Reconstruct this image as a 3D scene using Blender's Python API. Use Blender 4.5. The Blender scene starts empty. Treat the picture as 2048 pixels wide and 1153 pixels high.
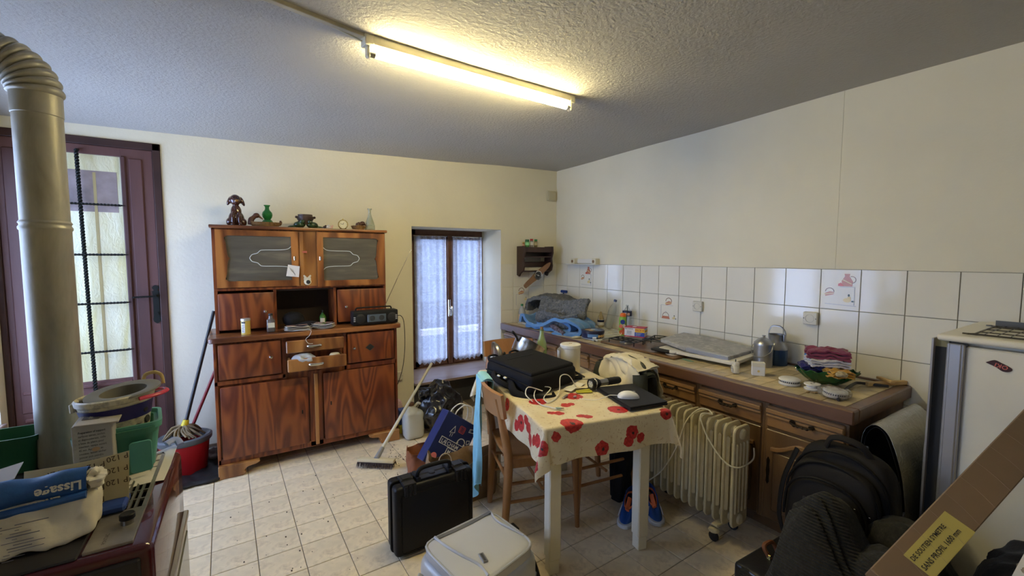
import bpy, bmesh, math, random
from mathutils import Vector, Matrix, noise, Euler
random.seed(7)
R = math.radians
S = bpy.context.scene
COL = S.collection
V = Vector

EXPO = 1.97
SKY = 4.6
TUBEW = 38.5
# ------------------------------------------------------------------ camera, world, lights, exposure
H = 1.5
cam_d = bpy.data.cameras.new('camera'); cam = bpy.data.objects.new('camera', cam_d); COL.objects.link(cam)
cam_d.sensor_width = 36.0; cam_d.sensor_fit = 'HORIZONTAL'; cam_d.lens = 861.3 / 2048 * 36; cam_d.clip_start = 0.02
cam.location = (0, 0, H)
_y, _p, _r = R(32.314), R(4.0625), R(.077)
_rt = V((math.cos(_y), -math.sin(_y), 0)); _f = V((math.sin(_y)*math.cos(_p), math.cos(_y)*math.cos(_p), -math.sin(_p))); _u = _rt.cross(_f)
_r2 = _rt*math.cos(_r) + _u*math.sin(_r); _u2 = -_rt*math.sin(_r) + _u*math.cos(_r)
cam.matrix_world = Matrix(((_r2.x, _u2.x, -_f.x, 0), (_r2.y, _u2.y, -_f.y, 0), (_r2.z, _u2.z, -_f.z, H), (0, 0, 0, 1)))
S.camera = cam
S.view_settings.view_transform = 'Standard'; S.view_settings.look = 'None'
S.view_settings.gamma = 1.0; S.view_settings.use_curve_mapping = False
S.view_settings.exposure = EXPO

w = bpy.data.worlds.new('sky'); S.world = w; w.use_nodes = True
bg = w.node_tree.nodes['Background']
bg.inputs[0].default_value = (0.45, 0.61, 1.0, 1); bg.inputs[1].default_value = SKY

def area(name, loc, rot, sx, sy, power, col, portal=False):
    l = bpy.data.lights.new(name, 'AREA'); l.shape = 'RECTANGLE'; l.size = sx; l.size_y = sy
    l.energy = power; l.color = col
    o = bpy.data.objects.new(name, l); COL.objects.link(o); o.location = loc; o.rotation_euler = rot
    if portal: l.cycles.is_portal = True
    return o
# sky portals in the window openings (they only guide the sampling of the sky)
area('portal_back', (1.95, 4.60, 1.03), (R(-90), 0, 0), 1.0, 1.5, 1, (1, 1, 1), True)
area('portal_left', (-1.42, 2.98, 1.28), (0, R(-90), 0), 1.6, 1.7, 1, (1, 1, 1), True)

area('portal_near', (-1.42, 0.55, 1.35), (0, R(-90), 0), .9, .45, 1, (1, 1, 1), True)

# ------------------------------------------------------------------ materials
MATS = {}
def ramp(nt, stops, fac):
    n = nt.nodes.new('ShaderNodeValToRGB'); cr = n.color_ramp
    while len(cr.elements) > 1: cr.elements.remove(cr.elements[-1])
    cr.elements[0].position = stops[0][0]; cr.elements[0].color = (*stops[0][1], 1)
    for p, c in stops[1:]:
        e = cr.elements.new(p); e.color = (*c, 1)
    nt.links.new(fac, n.inputs[0]); return n.outputs[0]
def coords(nt, kind='Object', scale=(1, 1, 1), rot=(0, 0, 0)):
    tc = nt.nodes.new('ShaderNodeTexCoord'); mp = nt.nodes.new('ShaderNodeMapping')
    mp.inputs['Scale'].default_value = scale; mp.inputs['Rotation'].default_value = rot
    nt.links.new(tc.outputs[kind], mp.inputs[0]); return mp.outputs[0]
def noise_n(nt, vec, scale, detail=3, rough=.5, dist=0):
    n = nt.nodes.new('ShaderNodeTexNoise'); n.inputs['Scale'].default_value = scale
    n.inputs['Detail'].default_value = detail; n.inputs['Roughness'].default_value = rough; n.inputs['Distortion'].default_value = dist
    nt.links.new(vec, n.inputs['Vector']); return n.outputs[0]
def math_n(nt, op, a, b=None, c=None):
    n = nt.nodes.new('ShaderNodeMath'); n.operation = op
    for i, x in enumerate((a, b, c)):
        if x is None: continue
        if isinstance(x, (int, float)): n.inputs[i].default_value = x
        else: nt.links.new(x, n.inputs[i])
    return n.outputs[0]
def mixc(nt, fac, a, b, mode='MIX'):
    n = nt.nodes.new('ShaderNodeMix'); n.data_type = 'RGBA'; n.blend_type = mode
    for s, x in ((n.inputs[0], fac), (n.inputs[6], a), (n.inputs[7], b)):
        if isinstance(x, (int, float)): s.default_value = x
        elif isinstance(x, tuple): s.default_value = (*x, 1)
        else: nt.links.new(x, s)
    return n.outputs[2]
def newmat(name):
    m = bpy.data.materials.new(name); m.use_nodes = True
    return m, m.node_tree, m.node_tree.nodes['Principled BSDF']
def bump(nt, b, h, strength=.3, dist=.01):
    n = nt.nodes.new('ShaderNodeBump'); n.inputs['Strength'].default_value = strength; n.inputs['Distance'].default_value = dist
    nt.links.new(h, n.inputs['Height']); nt.links.new(n.outputs[0], b.inputs['Normal'])
def mat(name, col, rough=.6, metal=0, var=0.0, vs=6, bs=0, bscale=60, bd=.004, trans=0, ior=1.45, coat=0, sheen=0, emit=None, es=0, alpha=1, rnd=0.0, dirt=None, dscale=4):
    if name in MATS: return MATS[name]
    m, nt, b = newmat(name)
    b.inputs['Base Color'].default_value = (*col, 1); b.inputs['Roughness'].default_value = rough; b.inputs['Metallic'].default_value = metal
    b.inputs['Transmission Weight'].default_value = trans; b.inputs['IOR'].default_value = ior
    b.inputs['Coat Weight'].default_value = coat; b.inputs['Sheen Weight'].default_value = sheen
    b.inputs['Alpha'].default_value = alpha
    c = None
    if var or bs or dirt or rnd: vec = coords(nt)
    if var:
        n = noise_n(nt, vec, vs, 4)
        lo = tuple(max(0, x*(1-var)) for x in col); hi = tuple(min(1, x*(1+var)) for x in col)
        c = ramp(nt, [(.3, lo), (.7, hi)], n)
    if dirt:
        n = noise_n(nt, vec, dscale, 5, .65)
        f = ramp(nt, [(.50, (0, 0, 0)), (.68, (1, 1, 1))], n)
        c = mixc(nt, f, c if c is not None else col, dirt)
    if rnd:
        oi = nt.nodes.new('ShaderNodeObjectInfo')
        k = math_n(nt, 'MULTIPLY_ADD', oi.outputs['Random'], 2*rnd, 1-rnd)
        n = nt.nodes.new('ShaderNodeVectorMath'); n.operation = 'SCALE'
        if c is None: n.inputs[0].default_value = col
        else: nt.links.new(c, n.inputs[0])
        nt.links.new(k, n.inputs['Scale']); c = n.outputs[0]
    if c is not None: nt.links.new(c, b.inputs['Base Color'])
    if bs: bump(nt, b, noise_n(nt, vec, bscale, 4, .6), bs, bd)
    if emit: b.inputs['Emission Color'].default_value = (*emit, 1); b.inputs['Emission Strength'].default_value = es
    MATS[name] = m; return m
def wood(name, dark, mid, light, stretch=(7, 7, 1.1), rings=26, rough=.38, coat=.25, amp=1.0, rnd=True):
    if name in MATS: return MATS[name]
    m, nt, b = newmat(name)
    vec = coords(nt, 'Object', stretch)
    if rnd:
        oi = nt.nodes.new('ShaderNodeObjectInfo'); ad = nt.nodes.new('ShaderNodeVectorMath'); ad.operation = 'ADD'
        cb = nt.nodes.new('ShaderNodeCombineXYZ'); k = math_n(nt, 'MULTIPLY', oi.outputs['Random'], 37.0)
        nt.links.new(k, cb.inputs[0]); nt.links.new(k, cb.inputs[2])
        nt.links.new(vec, ad.inputs[0]); nt.links.new(cb.outputs[0], ad.inputs[1]); vec = ad.outputs[0]
    n = noise_n(nt, vec, .55, 2, .45, .6)
    s = math_n(nt, 'SINE', math_n(nt, 'MULTIPLY', n, rings*amp))
    f = math_n(nt, 'MULTIPLY_ADD', s, .5, .5)
    fine = noise_n(nt, vec, 14, 3, .6)
    f = math_n(nt, 'ADD', math_n(nt, 'MULTIPLY', f, .75), math_n(nt, 'MULTIPLY', fine, .3))
    c = ramp(nt, [(.18, light), (.5, mid), (.92, dark)], f)
    nt.links.new(c, b.inputs['Base Color'])
    b.inputs['Roughness'].default_value = rough; b.inputs['Coat Weight'].default_value = coat; b.inputs['Coat Roughness'].default_value = .25
    bump(nt, b, fine, .08, .002)
    MATS[name] = m; return m
def glassmat(name, col=(1, 1, 1), alpha=.12, rough=.02, gloss=.25):
    """cheap thin glass: mostly transparent with a glossy film"""
    if name in MATS: return MATS[name]
    m, nt, b = newmat(name)
    out = nt.nodes['Material Output']; nt.nodes.remove(b)
    t = nt.nodes.new('ShaderNodeBsdfTransparent'); t.inputs[0].default_value = (*[1-(1-c)*.8 for c in col], 1)
    g = nt.nodes.new('ShaderNodeBsdfGlossy'); g.inputs['Roughness'].default_value = rough
    d = nt.nodes.new('ShaderNodeBsdfDiffuse'); d.inputs[0].default_value = (*col, 1)
    lw = nt.nodes.new('ShaderNodeLayerWeight'); lw.inputs[0].default_value = gloss
    m1 = nt.nodes.new('ShaderNodeMixShader'); m1.inputs[0].default_value = alpha
    nt.links.new(t.outputs[0], m1.inputs[1]); nt.links.new(d.outputs[0], m1.inputs[2])
    m2 = nt.nodes.new('ShaderNodeMixShader'); nt.links.new(lw.outputs['Facing'], m2.inputs[0])
    nt.links.new(m1.outputs[0], m2.inputs[1]); nt.links.new(g.outputs[0], m2.inputs[2])
    k = math_n(nt, 'MULTIPLY', lw.outputs['Facing'], .55); nt.links.new(k, m2.inputs[0])
    nt.links.new(m2.outputs[0], out.inputs[0]); MATS[name] = m; return m

# ------------------------------------------------------------------ object helpers
ROOT = {}
def props(o, label=None, cat=None, group=None, kind=None):
    if label: o['label'] = label
    if cat: o['category'] = cat
    if group: o['group'] = group
    if kind: o['kind'] = kind
    return o
def thing(name, label, cat, loc, rz=0, group=None):
    o = bpy.data.objects.new(name, None); COL.objects.link(o); o.empty_display_size = .05
    o.location = loc; o.rotation_euler = (0, 0, rz)
    ROOT[o.name] = Matrix.Translation(loc) @ Matrix.Rotation(rz, 4, 'Z')
    return props(o, label, cat, group)
def mesh_of(name, bm, m, smooth):
    me = bpy.data.meshes.new(name); bm.to_mesh(me); bm.free()
    ms = m if isinstance(m, (list, tuple)) else [m]
    for x in ms: me.materials.append(x)
    if smooth:
        for p in me.polygons: p.use_smooth = True
        me.set_sharp_from_angle(angle=R(smooth))
    return me
def obj(name, bm, m, parent=None, smooth=35, label=None, kind=None, mods=None):
    """bm is in world space; a child is moved into its thing's frame"""
    if parent is not None:
        bm.transform(ROOT[parent.name].inverted())
        o = bpy.data.objects.new(name, mesh_of(name, bm, m, smooth)); COL.objects.link(o); o.parent = parent
        ROOT[o.name] = ROOT[parent.name]
    else:
        lo = V((1e9,)*3); hi = V((-1e9,)*3)
        for v in bm.verts:
            for i in range(3): lo[i] = min(lo[i], v.co[i]); hi[i] = max(hi[i], v.co[i])
        base = V(((lo.x+hi.x)/2, (lo.y+hi.y)/2, lo.z))
        bm.transform(Matrix.Translation(-base))
        o = bpy.data.objects.new(name, mesh_of(name, bm, m, smooth)); COL.objects.link(o); o.location = base
        ROOT[o.name] = Matrix.Translation(base)
    props(o, label=label, kind=kind)
    return o
def solo(name, bm, m, label, cat, group=None, smooth=35, kind=None):
    return props(obj(name, bm, m, None, smooth), label, cat, group, kind)
def inst(name, me, parent, wmat, label=None):
    o = bpy.data.objects.new(name, me); COL.objects.link(o)
    if parent is not None: o.parent = parent; o.matrix_local = ROOT[parent.name].inverted() @ wmat
    else: o.matrix_world = wmat
    ROOT[o.name] = wmat
    if label: o['label'] = label
    return o
def struct(name, bm, m, smooth=0): return props(obj(name, bm, m, None, smooth), kind='structure')
def B(): return bmesh.new()
def Fm(loc, rz=0, rx=0, ry=0): return Matrix.Translation(loc) @ Euler((rx, ry, rz), 'XYZ').to_matrix().to_4x4()
def frame(o, x, y):
    x = V(x).normalized(); z = x.cross(V(y)).normalized(); y = z.cross(x)
    return Matrix(((x.x, y.x, z.x, o[0]), (x.y, y.y, z.y, o[1]), (x.z, y.z, z.z, o[2]), (0, 0, 0, 1)))
def merge(bm, t, M=None):
    me = bpy.data.meshes.new('t'); t.to_mesh(me); t.free()
    if M is not None: me.transform(M)
    bm.from_mesh(me); bpy.data.meshes.remove(me)
def box(bm, x0, x1, y0, y1, z0, z1, bev=0, M=None, seg=1):
    t = bmesh.new(); bmesh.ops.create_cube(t, size=1)
    for v in t.verts: v.co = V((x0+(v.co.x+.5)*(x1-x0), y0+(v.co.y+.5)*(y1-y0), z0+(v.co.z+.5)*(z1-z0)))
    if bev: bmesh.ops.bevel(t, geom=list(t.edges), offset=bev, segments=seg, affect='EDGES', profile=.5)
    merge(bm, t, M); return bm
def lathe(bm, prof, n=24, M=None, sx=1, sy=1, a0=0, a1=2*math.pi):
    t = bmesh.new(); rows = []; full = abs(a1-a0-2*math.pi) < 1e-6; k = n if full else n+1
    for r, z in prof:
        if r < 1e-6: rows.append([t.verts.new((0, 0, z))])
        else: rows.append([t.verts.new((r*math.cos(a0+(a1-a0)*i/n)*sx, r*math.sin(a0+(a1-a0)*i/n)*sy, z)) for i in range(k)])
    for a, b in zip(rows, rows[1:]):
        for i in range(n):
            j = (i+1) % k if full else i+1
            if len(a) == 1 and len(b) == 1: continue
            if len(a) == 1: t.faces.new((a[0], b[j], b[i]))
            elif len(b) == 1: t.faces.new((a[i], a[j], b[0]))
            else: t.faces.new((a[i], a[j], b[j], b[i]))
    bmesh.ops.recalc_face_normals(t, faces=t.faces)
    merge(bm, t, M); return bm
def cyl(bm, p0, p1, r0, r1=None, n=12, bev=0):
    p0, p1 = V(p0), V(p1); r1 = r0 if r1 is None else r1
    d = p1-p0; L = d.length
    q = d.to_track_quat('Z', 'Y').to_matrix().to_4x4()
    pr = [(0, 0), (r0-bev, 0), (r0, bev), (r1, L-bev), (r1-bev, L), (0, L)] if bev else [(0, 0), (r0, 0), (r1, L), (0, L)]
    return lathe(bm, pr, n, Matrix.Translation(p0) @ q)
def spline(pts, k=6):
    pts = [V(p) for p in pts]; P = [pts[0]]+pts+[pts[-1]]; out = []
    for i in range(1, len(P)-2):
        for j in range(k):
            t = j/k; a, b, c, d = P[i-1], P[i], P[i+1], P[i+2]
            out.append(.5*((2*b)+(c-a)*t+(2*a-5*b+4*c-d)*t*t+(3*b-a-3*c+d)*t**3))
    out.append(pts[-1]); return out
def tube(bm, pts, r, n=8, k=6, cap=True, rr=None, flat=None):
    P = spline(pts, k) if k > 1 else [V(p) for p in pts]
    t = bmesh.new(); rings = []; up = V((0, 0, 1)); prev = None
    for i, p in enumerate(P):
        d = (P[min(i+1, len(P)-1)]-P[max(i-1, 0)])
        d = d.normalized() if d.length > 1e-9 else V((0, 0, 1))
        if prev is None: x = d.orthogonal().normalized()
        else: x = (prev-d*prev.dot(d)); x = x.normalized() if x.length > 1e-6 else d.orthogonal().normalized()
        y = d.cross(x); prev = x; q = r if rr is None else rr(i/(len(P)-1))
        rings.append([t.verts.new(p+q*(math.cos(2*math.pi*j/n)*x+math.sin(2*math.pi*j/n)*y*(flat or 1))) for j in range(n)])
    for a, b in zip(rings, rings[1:]):
        for i in range(n): t.faces.new((a[i], a[(i+1) % n], b[(i+1) % n], b[i]))
    if cap: t.faces.new(rings[0][::-1]); t.faces.new(rings[-1])
    bmesh.ops.recalc_face_normals(t, faces=t.faces)
    merge(bm, t); return bm
def prism(bm, poly, h, M=None, bev=0):
    """poly in local xy, extruded along local z"""
    t = bmesh.new(); vs = [t.verts.new((x, y, 0)) for x, y in poly]; f = t.faces.new(vs)
    g = bmesh.ops.extrude_face_region(t, geom=[f]); nv = [v for v in g['geom'] if isinstance(v, bmesh.types.BMVert)]
    for v in nv: v.co.z += h
    bmesh.ops.recalc_face_normals(t, faces=t.faces)
    if bev: bmesh.ops.bevel(t, geom=list(t.edges), offset=bev, segments=1, affect='EDGES')
    merge(bm, t, M); return bm
def rrect(w, h, r, n=4):
    out = []
    for cx, cy, a in ((w/2-r, h/2-r, 0), (-w/2+r, h/2-r, 90), (-w/2+r, -h/2+r, 180), (w/2-r, -h/2+r, 270)):
        for i in range(n+1): q = R(a+90*i/n); out.append((cx+r*math.cos(q), cy+r*math.sin(q)))
    return out
def shell(t, th):
    vs = list(t.verts); fs = list(t.faces); nv = {v: t.verts.new(v.co-v.normal*th) for v in vs}
    edges = [(e.verts[0], e.verts[1], e.link_faces[0]) for e in t.edges if len(e.link_faces) == 1]
    for f in fs: t.faces.new([nv[v] for v in reversed(f.verts)])
    for a, b, f in edges:
        l = [lp.vert for lp in f.loops]; i = l.index(a)
        if l[(i+1) % len(l)] is not b: a, b = b, a
        t.faces.new((b, a, nv[a], nv[b]))
def surf(bm, f, nu, nv, th=0, close_u=False, uvf=None):
    """grid surface f(u,v) -> Vector, optional thickness along the normals"""
    t = bmesh.new(); G = [[t.verts.new(f(i/nu, j/nv)) for j in range(nv+1)] for i in range(nu+(0 if close_u else 1))]
    uvl = t.loops.layers.uv.new('UVMap') if uvf else None
    n = len(G)
    for i in range(nu):
        for j in range(nv):
            i2 = (i+1) % n
            fc = t.faces.new((G[i][j], G[i2][j], G[i2][j+1], G[i][j+1]))
            if uvl:
                for lp, (a, b) in zip(fc.loops, ((i, j), (i+1, j), (i+1, j+1), (i, j+1))): lp[uvl].uv = uvf(a/nu, b/nv)
    if th:
        t.normal_update()
        shell(t, th)
    merge(bm, t); return bm
def ell(bm, c, r, sub=3, rot=None, f=None):
    t = bmesh.new(); bmesh.ops.create_icosphere(t, subdivisions=sub, radius=1)
    for v in t.verts:
        if f: v.co = f(v.co.copy())
        v.co = V((v.co.x*r[0], v.co.y*r[1], v.co.z*r[2]))
    M = Matrix.Translation(c) @ (Euler(rot, 'XYZ').to_matrix().to_4x4() if rot else Matrix())
    merge(bm, t, M); return bm
def remesh(o, vox):
    m = o.modifiers.new('r', 'REMESH'); m.mode = 'VOXEL'; m.voxel_size = vox; m.use_smooth_shade = True
    s = o.modifiers.new('s', 'SMOOTH'); s.factor = .6; s.iterations = 4
    return o
def fbm(p, o=3): return noise.fractal(p, 1.0, 2.0, o)
def ridge(p): return 1-abs(noise.noise(p))*2
def soft(bm, M, sx, sy, sz, e=3.0, sub=5, amp=.01, sc=6, rid=0, rsc=8, flatbase=True, seed=0, fn=None):
    """rounded crumpled box: superellipsoid with noise; local origin at base centre"""
    t = bmesh.new(); bmesh.ops.create_icosphere(t, subdivisions=sub, radius=1)
    off = V((seed*3.7, seed*1.3, seed*2.1))
    for v in t.verts:
        d = v.co.normalized(); k = (abs(d.x)**e+abs(d.y)**e+abs(d.z)**e)**(-1/e)
        p = V((d.x*k*sx/2, d.y*k*sy/2, d.z*k*sz/2))
        dd = amp*fbm(p*sc+off)
        if rid: dd += rid*(ridge(p*rsc+off)-.5)
        p += d*dd
        if fn: p = fn(p)
        if flatbase: p.z = max(p.z, -sz/2)
        v.co = p+V((0, 0, sz/2))
    merge(bm, t, M); return bm
_txt = {}
def text(body, size, M, m, parent, name='lettering', th=0.0, align='LEFT', label=None, shear=0, sx=1.0, bold=0):
    key = (body, align, bold)
    if key not in _txt:
        c = bpy.data.curves.new('t', 'FONT'); c.body = body; c.resolution_u = 2; c.align_x = align; c.offset = bold
        o = bpy.data.objects.new('t', c); COL.objects.link(o)
        dg = bpy.context.evaluated_depsgraph_get()
        me = bpy.data.meshes.new_from_object(o.evaluated_get(dg)); bpy.data.objects.remove(o); _txt[key] = me
    bm = B(); bm.from_mesh(_txt[key])
    for v in bm.verts: v.co = V((v.co.x*size*sx, v.co.y*size, 0.0006))
    bm.transform(M)
    return obj(name, bm, m, parent, 0, label)
def bez2(pts, k=6): return [(p.x, p.y) for p in spline([(a, b, 0) for a, b in pts], k)]

# ------------------------------------------------------------------ materials of the room
PLASTER = mat('plaster', (.76, .715, .555), .85, bs=.25, bscale=45, bd=.004, var=.04, vs=2)
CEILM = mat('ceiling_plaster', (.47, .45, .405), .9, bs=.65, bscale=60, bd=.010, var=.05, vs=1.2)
GROUT = mat('grout', (.42, .38, .28), .9)
GROUTF = mat('floor_grout', (.20, .16, .12), .9)
WTILE = mat('wall_tile', (.80, .77, .66), .09, rnd=.03, bs=.06, bscale=9, bd=.004)
FTILE = mat('floor_tile', (.76, .64, .44), .28, rnd=.05, var=.16, vs=8, bs=.1, bscale=30, dirt=(.56, .45, .30), dscale=11)
CTILE = mat('counter_tile', (.50, .40, .22), .35, rnd=.22, var=.2, vs=14)
DOORM = wood('door_wood', (.050, .019, .017), (.085, .033, .029), (.11, .045, .039), (5, 5, .6), 10, .55, .05)
DOORD = mat('door_frame_dark', (.045, .018, .014), .5, var=.3)
WINB = mat('window_brown', (.13, .06, .035), .5, var=.3, vs=12)
BLACK = mat('black_plastic', (.012, .012, .013), .45)
IRON = mat('black_iron', (.012, .015, .014), .4, metal=.4)
CHROME = mat('chrome', (.75, .73, .68), .18, metal=1)
STEEL = mat('steel', (.42, .42, .42), .32, metal=1, var=.12, vs=5)
WHITE = mat('white_plastic', (.72, .70, .64), .4)
PAPER = mat('paper', (.75, .73, .68), .8)
INK = mat('ink', (.03, .03, .03), .8)
GLASS = glassmat('clear_glass')

# ------------------------------------------------------------------ the room shell
BX, BY, LX = 3.089, 3.920, -1.26
fl = struct('floor', box(B(), LX-.2, BX+.2, -1.7, BY+.5, -.12, -.004), GROUTF)
tm = B(); box(tm, -.0955, .0955, -.0955, .0955, -.012, 0, .0015)
tme = mesh_of('tile', tm, FTILE, 0)
rest = B(); ca, sa = math.cos(.0259), math.sin(.0259); cnt = 0
for i in range(-9, 17):
    for j in range(-25, 7):
        a, b = (i+.5)*.1946, (j+.5)*.1946-.0
        x, y = .011+a*ca-b*sa, 2.974+a*sa+b*ca
        if not (LX+.06 < x < BX-.06 and -1.6 < y < BY-.02): continue
        if x > 2.5 and y > .7: continue
        M = Fm((x, y, 0), .0259)
        if y > .85 and x < 2.45 and not (x < -.3 and y < 1.85):
            inst('floor_tile', tme, fl, M); cnt += 1
        else: box(rest, -.0955, .0955, -.0955, .0955, -.012, 0, 0, M)
obj('floor_tiles_beyond', rest, FTILE, fl, 0, kind='stuff')

wb = B()
box(wb, -.44, 1.37, BY, BY+.48, 0, 2.7); box(wb, 2.34, BX+.2, BY, BY+.48, 0, 2.7)
box(wb, 1.37, 2.34, BY, BY+.48, 1.79, 2.7); box(wb, LX-.2, -.44, BY, BY+.48, 2.28, 2.7)
wall_back = struct('wall_back', wb, PLASTER)
wr = B(); box(wr, BX, BX+.2, -1.7, BY+.1, -.1, 2.7); wall_right = struct('wall_right', wr, GROUT)
up = B(); box(up, BX-.012, BX+.001, 1.1703, BY, 1.431, 2.7, .001); box(up, BX-.012, BX+.001, -1.7, 1.1697, 1.431, 2.7, .001)
struct('wall_right_plaster', up, PLASTER)
wl = B()
def wall_hole(bm, y0, y1, z0, z1, holes):
    ys = y0
    for a, b, c, d in holes:
        box(bm, LX-.3, LX, ys, a, z0, z1); box(bm, LX-.3, LX, a, b, z0, c); box(bm, LX-.3, LX, a, b, d, z1); ys = b
    box(bm, LX-.3, LX, ys, y1, z0, z1)
wall_hole(wl, -1.7, BY+.1, -.1, 2.7, [(.35, .75, .90, 1.8), (2.12, 3.82, .48, 2.08)])
wall_left = struct('wall_left', wl, PLASTER)
struct('wall_rear', box(B(), LX-.3, BX+.2, -1.9, -1.7, -.1, 2.7), PLASTER)
def ceil_z(x, y):
    z = 2.385+.020*(x+1.25)+.006*(3.9-y)
    z -= .035*math.exp(-((y-BY)/.22)**2)*max(0, min(1, (2.3-x)/1.5))
    z += .012*noise.noise(V((x*.9, y*.9, 0)))
    return z
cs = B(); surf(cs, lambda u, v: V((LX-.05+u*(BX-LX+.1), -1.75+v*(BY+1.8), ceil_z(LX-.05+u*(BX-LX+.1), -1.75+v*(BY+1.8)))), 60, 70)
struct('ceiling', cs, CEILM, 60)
struct('roof_slab', box(B(), LX-.3, BX+.2, -1.9, BY+.5, 2.6, 2.75), PLASTER)

# wall tiles
TG = .0035
wt = B(); box(wt, -.006, 0, -.1031+TG/2, .1031-TG/2, -.124+TG/2, .124-TG/2, .0012); wtm = mesh_of('tile', wt, WTILE, 0)
for i in range(-7, 14):
    for r in range(6):
        y = 2.483-.2063*(i+.5); z = 1.431-.248*(r+.5)
        if y > 3.86 or (r > 2 and y > .9) or (r == 5 and y > .9): continue
        inst('tile', wtm, wall_right, Fm((BX-.002, y, z)))
cut = B(); box(cut, -.006, 0, -.027, .027, -.1225, .1225, .001); cutm = mesh_of('tile', cut, WTILE, 0)
for r in range(3): inst('tile', cutm, wall_right, Fm((BX-.002, 3.892, 1.431-.248*(r+.5))))
for k, (x0, x1) in enumerate(((2.345, 2.49), (2.49, 2.695), (2.695, 2.90), (2.90, 3.08))):
    t = B(); box(t, -(x1-x0)/2+TG/2, (x1-x0)/2-TG/2, -.006, 0, -.124+TG/2, .124-TG/2, .0012); me = mesh_of('tile', t, WTILE, 0)
    for r in range(4): inst('tile', me, wall_back, Fm(((x0+x1)/2, BY-.001, 1.431-.248*(r+.5))))

# printed kitchen motifs on four decorated tiles
MO = [mat('print_%d' % i, c, .2) for i, c in enumerate(((.55, .22, .14), (.75, .62, .30), (.20, .12, .08), (.05, .08, .05), (.55, .55, .55), (.62, .10, .05)))]
def circ(cx, cy, rx, ry, n=12, a0=0): return [(cx+rx*math.cos(a0+2*math.pi*i/n), cy+ry*math.sin(a0+2*math.pi*i/n)) for i in range(n)]
def arcs(cx, cy, r, a0, a1, w, n=8):
    o = [(cx+r*math.cos(R(a0+(a1-a0)*i/n)), cy+r*math.sin(R(a0+(a1-a0)*i/n))) for i in range(n+1)]
    return o+[(cx+(r-w)*math.cos(R(a1-(a1-a0)*i/n)), cy+(r-w)*math.sin(R(a1-(a1-a0)*i/n))) for i in range(n+1)]
def decal(parent, M, shapes):
    bm = B()
    for k, (mi, poly) in enumerate(shapes):
        t = B(); prism(t, poly, .0004+.00015*k); 
        for f in t.faces: f.material_index = mi
        merge(bm, t)
    bm.transform(M); obj('tile_print', bm, MO, parent, 0)
def jug(cx, cy, s):
    return [(0, [(cx-.022*s, cy-.03*s), (cx+.028*s, cy-.03*s), (cx+.03*s, cy), (cx+.012*s, cy+.03*s), (cx+.014*s, cy+.045*s), (cx-.014*s, cy+.045*s), (cx-.012*s, cy+.03*s), (cx-.028*s, cy)]),
            (1, [(cx-.02*s, cy+.012*s), (cx+.024*s, cy-.012*s), (cx+.024*s, cy-.018*s), (cx-.022*s, cy+.006*s)]),
            (2, arcs(cx+.024*s, cy+.01*s, .022*s, -80, 110, .004*s)), (5, [(cx-.045*s, cy-.03*s), (cx-.015*s, cy-.03*s), (cx-.03*s, cy-.008*s), (cx-.044*s, cy-.016*s)])]
def kett(cx, cy, s):
    return [(0, [(cx-.024*s, cy-.018*s), (cx+.018*s, cy-.006*s), (cx+.022*s, cy+.008*s), (cx-.002*s, cy+.012*s), (cx-.028*s, cy)]), (1, [(cx-.03*s, cy-.01*s), (cx+.02*s, cy), (cx+.02*s, cy+.005*s), (cx-.03*s, cy-.003*s)]),
            (2, arcs(cx-.002*s, cy+.01*s, .025*s, 0, 180, .004*s))]
def pear(cx, cy, s): return [(1, circ(cx, cy, .02*s, .013*s)), (1, circ(cx+.01*s, cy+.012*s, .009*s, .014*s)), (3, circ(cx+.008*s, cy+.03*s, .005*s, .008*s)), (3, circ(cx+.03*s, cy-.005*s, .009*s, .005*s, 10, .5))]
def lid(cx, cy, s): return [(0, [(cx-.03*s, cy-.012*s), (cx+.03*s, cy-.012*s), (cx+.024*s, cy+.004*s), (cx-.024*s, cy+.004*s)]), (2, arcs(cx, cy+.004*s, .024*s, 0, 180, .003*s)), (4, circ(cx, cy+.03*s, .004*s, .004*s))]
def rline(a, b, wd=.0016):
    (x0, y0), (x1, y1) = a, b; d = math.hypot(x1-x0, y1-y0); nx, ny = -(y1-y0)/d*wd, (x1-x0)/d*wd
    return (4, [(x0-nx, y0-ny), (x1-nx, y1-ny), (x1+nx, y1+ny), (x0+nx, y0+ny)])
def MR(y, z): return frame((BX-.0079, y, z), (0, -1, 0), (0, 0, 1))
def MBk(x, z): return frame((x, BY-.0069, z), (1, 0, 0), (0, 0, 1))
yc = lambda i: 2.483-.2063*(i+.5)
scene1 = jug(.035, .052, 1.0)+kett(-.05, -.025, 1.0)+pear(.04, -.062, 1.0)+[rline((.0, .018), (.075, .018)), rline((.075, .018), (.075, -.09)), rline((-.075, -.09), (.085, -.095))]
decal(wall_right, MR(yc(6), 1.431-.124), scene1)
decal(wall_right, MR(yc(-5), 1.431-.124), scene1)
scene2 = kett(.01, .055, 1.3)+lid(-.02, -.065, 1.4)+pear(.06, -.07, .7)+[rline((-.07, .035), (.05, .035)), rline((-.07, .035), (-.07, -.08))]
decal(wall_right, MR(yc(0), 1.431-.372), scene2)
decal(wall_back, MBk(2.60, 1.431-.372), kett(.0, .06, 1.5)+pear(.05, -.02, .8)+[rline((-.07, .04), (.05, .04)), rline((-.07, .04), (-.07, -.08))])

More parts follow.
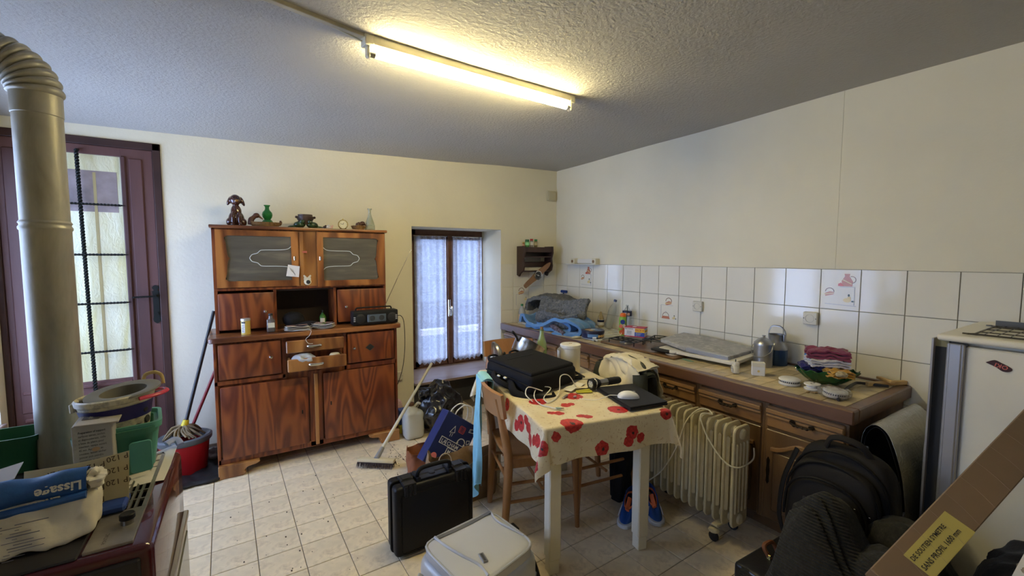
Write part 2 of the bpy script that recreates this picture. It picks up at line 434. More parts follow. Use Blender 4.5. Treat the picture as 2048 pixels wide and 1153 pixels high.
# counter wall: baseboard, socket pieces come later
# ---------------- window in the back wall (window_1)
wf = B(); YW = 4.35
for a in ((1.37, 1.56, .28, 1.80), (2.335, 2.345, .28, 1.80), (1.37, 2.345, 1.735, 1.80), (1.37, 2.345, .28, .335)):
    box(wf, a[0], a[1], YW-.01, YW+.06, a[2], a[3], .003)
w1 = struct('window_1', wf, WINB)
for k, (x0, x1) in enumerate(((1.535, 1.925), (1.935, 2.338))):
    s = B()
    for a in ((x0, x0+.045, .335, 1.735), (x1-.035, x1, .335, 1.735), (x0, x1, 1.69, 1.735), (x0, x1, .335, .40)): box(s, a[0], a[1], YW-.025, YW+.02, a[2], a[3], .004)
    if k: box(s, x0-.03, x0+.02, YW-.045, YW-.02, .335, 1.735, .004)
    obj('sash', s, WINB, w1)
    obj('pane', box(B(), x0+.04, x1-.03, YW-.004, YW+.0, .39, 1.70), GLASS, w1, 0)
hb = B(); cyl(hb, (1.925, YW-.05, .95), (1.925, YW-.09, .95), .01); tube(hb, [(1.925, YW-.09, .97), (1.925, YW-.10, .93), (1.925, YW-.085, .87)], .009); cyl(hb, (1.915, YW-.048, .86), (1.915, YW-.048, 1.04), .012)
obj('window_handle', hb, CHROME, w1)
SILLM = wood('sill_wood', (.20, .13, .11), (.30, .22, .20), (.36, .28, .26), (2, 6, 6), 9, .35, .3)
sb = B(); box(sb, 1.375, 2.335, 3.895, 4.345, -.012, .012, .004, Matrix.Translation((0, 0, .292)) @ Matrix.Translation((0, 4.1, 0)) @ Matrix.Rotation(R(3), 4, 'X') @ Matrix.Translation((0, -4.1, 0)))
obj('window_sill', sb, SILLM, w1)
struct('trim_1', box(B(), 1.37, 2.34, 4.02, 4.4, 0, .272), mat('dark_panel', (.05, .05, .055), .7, var=.2))

def lace(name, body, dens, edge):
    m, nt, b = newmat(name); out = nt.nodes['Material Output']; nt.nodes.remove(b)
    uv = nt.nodes.new('ShaderNodeTexCoord').outputs['UV']
    mp = nt.nodes.new('ShaderNodeMapping'); nt.links.new(uv, mp.inputs[0])
    vor = nt.nodes.new('ShaderNodeTexVoronoi'); vor.feature = 'DISTANCE_TO_EDGE'; vor.inputs['Scale'].default_value = 34; nt.links.new(mp.outputs[0], vor.inputs['Vector'])
    n = noise_n(nt, mp.outputs[0], 9, 3, .6, 2.5)
    sp = nt.nodes.new('ShaderNodeSeparateXYZ'); nt.links.new(mp.outputs[0], sp.inputs[0])
    row = math_n(nt, 'SINE', math_n(nt, 'MULTIPLY', sp.outputs[1], 42))
    flower = ramp(nt, [(.50, (0, 0, 0)), (.56, (1, 1, 1))], math_n(nt, 'ADD', n, math_n(nt, 'MULTIPLY', row, .05)))
    net = ramp(nt, [(.01, (1, 1, 1)), (.07, (0, 0, 0))], vor.outputs['Distance'])
    side = ramp(nt, [(0, (1, 1, 1)), (.13, (1, 1, 1)), (.17, (0, 0, 0)), (.83, (0, 0, 0)), (.87, (1, 1, 1))], math_n(nt, 'MULTIPLY', sp.outputs[0], edge))
    bandf = math_n(nt, 'GREATER_THAN', row, .93)
    f = math_n(nt, 'MAXIMUM', math_n(nt, 'MULTIPLY', flower, .22), math_n(nt, 'MULTIPLY', net, .12))
    f = math_n(nt, 'MAXIMUM', f, math_n(nt, 'MULTIPLY', bandf, .22))
    f = math_n(nt, 'ADD', math_n(nt, 'MULTIPLY', side, .30), math_n(nt, 'ADD', f, dens)); f = math_n(nt, 'MINIMUM', f, .95)
    t = nt.nodes.new('ShaderNodeBsdfTransparent'); d = nt.nodes.new('ShaderNodeBsdfDiffuse'); tr = nt.nodes.new('ShaderNodeBsdfTranslucent')
    d.inputs[0].default_value = (*body, 1); tr.inputs[0].default_value = (*body, 1)
    a = nt.nodes.new('ShaderNodeMixShader'); a.inputs[0].default_value = .6; nt.links.new(d.outputs[0], a.inputs[1]); nt.links.new(tr.outputs[0], a.inputs[2])
    mx = nt.nodes.new('ShaderNodeMixShader'); nt.links.new(f, mx.inputs[0]); nt.links.new(t.outputs[0], mx.inputs[1]); nt.links.new(a.outputs[0], mx.inputs[2])
    nt.links.new(mx.outputs[0], out.inputs[0]); return m
LACE = lace('lace', (.62, .63, .68), .46, 2.6)
def curtain(x0, x1, y, z0, z1, seed, axis='x', label=''):
    def f(u, v):
        bot = z0+.03*math.cos((u-.5)*math.pi*2)*-1*(1-v)+.012*math.sin(u*40+seed)*(1-v)
        if abs(u-.5) < .28: bot += .035*math.cos((u-.5)/.28*math.pi/2)*(1-v)
        z = bot+(z1-bot)*v; q = .010*math.sin(u*31+seed)+.006*math.sin(u*13+seed*2+v*2)
        a = x0+(x1-x0)*u
        return V((a, y+q, z)) if axis == 'x' else V((y+q, a, z))
    bm = B(); surf(bm, f, 60, 50, uvf=lambda u, v: (u*(x1-x0), v*(z1-z0)))
    return bm
for k, (x0, x1) in enumerate(((1.53, 1.885), (1.965, 2.325))):
    bm = curtain(x0, x1, YW-.045, .36, 1.725, k*2)
    c = solo('lace_curtain', bm, LACE, ('left' if not k else 'right')+'-hand white lace curtain hanging in the small deep window', 'curtain', 'lace curtains in the deep window', 60)
    rd = B(); cyl(rd, (x0-.01, YW-.045, 1.722), (x1+.01, YW-.045, 1.722), .006, n=8); obj('curtain_rod', rd, CHROME, c)

# ---------------- window in the left wall: lights the room from the left, mirrored in the tiles
for n_, (y0, y1, z0, z1) in (('window_2', (2.12, 3.82, .48, 2.08)), ('added_fill_window', (.35, .75, .90, 1.8))):  # the near window is unseen, added to brighten the right side from the left
    f = B(); x = LX-.18
    for a in ((y0, y0+.04, z0, z1), (y1-.04, y1, z0, z1), (y0, y1, z1-.05, z1), (y0, y1, z0, z0+.05), ((3.03, 3.12) if y1 > 2 else (.53, .57))+(z0, z1)): box(f, x-.04, x+.03, a[0], a[1], a[2], a[3], .004)
    wn = struct(n_, f, WINB)
    obj('pane', box(B(), x-.006, x-.002, y0, y1, z0, z1), GLASS, wn, 0)
    obj('window_sill', box(B(), LX-.3, LX+.02, y0-.02, y1+.02, z0-.03, z0, .004), SILLM, wn)

lc2 = solo('lace_curtain', curtain(2.18, 2.92, LX-.10, .52, 2.03, 3, 'y'), LACE, 'white lace curtain on the window of the left wall', 'curtain', smooth=60)
rd = B(); cyl(rd, (LX-.10, 2.14, 2.03), (LX-.10, 3.0, 2.03), .006, n=8); obj('curtain_rod', rd, CHROME, lc2)
# ---------------- the glazed door (door_1)
DY = BY+.02
d = B()
box(d, LX, -.44, BY-.012, BY+.12, 2.235, 2.285, .004); box(d, -.485, -.44, BY-.012, BY+.12, 0, 2.285, .004); box(d, LX, LX+.03, BY-.012, BY+.12, 0, 2.285, .004)
door = struct('door_1', d, DOORD)
lf = B()
box(lf, -1.23, -1.06, DY-.02, DY+.025, 0.01, 2.235, .003); box(lf, -.655, -.485, DY-.02, DY+.025, .01, 2.235, .003)
box(lf, -1.07, -.65, DY-.02, DY+.025, 2.175, 2.235, .003); box(lf, -1.07, -.65, DY-.02, DY+.025, .40, .66, .003); box(lf, -1.07, -.65, DY-.02, DY+.025, .01, .10, .003)
box(lf, -1.07, -.65, DY, DY+.02, .09, .42)
obj('door_leaf', lf, DOORM, door)
md = B()
for x in (-.655, -1.085): box(md, x, x+.028, DY-.034, DY-.016, .40, 2.18, .006)
box(md, -.612, -.540, DY-.030, DY-.016, .05, 2.17, .006); box(md, -1.20, -1.10, DY-.030, DY-.016, .50, 2.17, .006)
for z in (.385, .44, .62, .10): box(md, -1.19, -.655, DY-.034, DY-.016, z, z+.025, .006)
box(md, -1.0, -.72, DY-.03, DY-.01, .16, .34, .02)
obj('moulding', md, DOORM, door)
gm, nt, b = newmat('figured_glass'); b.inputs['Base Color'].default_value = (.70, .64, .36, 1); b.inputs['Roughness'].default_value = .22
v_ = coords(nt, 'Object', (1, 1, .6)); bump(nt, b, noise_n(nt, v_, 26, 3, .6, 2.2), .5, .006)
n1 = noise_n(nt, coords(nt, 'Object', (9, 9, 1.2)), 1.0, 3, .6, 1)
nt.links.new(ramp(nt, [(.35, (.60, .54, .27)), (.62, (.74, .72, .52))], n1), b.inputs['Base Color'])
b.inputs['Emission Color'].default_value = (.8, .74, .42, 1); b.inputs['Emission Strength'].default_value = .0
gl = obj('pane', box(B(), -1.07, -.65, DY-.004, DY, .655, 2.18), gm, door, 0)
ps = B(); box(ps, -1.0, -.68, DY-.0055, DY-.0045, 1.80, 2.07); obj('notice', ps, mat('notice_behind', (.25, .20, .19), .5, var=.3, vs=9), door, 0)
ps = B(); box(ps, -.80, -.785, DY-.006, DY-.0045, .66, 2.06); obj('glazing_strip', ps, mat('strip_tan', (.42, .34, .15), .5), door, 0)
def twist(bm, p0, p1, r, turns):
    p0, p1 = V(p0), V(p1); d = (p1-p0); L = d.length; d.normalize(); x = d.orthogonal().normalized(); y = d.cross(x)
    t = bmesh.new(); rings = []; n = int(turns*10)
    for i in range(n+1):
        a = 2*math.pi*turns*i/n
        rings.append([t.verts.new(p0+d*L*i/n+r*(math.cos(a+j*math.pi/2)*x+math.sin(a+j*math.pi/2)*y)) for j in range(4)])
    for a, b in zip(rings, rings[1:]):
        for i in range(4): t.faces.new((a[i], a[(i+1) % 4], b[(i+1) % 4], b[i]))
    t.faces.new(rings[0]); t.faces.new(rings[-1]); bmesh.ops.recalc_face_normals(t, faces=t.faces); merge(bm, t)
g = B(); twist(g, (-.86, DY-.055, 2.19), (-.845, DY-.055, .60), .012, 20); cyl(g, (-.86, DY-.055, 2.19), (-.86, DY-.02, 2.195), .008)
cyl(g, (-.845, DY-.055, .62), (-.845, DY-.02, .60), .008)
obj('iron_bar', g, IRON, door, 0)
for z in (1.845, 1.515, 1.19, .865):
    g = B(); twist(g, (-1.08, DY-.06, z), (-.66, DY-.06, z), .008, 6); cyl(g, (-.66, DY-.06, z), (-.635, DY-.05, z), .007, .001, 6)
    for x in (-.668, -1.075): cyl(g, (x, DY-.06, z), (x, DY-.02, z), .005, n=6)
    obj('iron_bar', g, IRON, door, 0)
hd = B(); prism(hd, bez2([(-.016, 0), (-.022, .02), (-.018, .05), (-.018, .20), (-.026, .215), (-.010, .225), (-.020, .245), (0, .262), (.020, .245), (.010, .225), (.026, .215), (.018, .20), (.018, .05), (.022, .02), (.016, 0), (0, -.012)], 3), .006, frame((-.507, DY-.021, 1.02+.02), (1, 0, 0), (0, 0, 1)))
obj('handle_plate', hd, IRON, door)
hd = B(); cyl(hd, (-.507, DY-.02, 1.225), (-.507, DY-.065, 1.225), .009); twist(hd, (-.507, DY-.062, 1.225), (-.63, DY-.062, 1.222), .007, 4); cyl(hd, (-.507, DY-.028, 1.10), (-.507, DY-.034, 1.10), .01)
obj('door_handle', hd, IRON, door)

# ---------------- outside the deep window: pavement, road and the house opposite
struct('road', box(B(), -3, 9, BY+.6, 16, -.5, -.35), mat('asphalt', (.06, .062, .07), .9, var=.1))
kb = B()
for y in (6.5, 9.6): box(kb, -3, 9, y, y+.2, -.36, -.22)
solo('kerb', kb, mat('kerb_stone', (.30, .25, .24), .8), 'pale kerbs of the street seen through the lace curtains', 'kerb')
hs = thing('house', 'pale rendered house across the street behind the lace curtains', 'building', (5.5, 11, -.35))
FAC = mat('render', (.085, .09, .105), .9, var=.08)
obj('facade', box(B(), -1.0, 13, 10.6, 13, -.35, 9.0), FAC, hs)
for x in (4.3, 6.2, 7.9):
    obj('window', box(B(), x, x+.8, 10.56, 10.62, .9, 2.4, .01), mat('far_window', (.03, .035, .05), .2), hs)
obj('plinth', box(B(), .98, 11.02, 10.57, 10.7, -.35, .35), mat('plinth_grey', (.05, .05, .06), .9), hs)

# ------------------------------------------------------------------ the old kitchen dresser
WO = wood('dresser_wood', (.115, .024, .008), (.195, .047, .012), (.25, .070, .016), (10, 10, 1.6), 58, .40, .18)
WOH = wood('dresser_wood_across', (.085, .024, .008), (.20, .065, .018), (.32, .125, .034), (1.4, 8, 9), 30, .34, .45)
WOL = wood('dresser_wood_light', (.17, .058, .015), (.32, .135, .036), (.42, .19, .055), (8, 8, 1.2), 30, .34, .45)
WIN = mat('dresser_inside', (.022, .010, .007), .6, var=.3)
dr = thing('kitchen_dresser', 'old orange-brown veneered kitchen dresser with two frosted glass doors, against the back wall', 'cupboard', (.45, 3.68, 0))
# base body
b = B(); box(b, -.17, 1.065, 3.46, 3.90, .085, .93); box(b, -.17, 1.065, 3.44, 3.47, .085, .13, .006); box(b, .405, .49, 3.44, 3.47, .09, .66)
box(b, -.17, -.15, 3.44, 3.47, .085, .93, .003); box(b, 1.045, 1.065, 3.44, 3.47, .085, .93, .003); box(b, .235, .255, 3.44, 3.47, .63, .93); box(b, .65, .67, 3.44, 3.47, .63, .93); box(b, -.17, .255, 3.44, 3.47, .635, .665, .003); box(b, .65, 1.06, 3.44, 3.47, .635, .675, .003)
obj('carcass', b, WO, dr)
b = B(); box(b, .437, .463, 3.425, 3.445, .10, .64, .003); obj('centre_post', b, WOL, dr)
b = B(); prism(b, bez2([(-.195, 3.445), (-.17, 3.405), (.0, 3.40), (.45, 3.40), (.9, 3.40), (1.07, 3.405), (1.095, 3.445)], 4)+[(1.095, 3.905), (-.195, 3.905)], .034, Fm((0, 0, .93)), .004)
obj('worktop', b, WOH, dr)
for x0, x1, m_ in ((-.17, .07, 1), (.85, 1.065, -1)):
    b = B(); o = x0 if m_ == 1 else x1
    prism(b, [(o, 0), (o, .09), (o+.24*m_, .088), (o+.245*m_, .075), (o+.22*m_, .062), (o+.17*m_, .055), (o+.15*m_, .035), (o+.16*m_, .02), (o+.145*m_, 0)], .06, frame((0, 3.47, 0), (1, 0, 0), (0, 0, 1)), .004)
    obj('foot', b, WOL, dr)
    b = B(); box(b, min(o, o+.15*m_), max(o, o+.15*m_), 3.78, 3.88, 0, .09); obj('foot', b, WOL, dr)
def door_panel(name, x0, x1, z0, z1, y, m, th=.018, bev=.008):
    b = B(); box(b, x0, x1, y-th, y, z0, z1, bev, seg=2); return obj(name, b, m, dr)
def knob(p, x, z, y, r=.012):
    b = B(); lathe(b, [(0, .022), (r*.6, .021), (r, .014), (r*.8, .008), (r*.45, .005), (r*.5, 0), (0, 0)], 14, frame((x, y, z), (1, 0, 0), (0, 0, 1))); return obj('knob', b, CHROME, p)
YF = 3.44
dl = door_panel('door', -.14, .395, .125, .625, YF, WO); d2 = door_panel('door', .50, 1.035, .125, .635, YF, WO)
for q, x, z in ((dl, .352, .37), (d2, .548, .40)):
    b = B(); box(b, x-.004, x+.004, YF-.021, YF-.017, z-.014, z+.014, .001); obj('keyhole', b, IRON, q)
q = door_panel('door', -.142, .228, .675, .915, YF, WO); knob(q, .165, .80, YF-.018)
q = door_panel('door', .678, 1.037, .685, .915, YF, WO); knob(q, .725, .80, YF-.018)
b = B(); prism(b, [(.035, 0), (0, .028), (-.035, 0), (0, -.028)], .003, frame((.845, YF-.018, .795), (1, 0, 0), (0, 0, 1)), .001); obj('badge', b, mat('badge_grey', (.07, .07, .06), .4, .5), q)
b = B()
for k in range(-2, 3): box(b, .845-.02+abs(k)*.005, .845+.02-abs(k)*.005, YF-.0225, YF-.021, .795+k*.008-.001, .795+k*.008+.001)
obj('badge_lines', b, IRON, q)
def cup_handle(p, x, z, y):
    b = B(); tube(b, [(x-.045, y, z), (x-.04, y-.016, z-.002), (x, y-.022, z-.004), (x+.04, y-.016, z-.002), (x+.045, y, z)], .009, flat=.8)
    obj('handle', b, CHROME, p)
# drawers: upper one shut, lower one half open
b = B(); box(b, .258, .648, YF-.05, YF-.03, .815, .905, .006); box(b, .27, .636, YF-.035, YF+.2, .82, .89); q = obj('drawer', b, WOL, dr); cup_handle(q, .44, .862, YF-.05)
b = B(); box(b, .258, .648, YF-.12, YF-.10, .695, .785, .006); box(b, .27, .282, YF-.11, YF+.1, .70, .775); box(b, .624, .636, YF-.11, YF+.1, .70, .775); box(b, .27, .636, YF-.11, YF+.1, .70, .708)
q = obj('drawer', b, WOL, dr); cup_handle(q, .44, .742, YF-.12)
# upper body
UY = 3.61
b = B(); box(b, -.155, 1.03, UY, 3.90, 1.69, 1.705, .003); box(b, -.155, -.135, UY, 3.90, .964, 1.70); box(b, 1.01, 1.03, UY, 3.90, .964, 1.70)
box(b, -.155, 1.03, UY-.004, 3.90, 1.262, 1.282, .002); box(b, -.155, 1.03, 3.88, 3.90, .964, 1.70)
for x in (.205, .62): box(b, x, x+.018, UY, 3.90, .964, 1.27)
obj('upper_carcass', b, WO, dr)
b = B(); box(b, -.168, 1.042, 3.575, 3.905, 1.700, 1.722, .006, seg=2); obj('top_board', b, WOH, dr)
b = B(); box(b, .36, .52, UY-.004, 3.88, 1.28, 1.70); box(b, .385, .415, UY-.018, UY, 1.285, 1.69, .004); obj('centre_panel', b, WOL, dr)
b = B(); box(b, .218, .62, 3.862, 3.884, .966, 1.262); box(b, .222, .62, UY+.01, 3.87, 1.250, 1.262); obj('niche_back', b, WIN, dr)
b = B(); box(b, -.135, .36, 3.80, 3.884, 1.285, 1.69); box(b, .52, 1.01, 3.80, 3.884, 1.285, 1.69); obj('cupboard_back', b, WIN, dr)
# items behind the frosted panes are only blurred tones: the panes carry a wavy clear line
def pane_door(x0, x1, z0, z1, flip):
    fr = .038; y0, y1 = UY-.022, UY-.002; wide = .062
    xa, xb = (x0+wide, x1-fr*1.2) if not flip else (x0+fr*1.2, x1-wide)
    za, zb = z0+.045, z1-.04
    # opening with a wavy outer side
    n = 22; side = []
    for i in range(n+1):
        t = i/n; zz = za+(zb-za)*t; a = abs(t-.5)*2
        off = .016*(1-a**.7) if a < .55 else .0065*math.cos((a-.55)/.45*math.pi)
        cusp = .010*math.exp(-(a/.06)**2); rnd = .02*max(0, (a-.9)/.1)**2
        side.append((off*1.0+cusp-.006+rnd, zz))
    b = B(); t = bmesh.new(); outer = []; inner = []
    if not flip: inner = [(xa+o, z) for o, z in side]+[(xb, zb-.0), (xb, za)]
    else: inner = [(xb-o, z) for o, z in side]+[(xa, zb), (xa, za)]
    for x, z in inner:
        cx, cz = (x0+x1)/2, (z0+z1)/2
        sx = x0 if x < cx else x1
        outer.append((sx, z0 if z <= za+1e-6 else (z1 if z >= zb-1e-6 else z)))
    k = len(inner); vi = [t.verts.new((x, y0, z)) for x, z in inner]; vo = [t.verts.new((x, y0, z)) for x, z in outer]
    vi2 = [t.verts.new((x, y1, z)) for x, z in inner]; vo2 = [t.verts.new((x, y1, z)) for x, z in outer]
    for i in range(k):
        j = (i+1) % k
        t.faces.new((vi[i], vi[j], vo[j], vo[i])); t.faces.new((vi2[i], vi2[j], vi[j], vi[i])); t.faces.new((vo[i], vo[j], vo2[j], vo2[i]))
    bmesh.ops.recalc_face_normals(t, faces=t.faces); merge(b, t)
    dd = obj('door', b, WOL if False else wood('dresser_door_wood', (.12, .033, .009), (.29, .10, .024), (.42, .17, .045), (7, 7, 1.4), 26, .32, .5), dr, 25)
    obj('pane', box(B(), xa-.006, xb+.006, UY-.012, UY-.008, za-.004, zb+.004), FROST, dd, 0)
    # cut line in the pane
    b = B(); s = -1 if flip else 1; e = xb if not flip else xa; zc = (za+zb)/2+.003; L = abs(xb-xa)*.66
    P = [(0, .085), (.03, .066), (.10, .060), (.22, .058), (.245, .048), (.262, .034), (.30, .024), (.318, 0)]
    P = [(e-s*q*L/.318, zc+z*1.0) for q, z in P]; P2 = [(x, 2*zc-z) for x, z in P]
    for pp in (P, P2): tube(b, [(x, UY-.0135, z) for x, z in pp], .0028, 6, 5)
    obj('etched_line', b, mat('etched_line', (.62, .66, .66), .15), dd)
    return dd, (xa, xb, za, zb)
fm, nt, bb = newmat('frosted_glass'); n_ = noise_n(nt, coords(nt, 'Object', (2.5, 2.5, 16)), 1.5, 3, .5)
nt.links.new(ramp(nt, [(.3, (.085, .078, .064)), (.55, (.115, .105, .085)), (.75, (.19, .165, .125))], n_), bb.inputs['Base Color'])
bb.inputs['Roughness'].default_value = .28; bb.inputs['Coat Weight'].default_value = .3; bump(nt, bb, noise_n(nt, coords(nt, 'Object', (120, 120, 120)), 1.5, 2), .15, .002); FROST = fm
q1, o1 = pane_door(-.135, .375, 1.285, 1.690, False); q2, o2 = pane_door(.505, 1.02, 1.275, 1.692, True)
for q, x, z in ((q1, .352, 1.49), (q2, .528, 1.49)):
    b = B(); box(b, x-.006, x+.006, UY-.026, UY-.021, z-.016, z+.016, .002); cyl(b, (x, UY-.026, z), (x, UY-.034, z), .004, n=8); obj('lock_plate', b, CHROME, q)
q = door_panel('door', -.135, .205, .985, 1.245, UY, WO); knob(q, .15, 1.105, UY-.018)
q = door_panel('door', .645, 1.02, .985, 1.245, UY, WO); knob(q, .71, 1.105, UY-.018)
# note, butterfly and red sticker
PA = mat('note_paper', (.78, .77, .76), .8)
nb = B(); prism(nb, [(-.045, -.035), (.040, -.045), (.048, .036), (-.03, .05)], .0015, frame((.335, UY-.026, 1.395), (1, 0, .0), (0, 0, 1))); nt_ = solo('paper_note', nb, PA, 'small white handwritten note stuck on the left glass door of the dresser', 'note', smooth=0)
nb = B()
for k in range(5): tube(nb, [(.312+.006*k, UY-.0278, 1.425-.004*k), (.325+.004*k, UY-.0278, 1.40-.003*k), (.35, UY-.0278, 1.375-.003*k)], .0006, 4, 2)
obj('handwriting', nb, INK, nt_)
bm = B(); CR = mat('sticker_cream', (.72, .66, .5), .5)
for s in (1, -1): prism(bm, [(0, 0), (s*.02, .022), (s*.028, .016), (s*.022, .002), (s*.026, -.014), (s*.014, -.018), (0, -.006)], .002, frame((.432, UY-.024, 1.345), (1, 0, 0), (0, 0, 1)))
lathe(bm, [(0, .004), (.022, .003), (.026, 0), (0, 0)], 16, frame((.434, UY-.022, 1.315), (1, 0, 0), (0, 0, 1)))
fb = solo('butterfly_ornament', bm, CR, 'cream and black butterfly ornament on the middle panel of the dresser', 'ornament')
obj('dark_wing', lathe(B(), [(0, .0055), (.014, .005), (.016, .002), (0, .002)], 14, frame((.438, UY-.022, 1.312), (1, 0, 0), (0, 0, 1))), INK, fb)
bm = B(); box(bm, .404, .436, UY-.0195, UY-.018, 1.532, 1.546); solo('sticker', bm, mat('sticker_red', (.5, .12, .08), .5), 'small red and white sticker on the middle panel of the dresser', 'sticker', smooth=0)

# things on top of the dresser, z 1.722
TZ = 1.722
BRN = mat('glazed_brown', (.055, .018, .012), .12, coat=.6, var=.3, vs=20)
bm = B(); x, y = -.005, 3.70
ell(bm, (x, y+.015, TZ+.055), (.05, .048, .06)); ell(bm, (x, y, TZ+.105), (.034, .034, .05)); ell(bm, (x-.002, y-.008, TZ+.185), (.036, .036, .04)); ell(bm, (x+.003, y-.04, TZ+.175), (.018, .02, .016))
for s in (-1, 1):
    ell(bm, (x+s*.040, y, TZ+.178), (.012, .018, .036), 3, (0, s*-.35, 0)); ell(bm, (x+s*.02, y-.035, TZ+.05), (.013, .013, .05)); ell(bm, (x+s*.022, y-.045, TZ+.009), (.016, .022, .010)); ell(bm, (x+s*.04, y+.01, TZ+.03), (.025, .035, .03))
dg = solo('dog_figurine', bm, BRN, 'shiny brown ceramic dog sitting on the left end of the dresser top', 'figurine'); remesh(dg, .004)
obj('nose', ell(B(), (x+.005, y-.06, TZ+.176), (.011, .008, .009)), mat('gold_brown', (.35, .18, .05), .2, .3), dg)
bm = B()
for s in (-1, 1): ell(bm, (x+s*.014, y-.043, TZ+.197), (.005, .004, .005))
obj('eyes', bm, INK, dg)
DUCK = mat('duck_brown', (.075, .028, .016), .4, var=.3, vs=30); WICK = mat('wicker', (.22, .12, .04), .7, var=.35, vs=60, bs=.6, bscale=90)
def duck(x, y, L, hz, flip, label, base=True):
    s = 1
    d = thing('duck_basket' if base else 'duck_ornament', label, 'ornament', (x, y, TZ), 0)
    bm = B(); lathe(bm, [(.0, 0), (.75, 0), (1, .5), (1.02, 1), (.94, 1), (.9, .5), (.7, .12), (0, .1)], 28, Matrix.Translation((x, y, TZ)) @ Matrix.Diagonal((L/2, .05, .035, 1))); obj('basket', bm, WICK, d)
    bm = B()
    for k in range(24):
        a = 2*math.pi*k/24; bm_p = (x+L/2*1.02*math.cos(a), y+.051*math.sin(a), TZ+.03); ell(bm, bm_p, (.006, .006, .005), 1)
    obj('rim', bm, WICK, d)
    hx = x-L*.36 if not flip else x+L*.16
    bm = B(); tube(bm, [(hx-s*.02, y, TZ+.015), (hx-s*.018, y, TZ+.05), (hx-s*.008, y, TZ+hz*.75), (hx+s*.012, y, TZ+hz)], .016, 12, 6, rr=lambda t: .022-.008*t)
    ell(bm, (hx+s*.016, y, TZ+hz), (.022, .018, .019)); o = obj('neck_and_head', bm, DUCK, d); remesh(o, .003)
    bm = B(); cyl(bm, (hx+s*.03, y, TZ+hz-.004), (hx+s*.058, y, TZ+hz-.026), .009, .003); obj('beak', bm, mat('beak', (.16, .07, .03), .4), d)
    return d
dk = duck(.175, 3.69, .20, .082, False, 'larger brown duck with a long wicker basket body, beside the ceramic dog')
bm = B(); tube(bm, [(.262, 3.69, TZ+.02), (.275, 3.69, TZ+.035), (.272, 3.69, TZ+.05)], .012, 8, 4, rr=lambda t: .014-.008*t); obj('tail', bm, DUCK, dk)
duck(.838, 3.685, .105, .055, True, 'smaller brown duck with a short wicker basket body, beside the clear carafe')
for o in COL.objects:
    pass
GG = mat('green_glass', (.02, .22, .04), .05, trans=.55, ior=1.3, coat=.5)
bm = B(); lathe(bm, [(0, 0), (.040, 0), (.045, .015), (.043, .035), (.030, .055), (.022, .062), (.032, .078), (.036, .095), (.033, .112), (.018, .13), (.014, .14), (.014, .155), (.022, .165), (.022, .168), (.012, .168)], 24, Fm((.192, 3.755, TZ)))
solo('green_vase', bm, GG, 'green glass double-gourd vase behind the duck basket on the dresser', 'vase')
fp = thing('frog_planter', 'dark brown barrel pot carried by two green frogs on the dresser top', 'pot', (.445, 3.69, TZ))
bm = B(); lathe(bm, [(0, .03), (.045, .03), (.052, .06), (.060, .075), (.062, .09), (.052, .094), (.052, .106), (.044, .106), (.04, .07), (0, .06)], 22, Fm((.445, 3.70, TZ))); obj('barrel', bm, mat('barrel_brown', (.06, .035, .025), .4, var=.4, vs=25), fp)
bm = B()
for s in (-1, 1): ell(bm, (.445+s*.064, 3.69, TZ+.085), (.009, .02, .010), 2)
obj('barrel_lug', bm, mat('barrel_brown', (.06, .035, .025)), fp)
for s in (-1, 1):
    bm = B(); x = .445+s*.045; ell(bm, (x, 3.675, TZ+.026), (.042, .035, .026)); ell(bm, (x-s*.018, 3.65, TZ+.046), (.020, .018, .014)); ell(bm, (x+s*.045, 3.68, TZ+.010), (.034, .02, .010))
    ell(bm, (x-s*.01, 3.64, TZ+.056), (.007, .006, .007), 2); ell(bm, (x-s*.026, 3.64, TZ+.056), (.007, .006, .007), 2); ell(bm, (x+s*.07, 3.67, TZ+.006), (.014, .01, .006), 2)
    o = obj('frog', bm, mat('frog_green', (.018, .045, .015), .25, var=.5, vs=30, coat=.4), fp); remesh(o, .0035)
fg = thing('shell_figurine', 'tiny black, white and pink shell figurine left of the alarm clock', 'figurine', (.60, 3.66, TZ))
for x, c, n_, r in ((.575, (.05, .03, .03), 'curl', .012), (.598, (.6, .6, .62), 'body', .014), (.625, (.65, .42, .36), 'base', .013), (.610, (.7, .62, .58), 'petal', .009)):
    bm = B(); ell(bm, (x, 3.66, TZ+r), (r, r*.8, r)); ell(bm, (x+.008, 3.655, TZ+r*1.9), (r*.6, r*.5, r*.6), 2); o = obj(n_, bm, mat('fig_'+n_, c, .4), fg)
ck = thing('alarm_clock', 'small round brass alarm clock with a white dial on the dresser', 'clock', (.715, 3.67, TZ))
GOLD = mat('brass', (.62, .48, .16), .25, metal=.9)
MC = frame((.715, 3.67, TZ+.040), (1, 0, 0), (0, 0, 1))
bm = B(); lathe(bm, [(0, -.012), (.034, -.012), (.038, -.004), (.038, .008), (.034, .010), (.032, .006)], 28, MC); cyl(bm, (.715, 3.67, TZ+.078), (.715, 3.67, TZ+.086), .005)
for s in (-1, 1): cyl(bm, (.715+s*.02, 3.67, TZ+.008), (.715+s*.026, 3.67, TZ), .004)
obj('case', bm, GOLD, ck); obj('dial', lathe(B(), [(0, .0065), (.032, .0065)], 24, MC), mat('dial', (.75, .72, .55), .4), ck, 0)
bm = B(); box(bm, -.0012, .0012, 0, .022, .0072, .008, M=MC @ Matrix.Rotation(R(75), 4, 'Z')); box(bm, -.0015, .0015, 0, .015, .0072, .008, M=MC @ Matrix.Rotation(R(-20), 4, 'Z'))
for k in range(12): box(bm, -.001, .001, .025, .030, .0072, .008, M=MC @ Matrix.Rotation(R(30*k), 4, 'Z'))
obj('hands', bm, INK, ck)
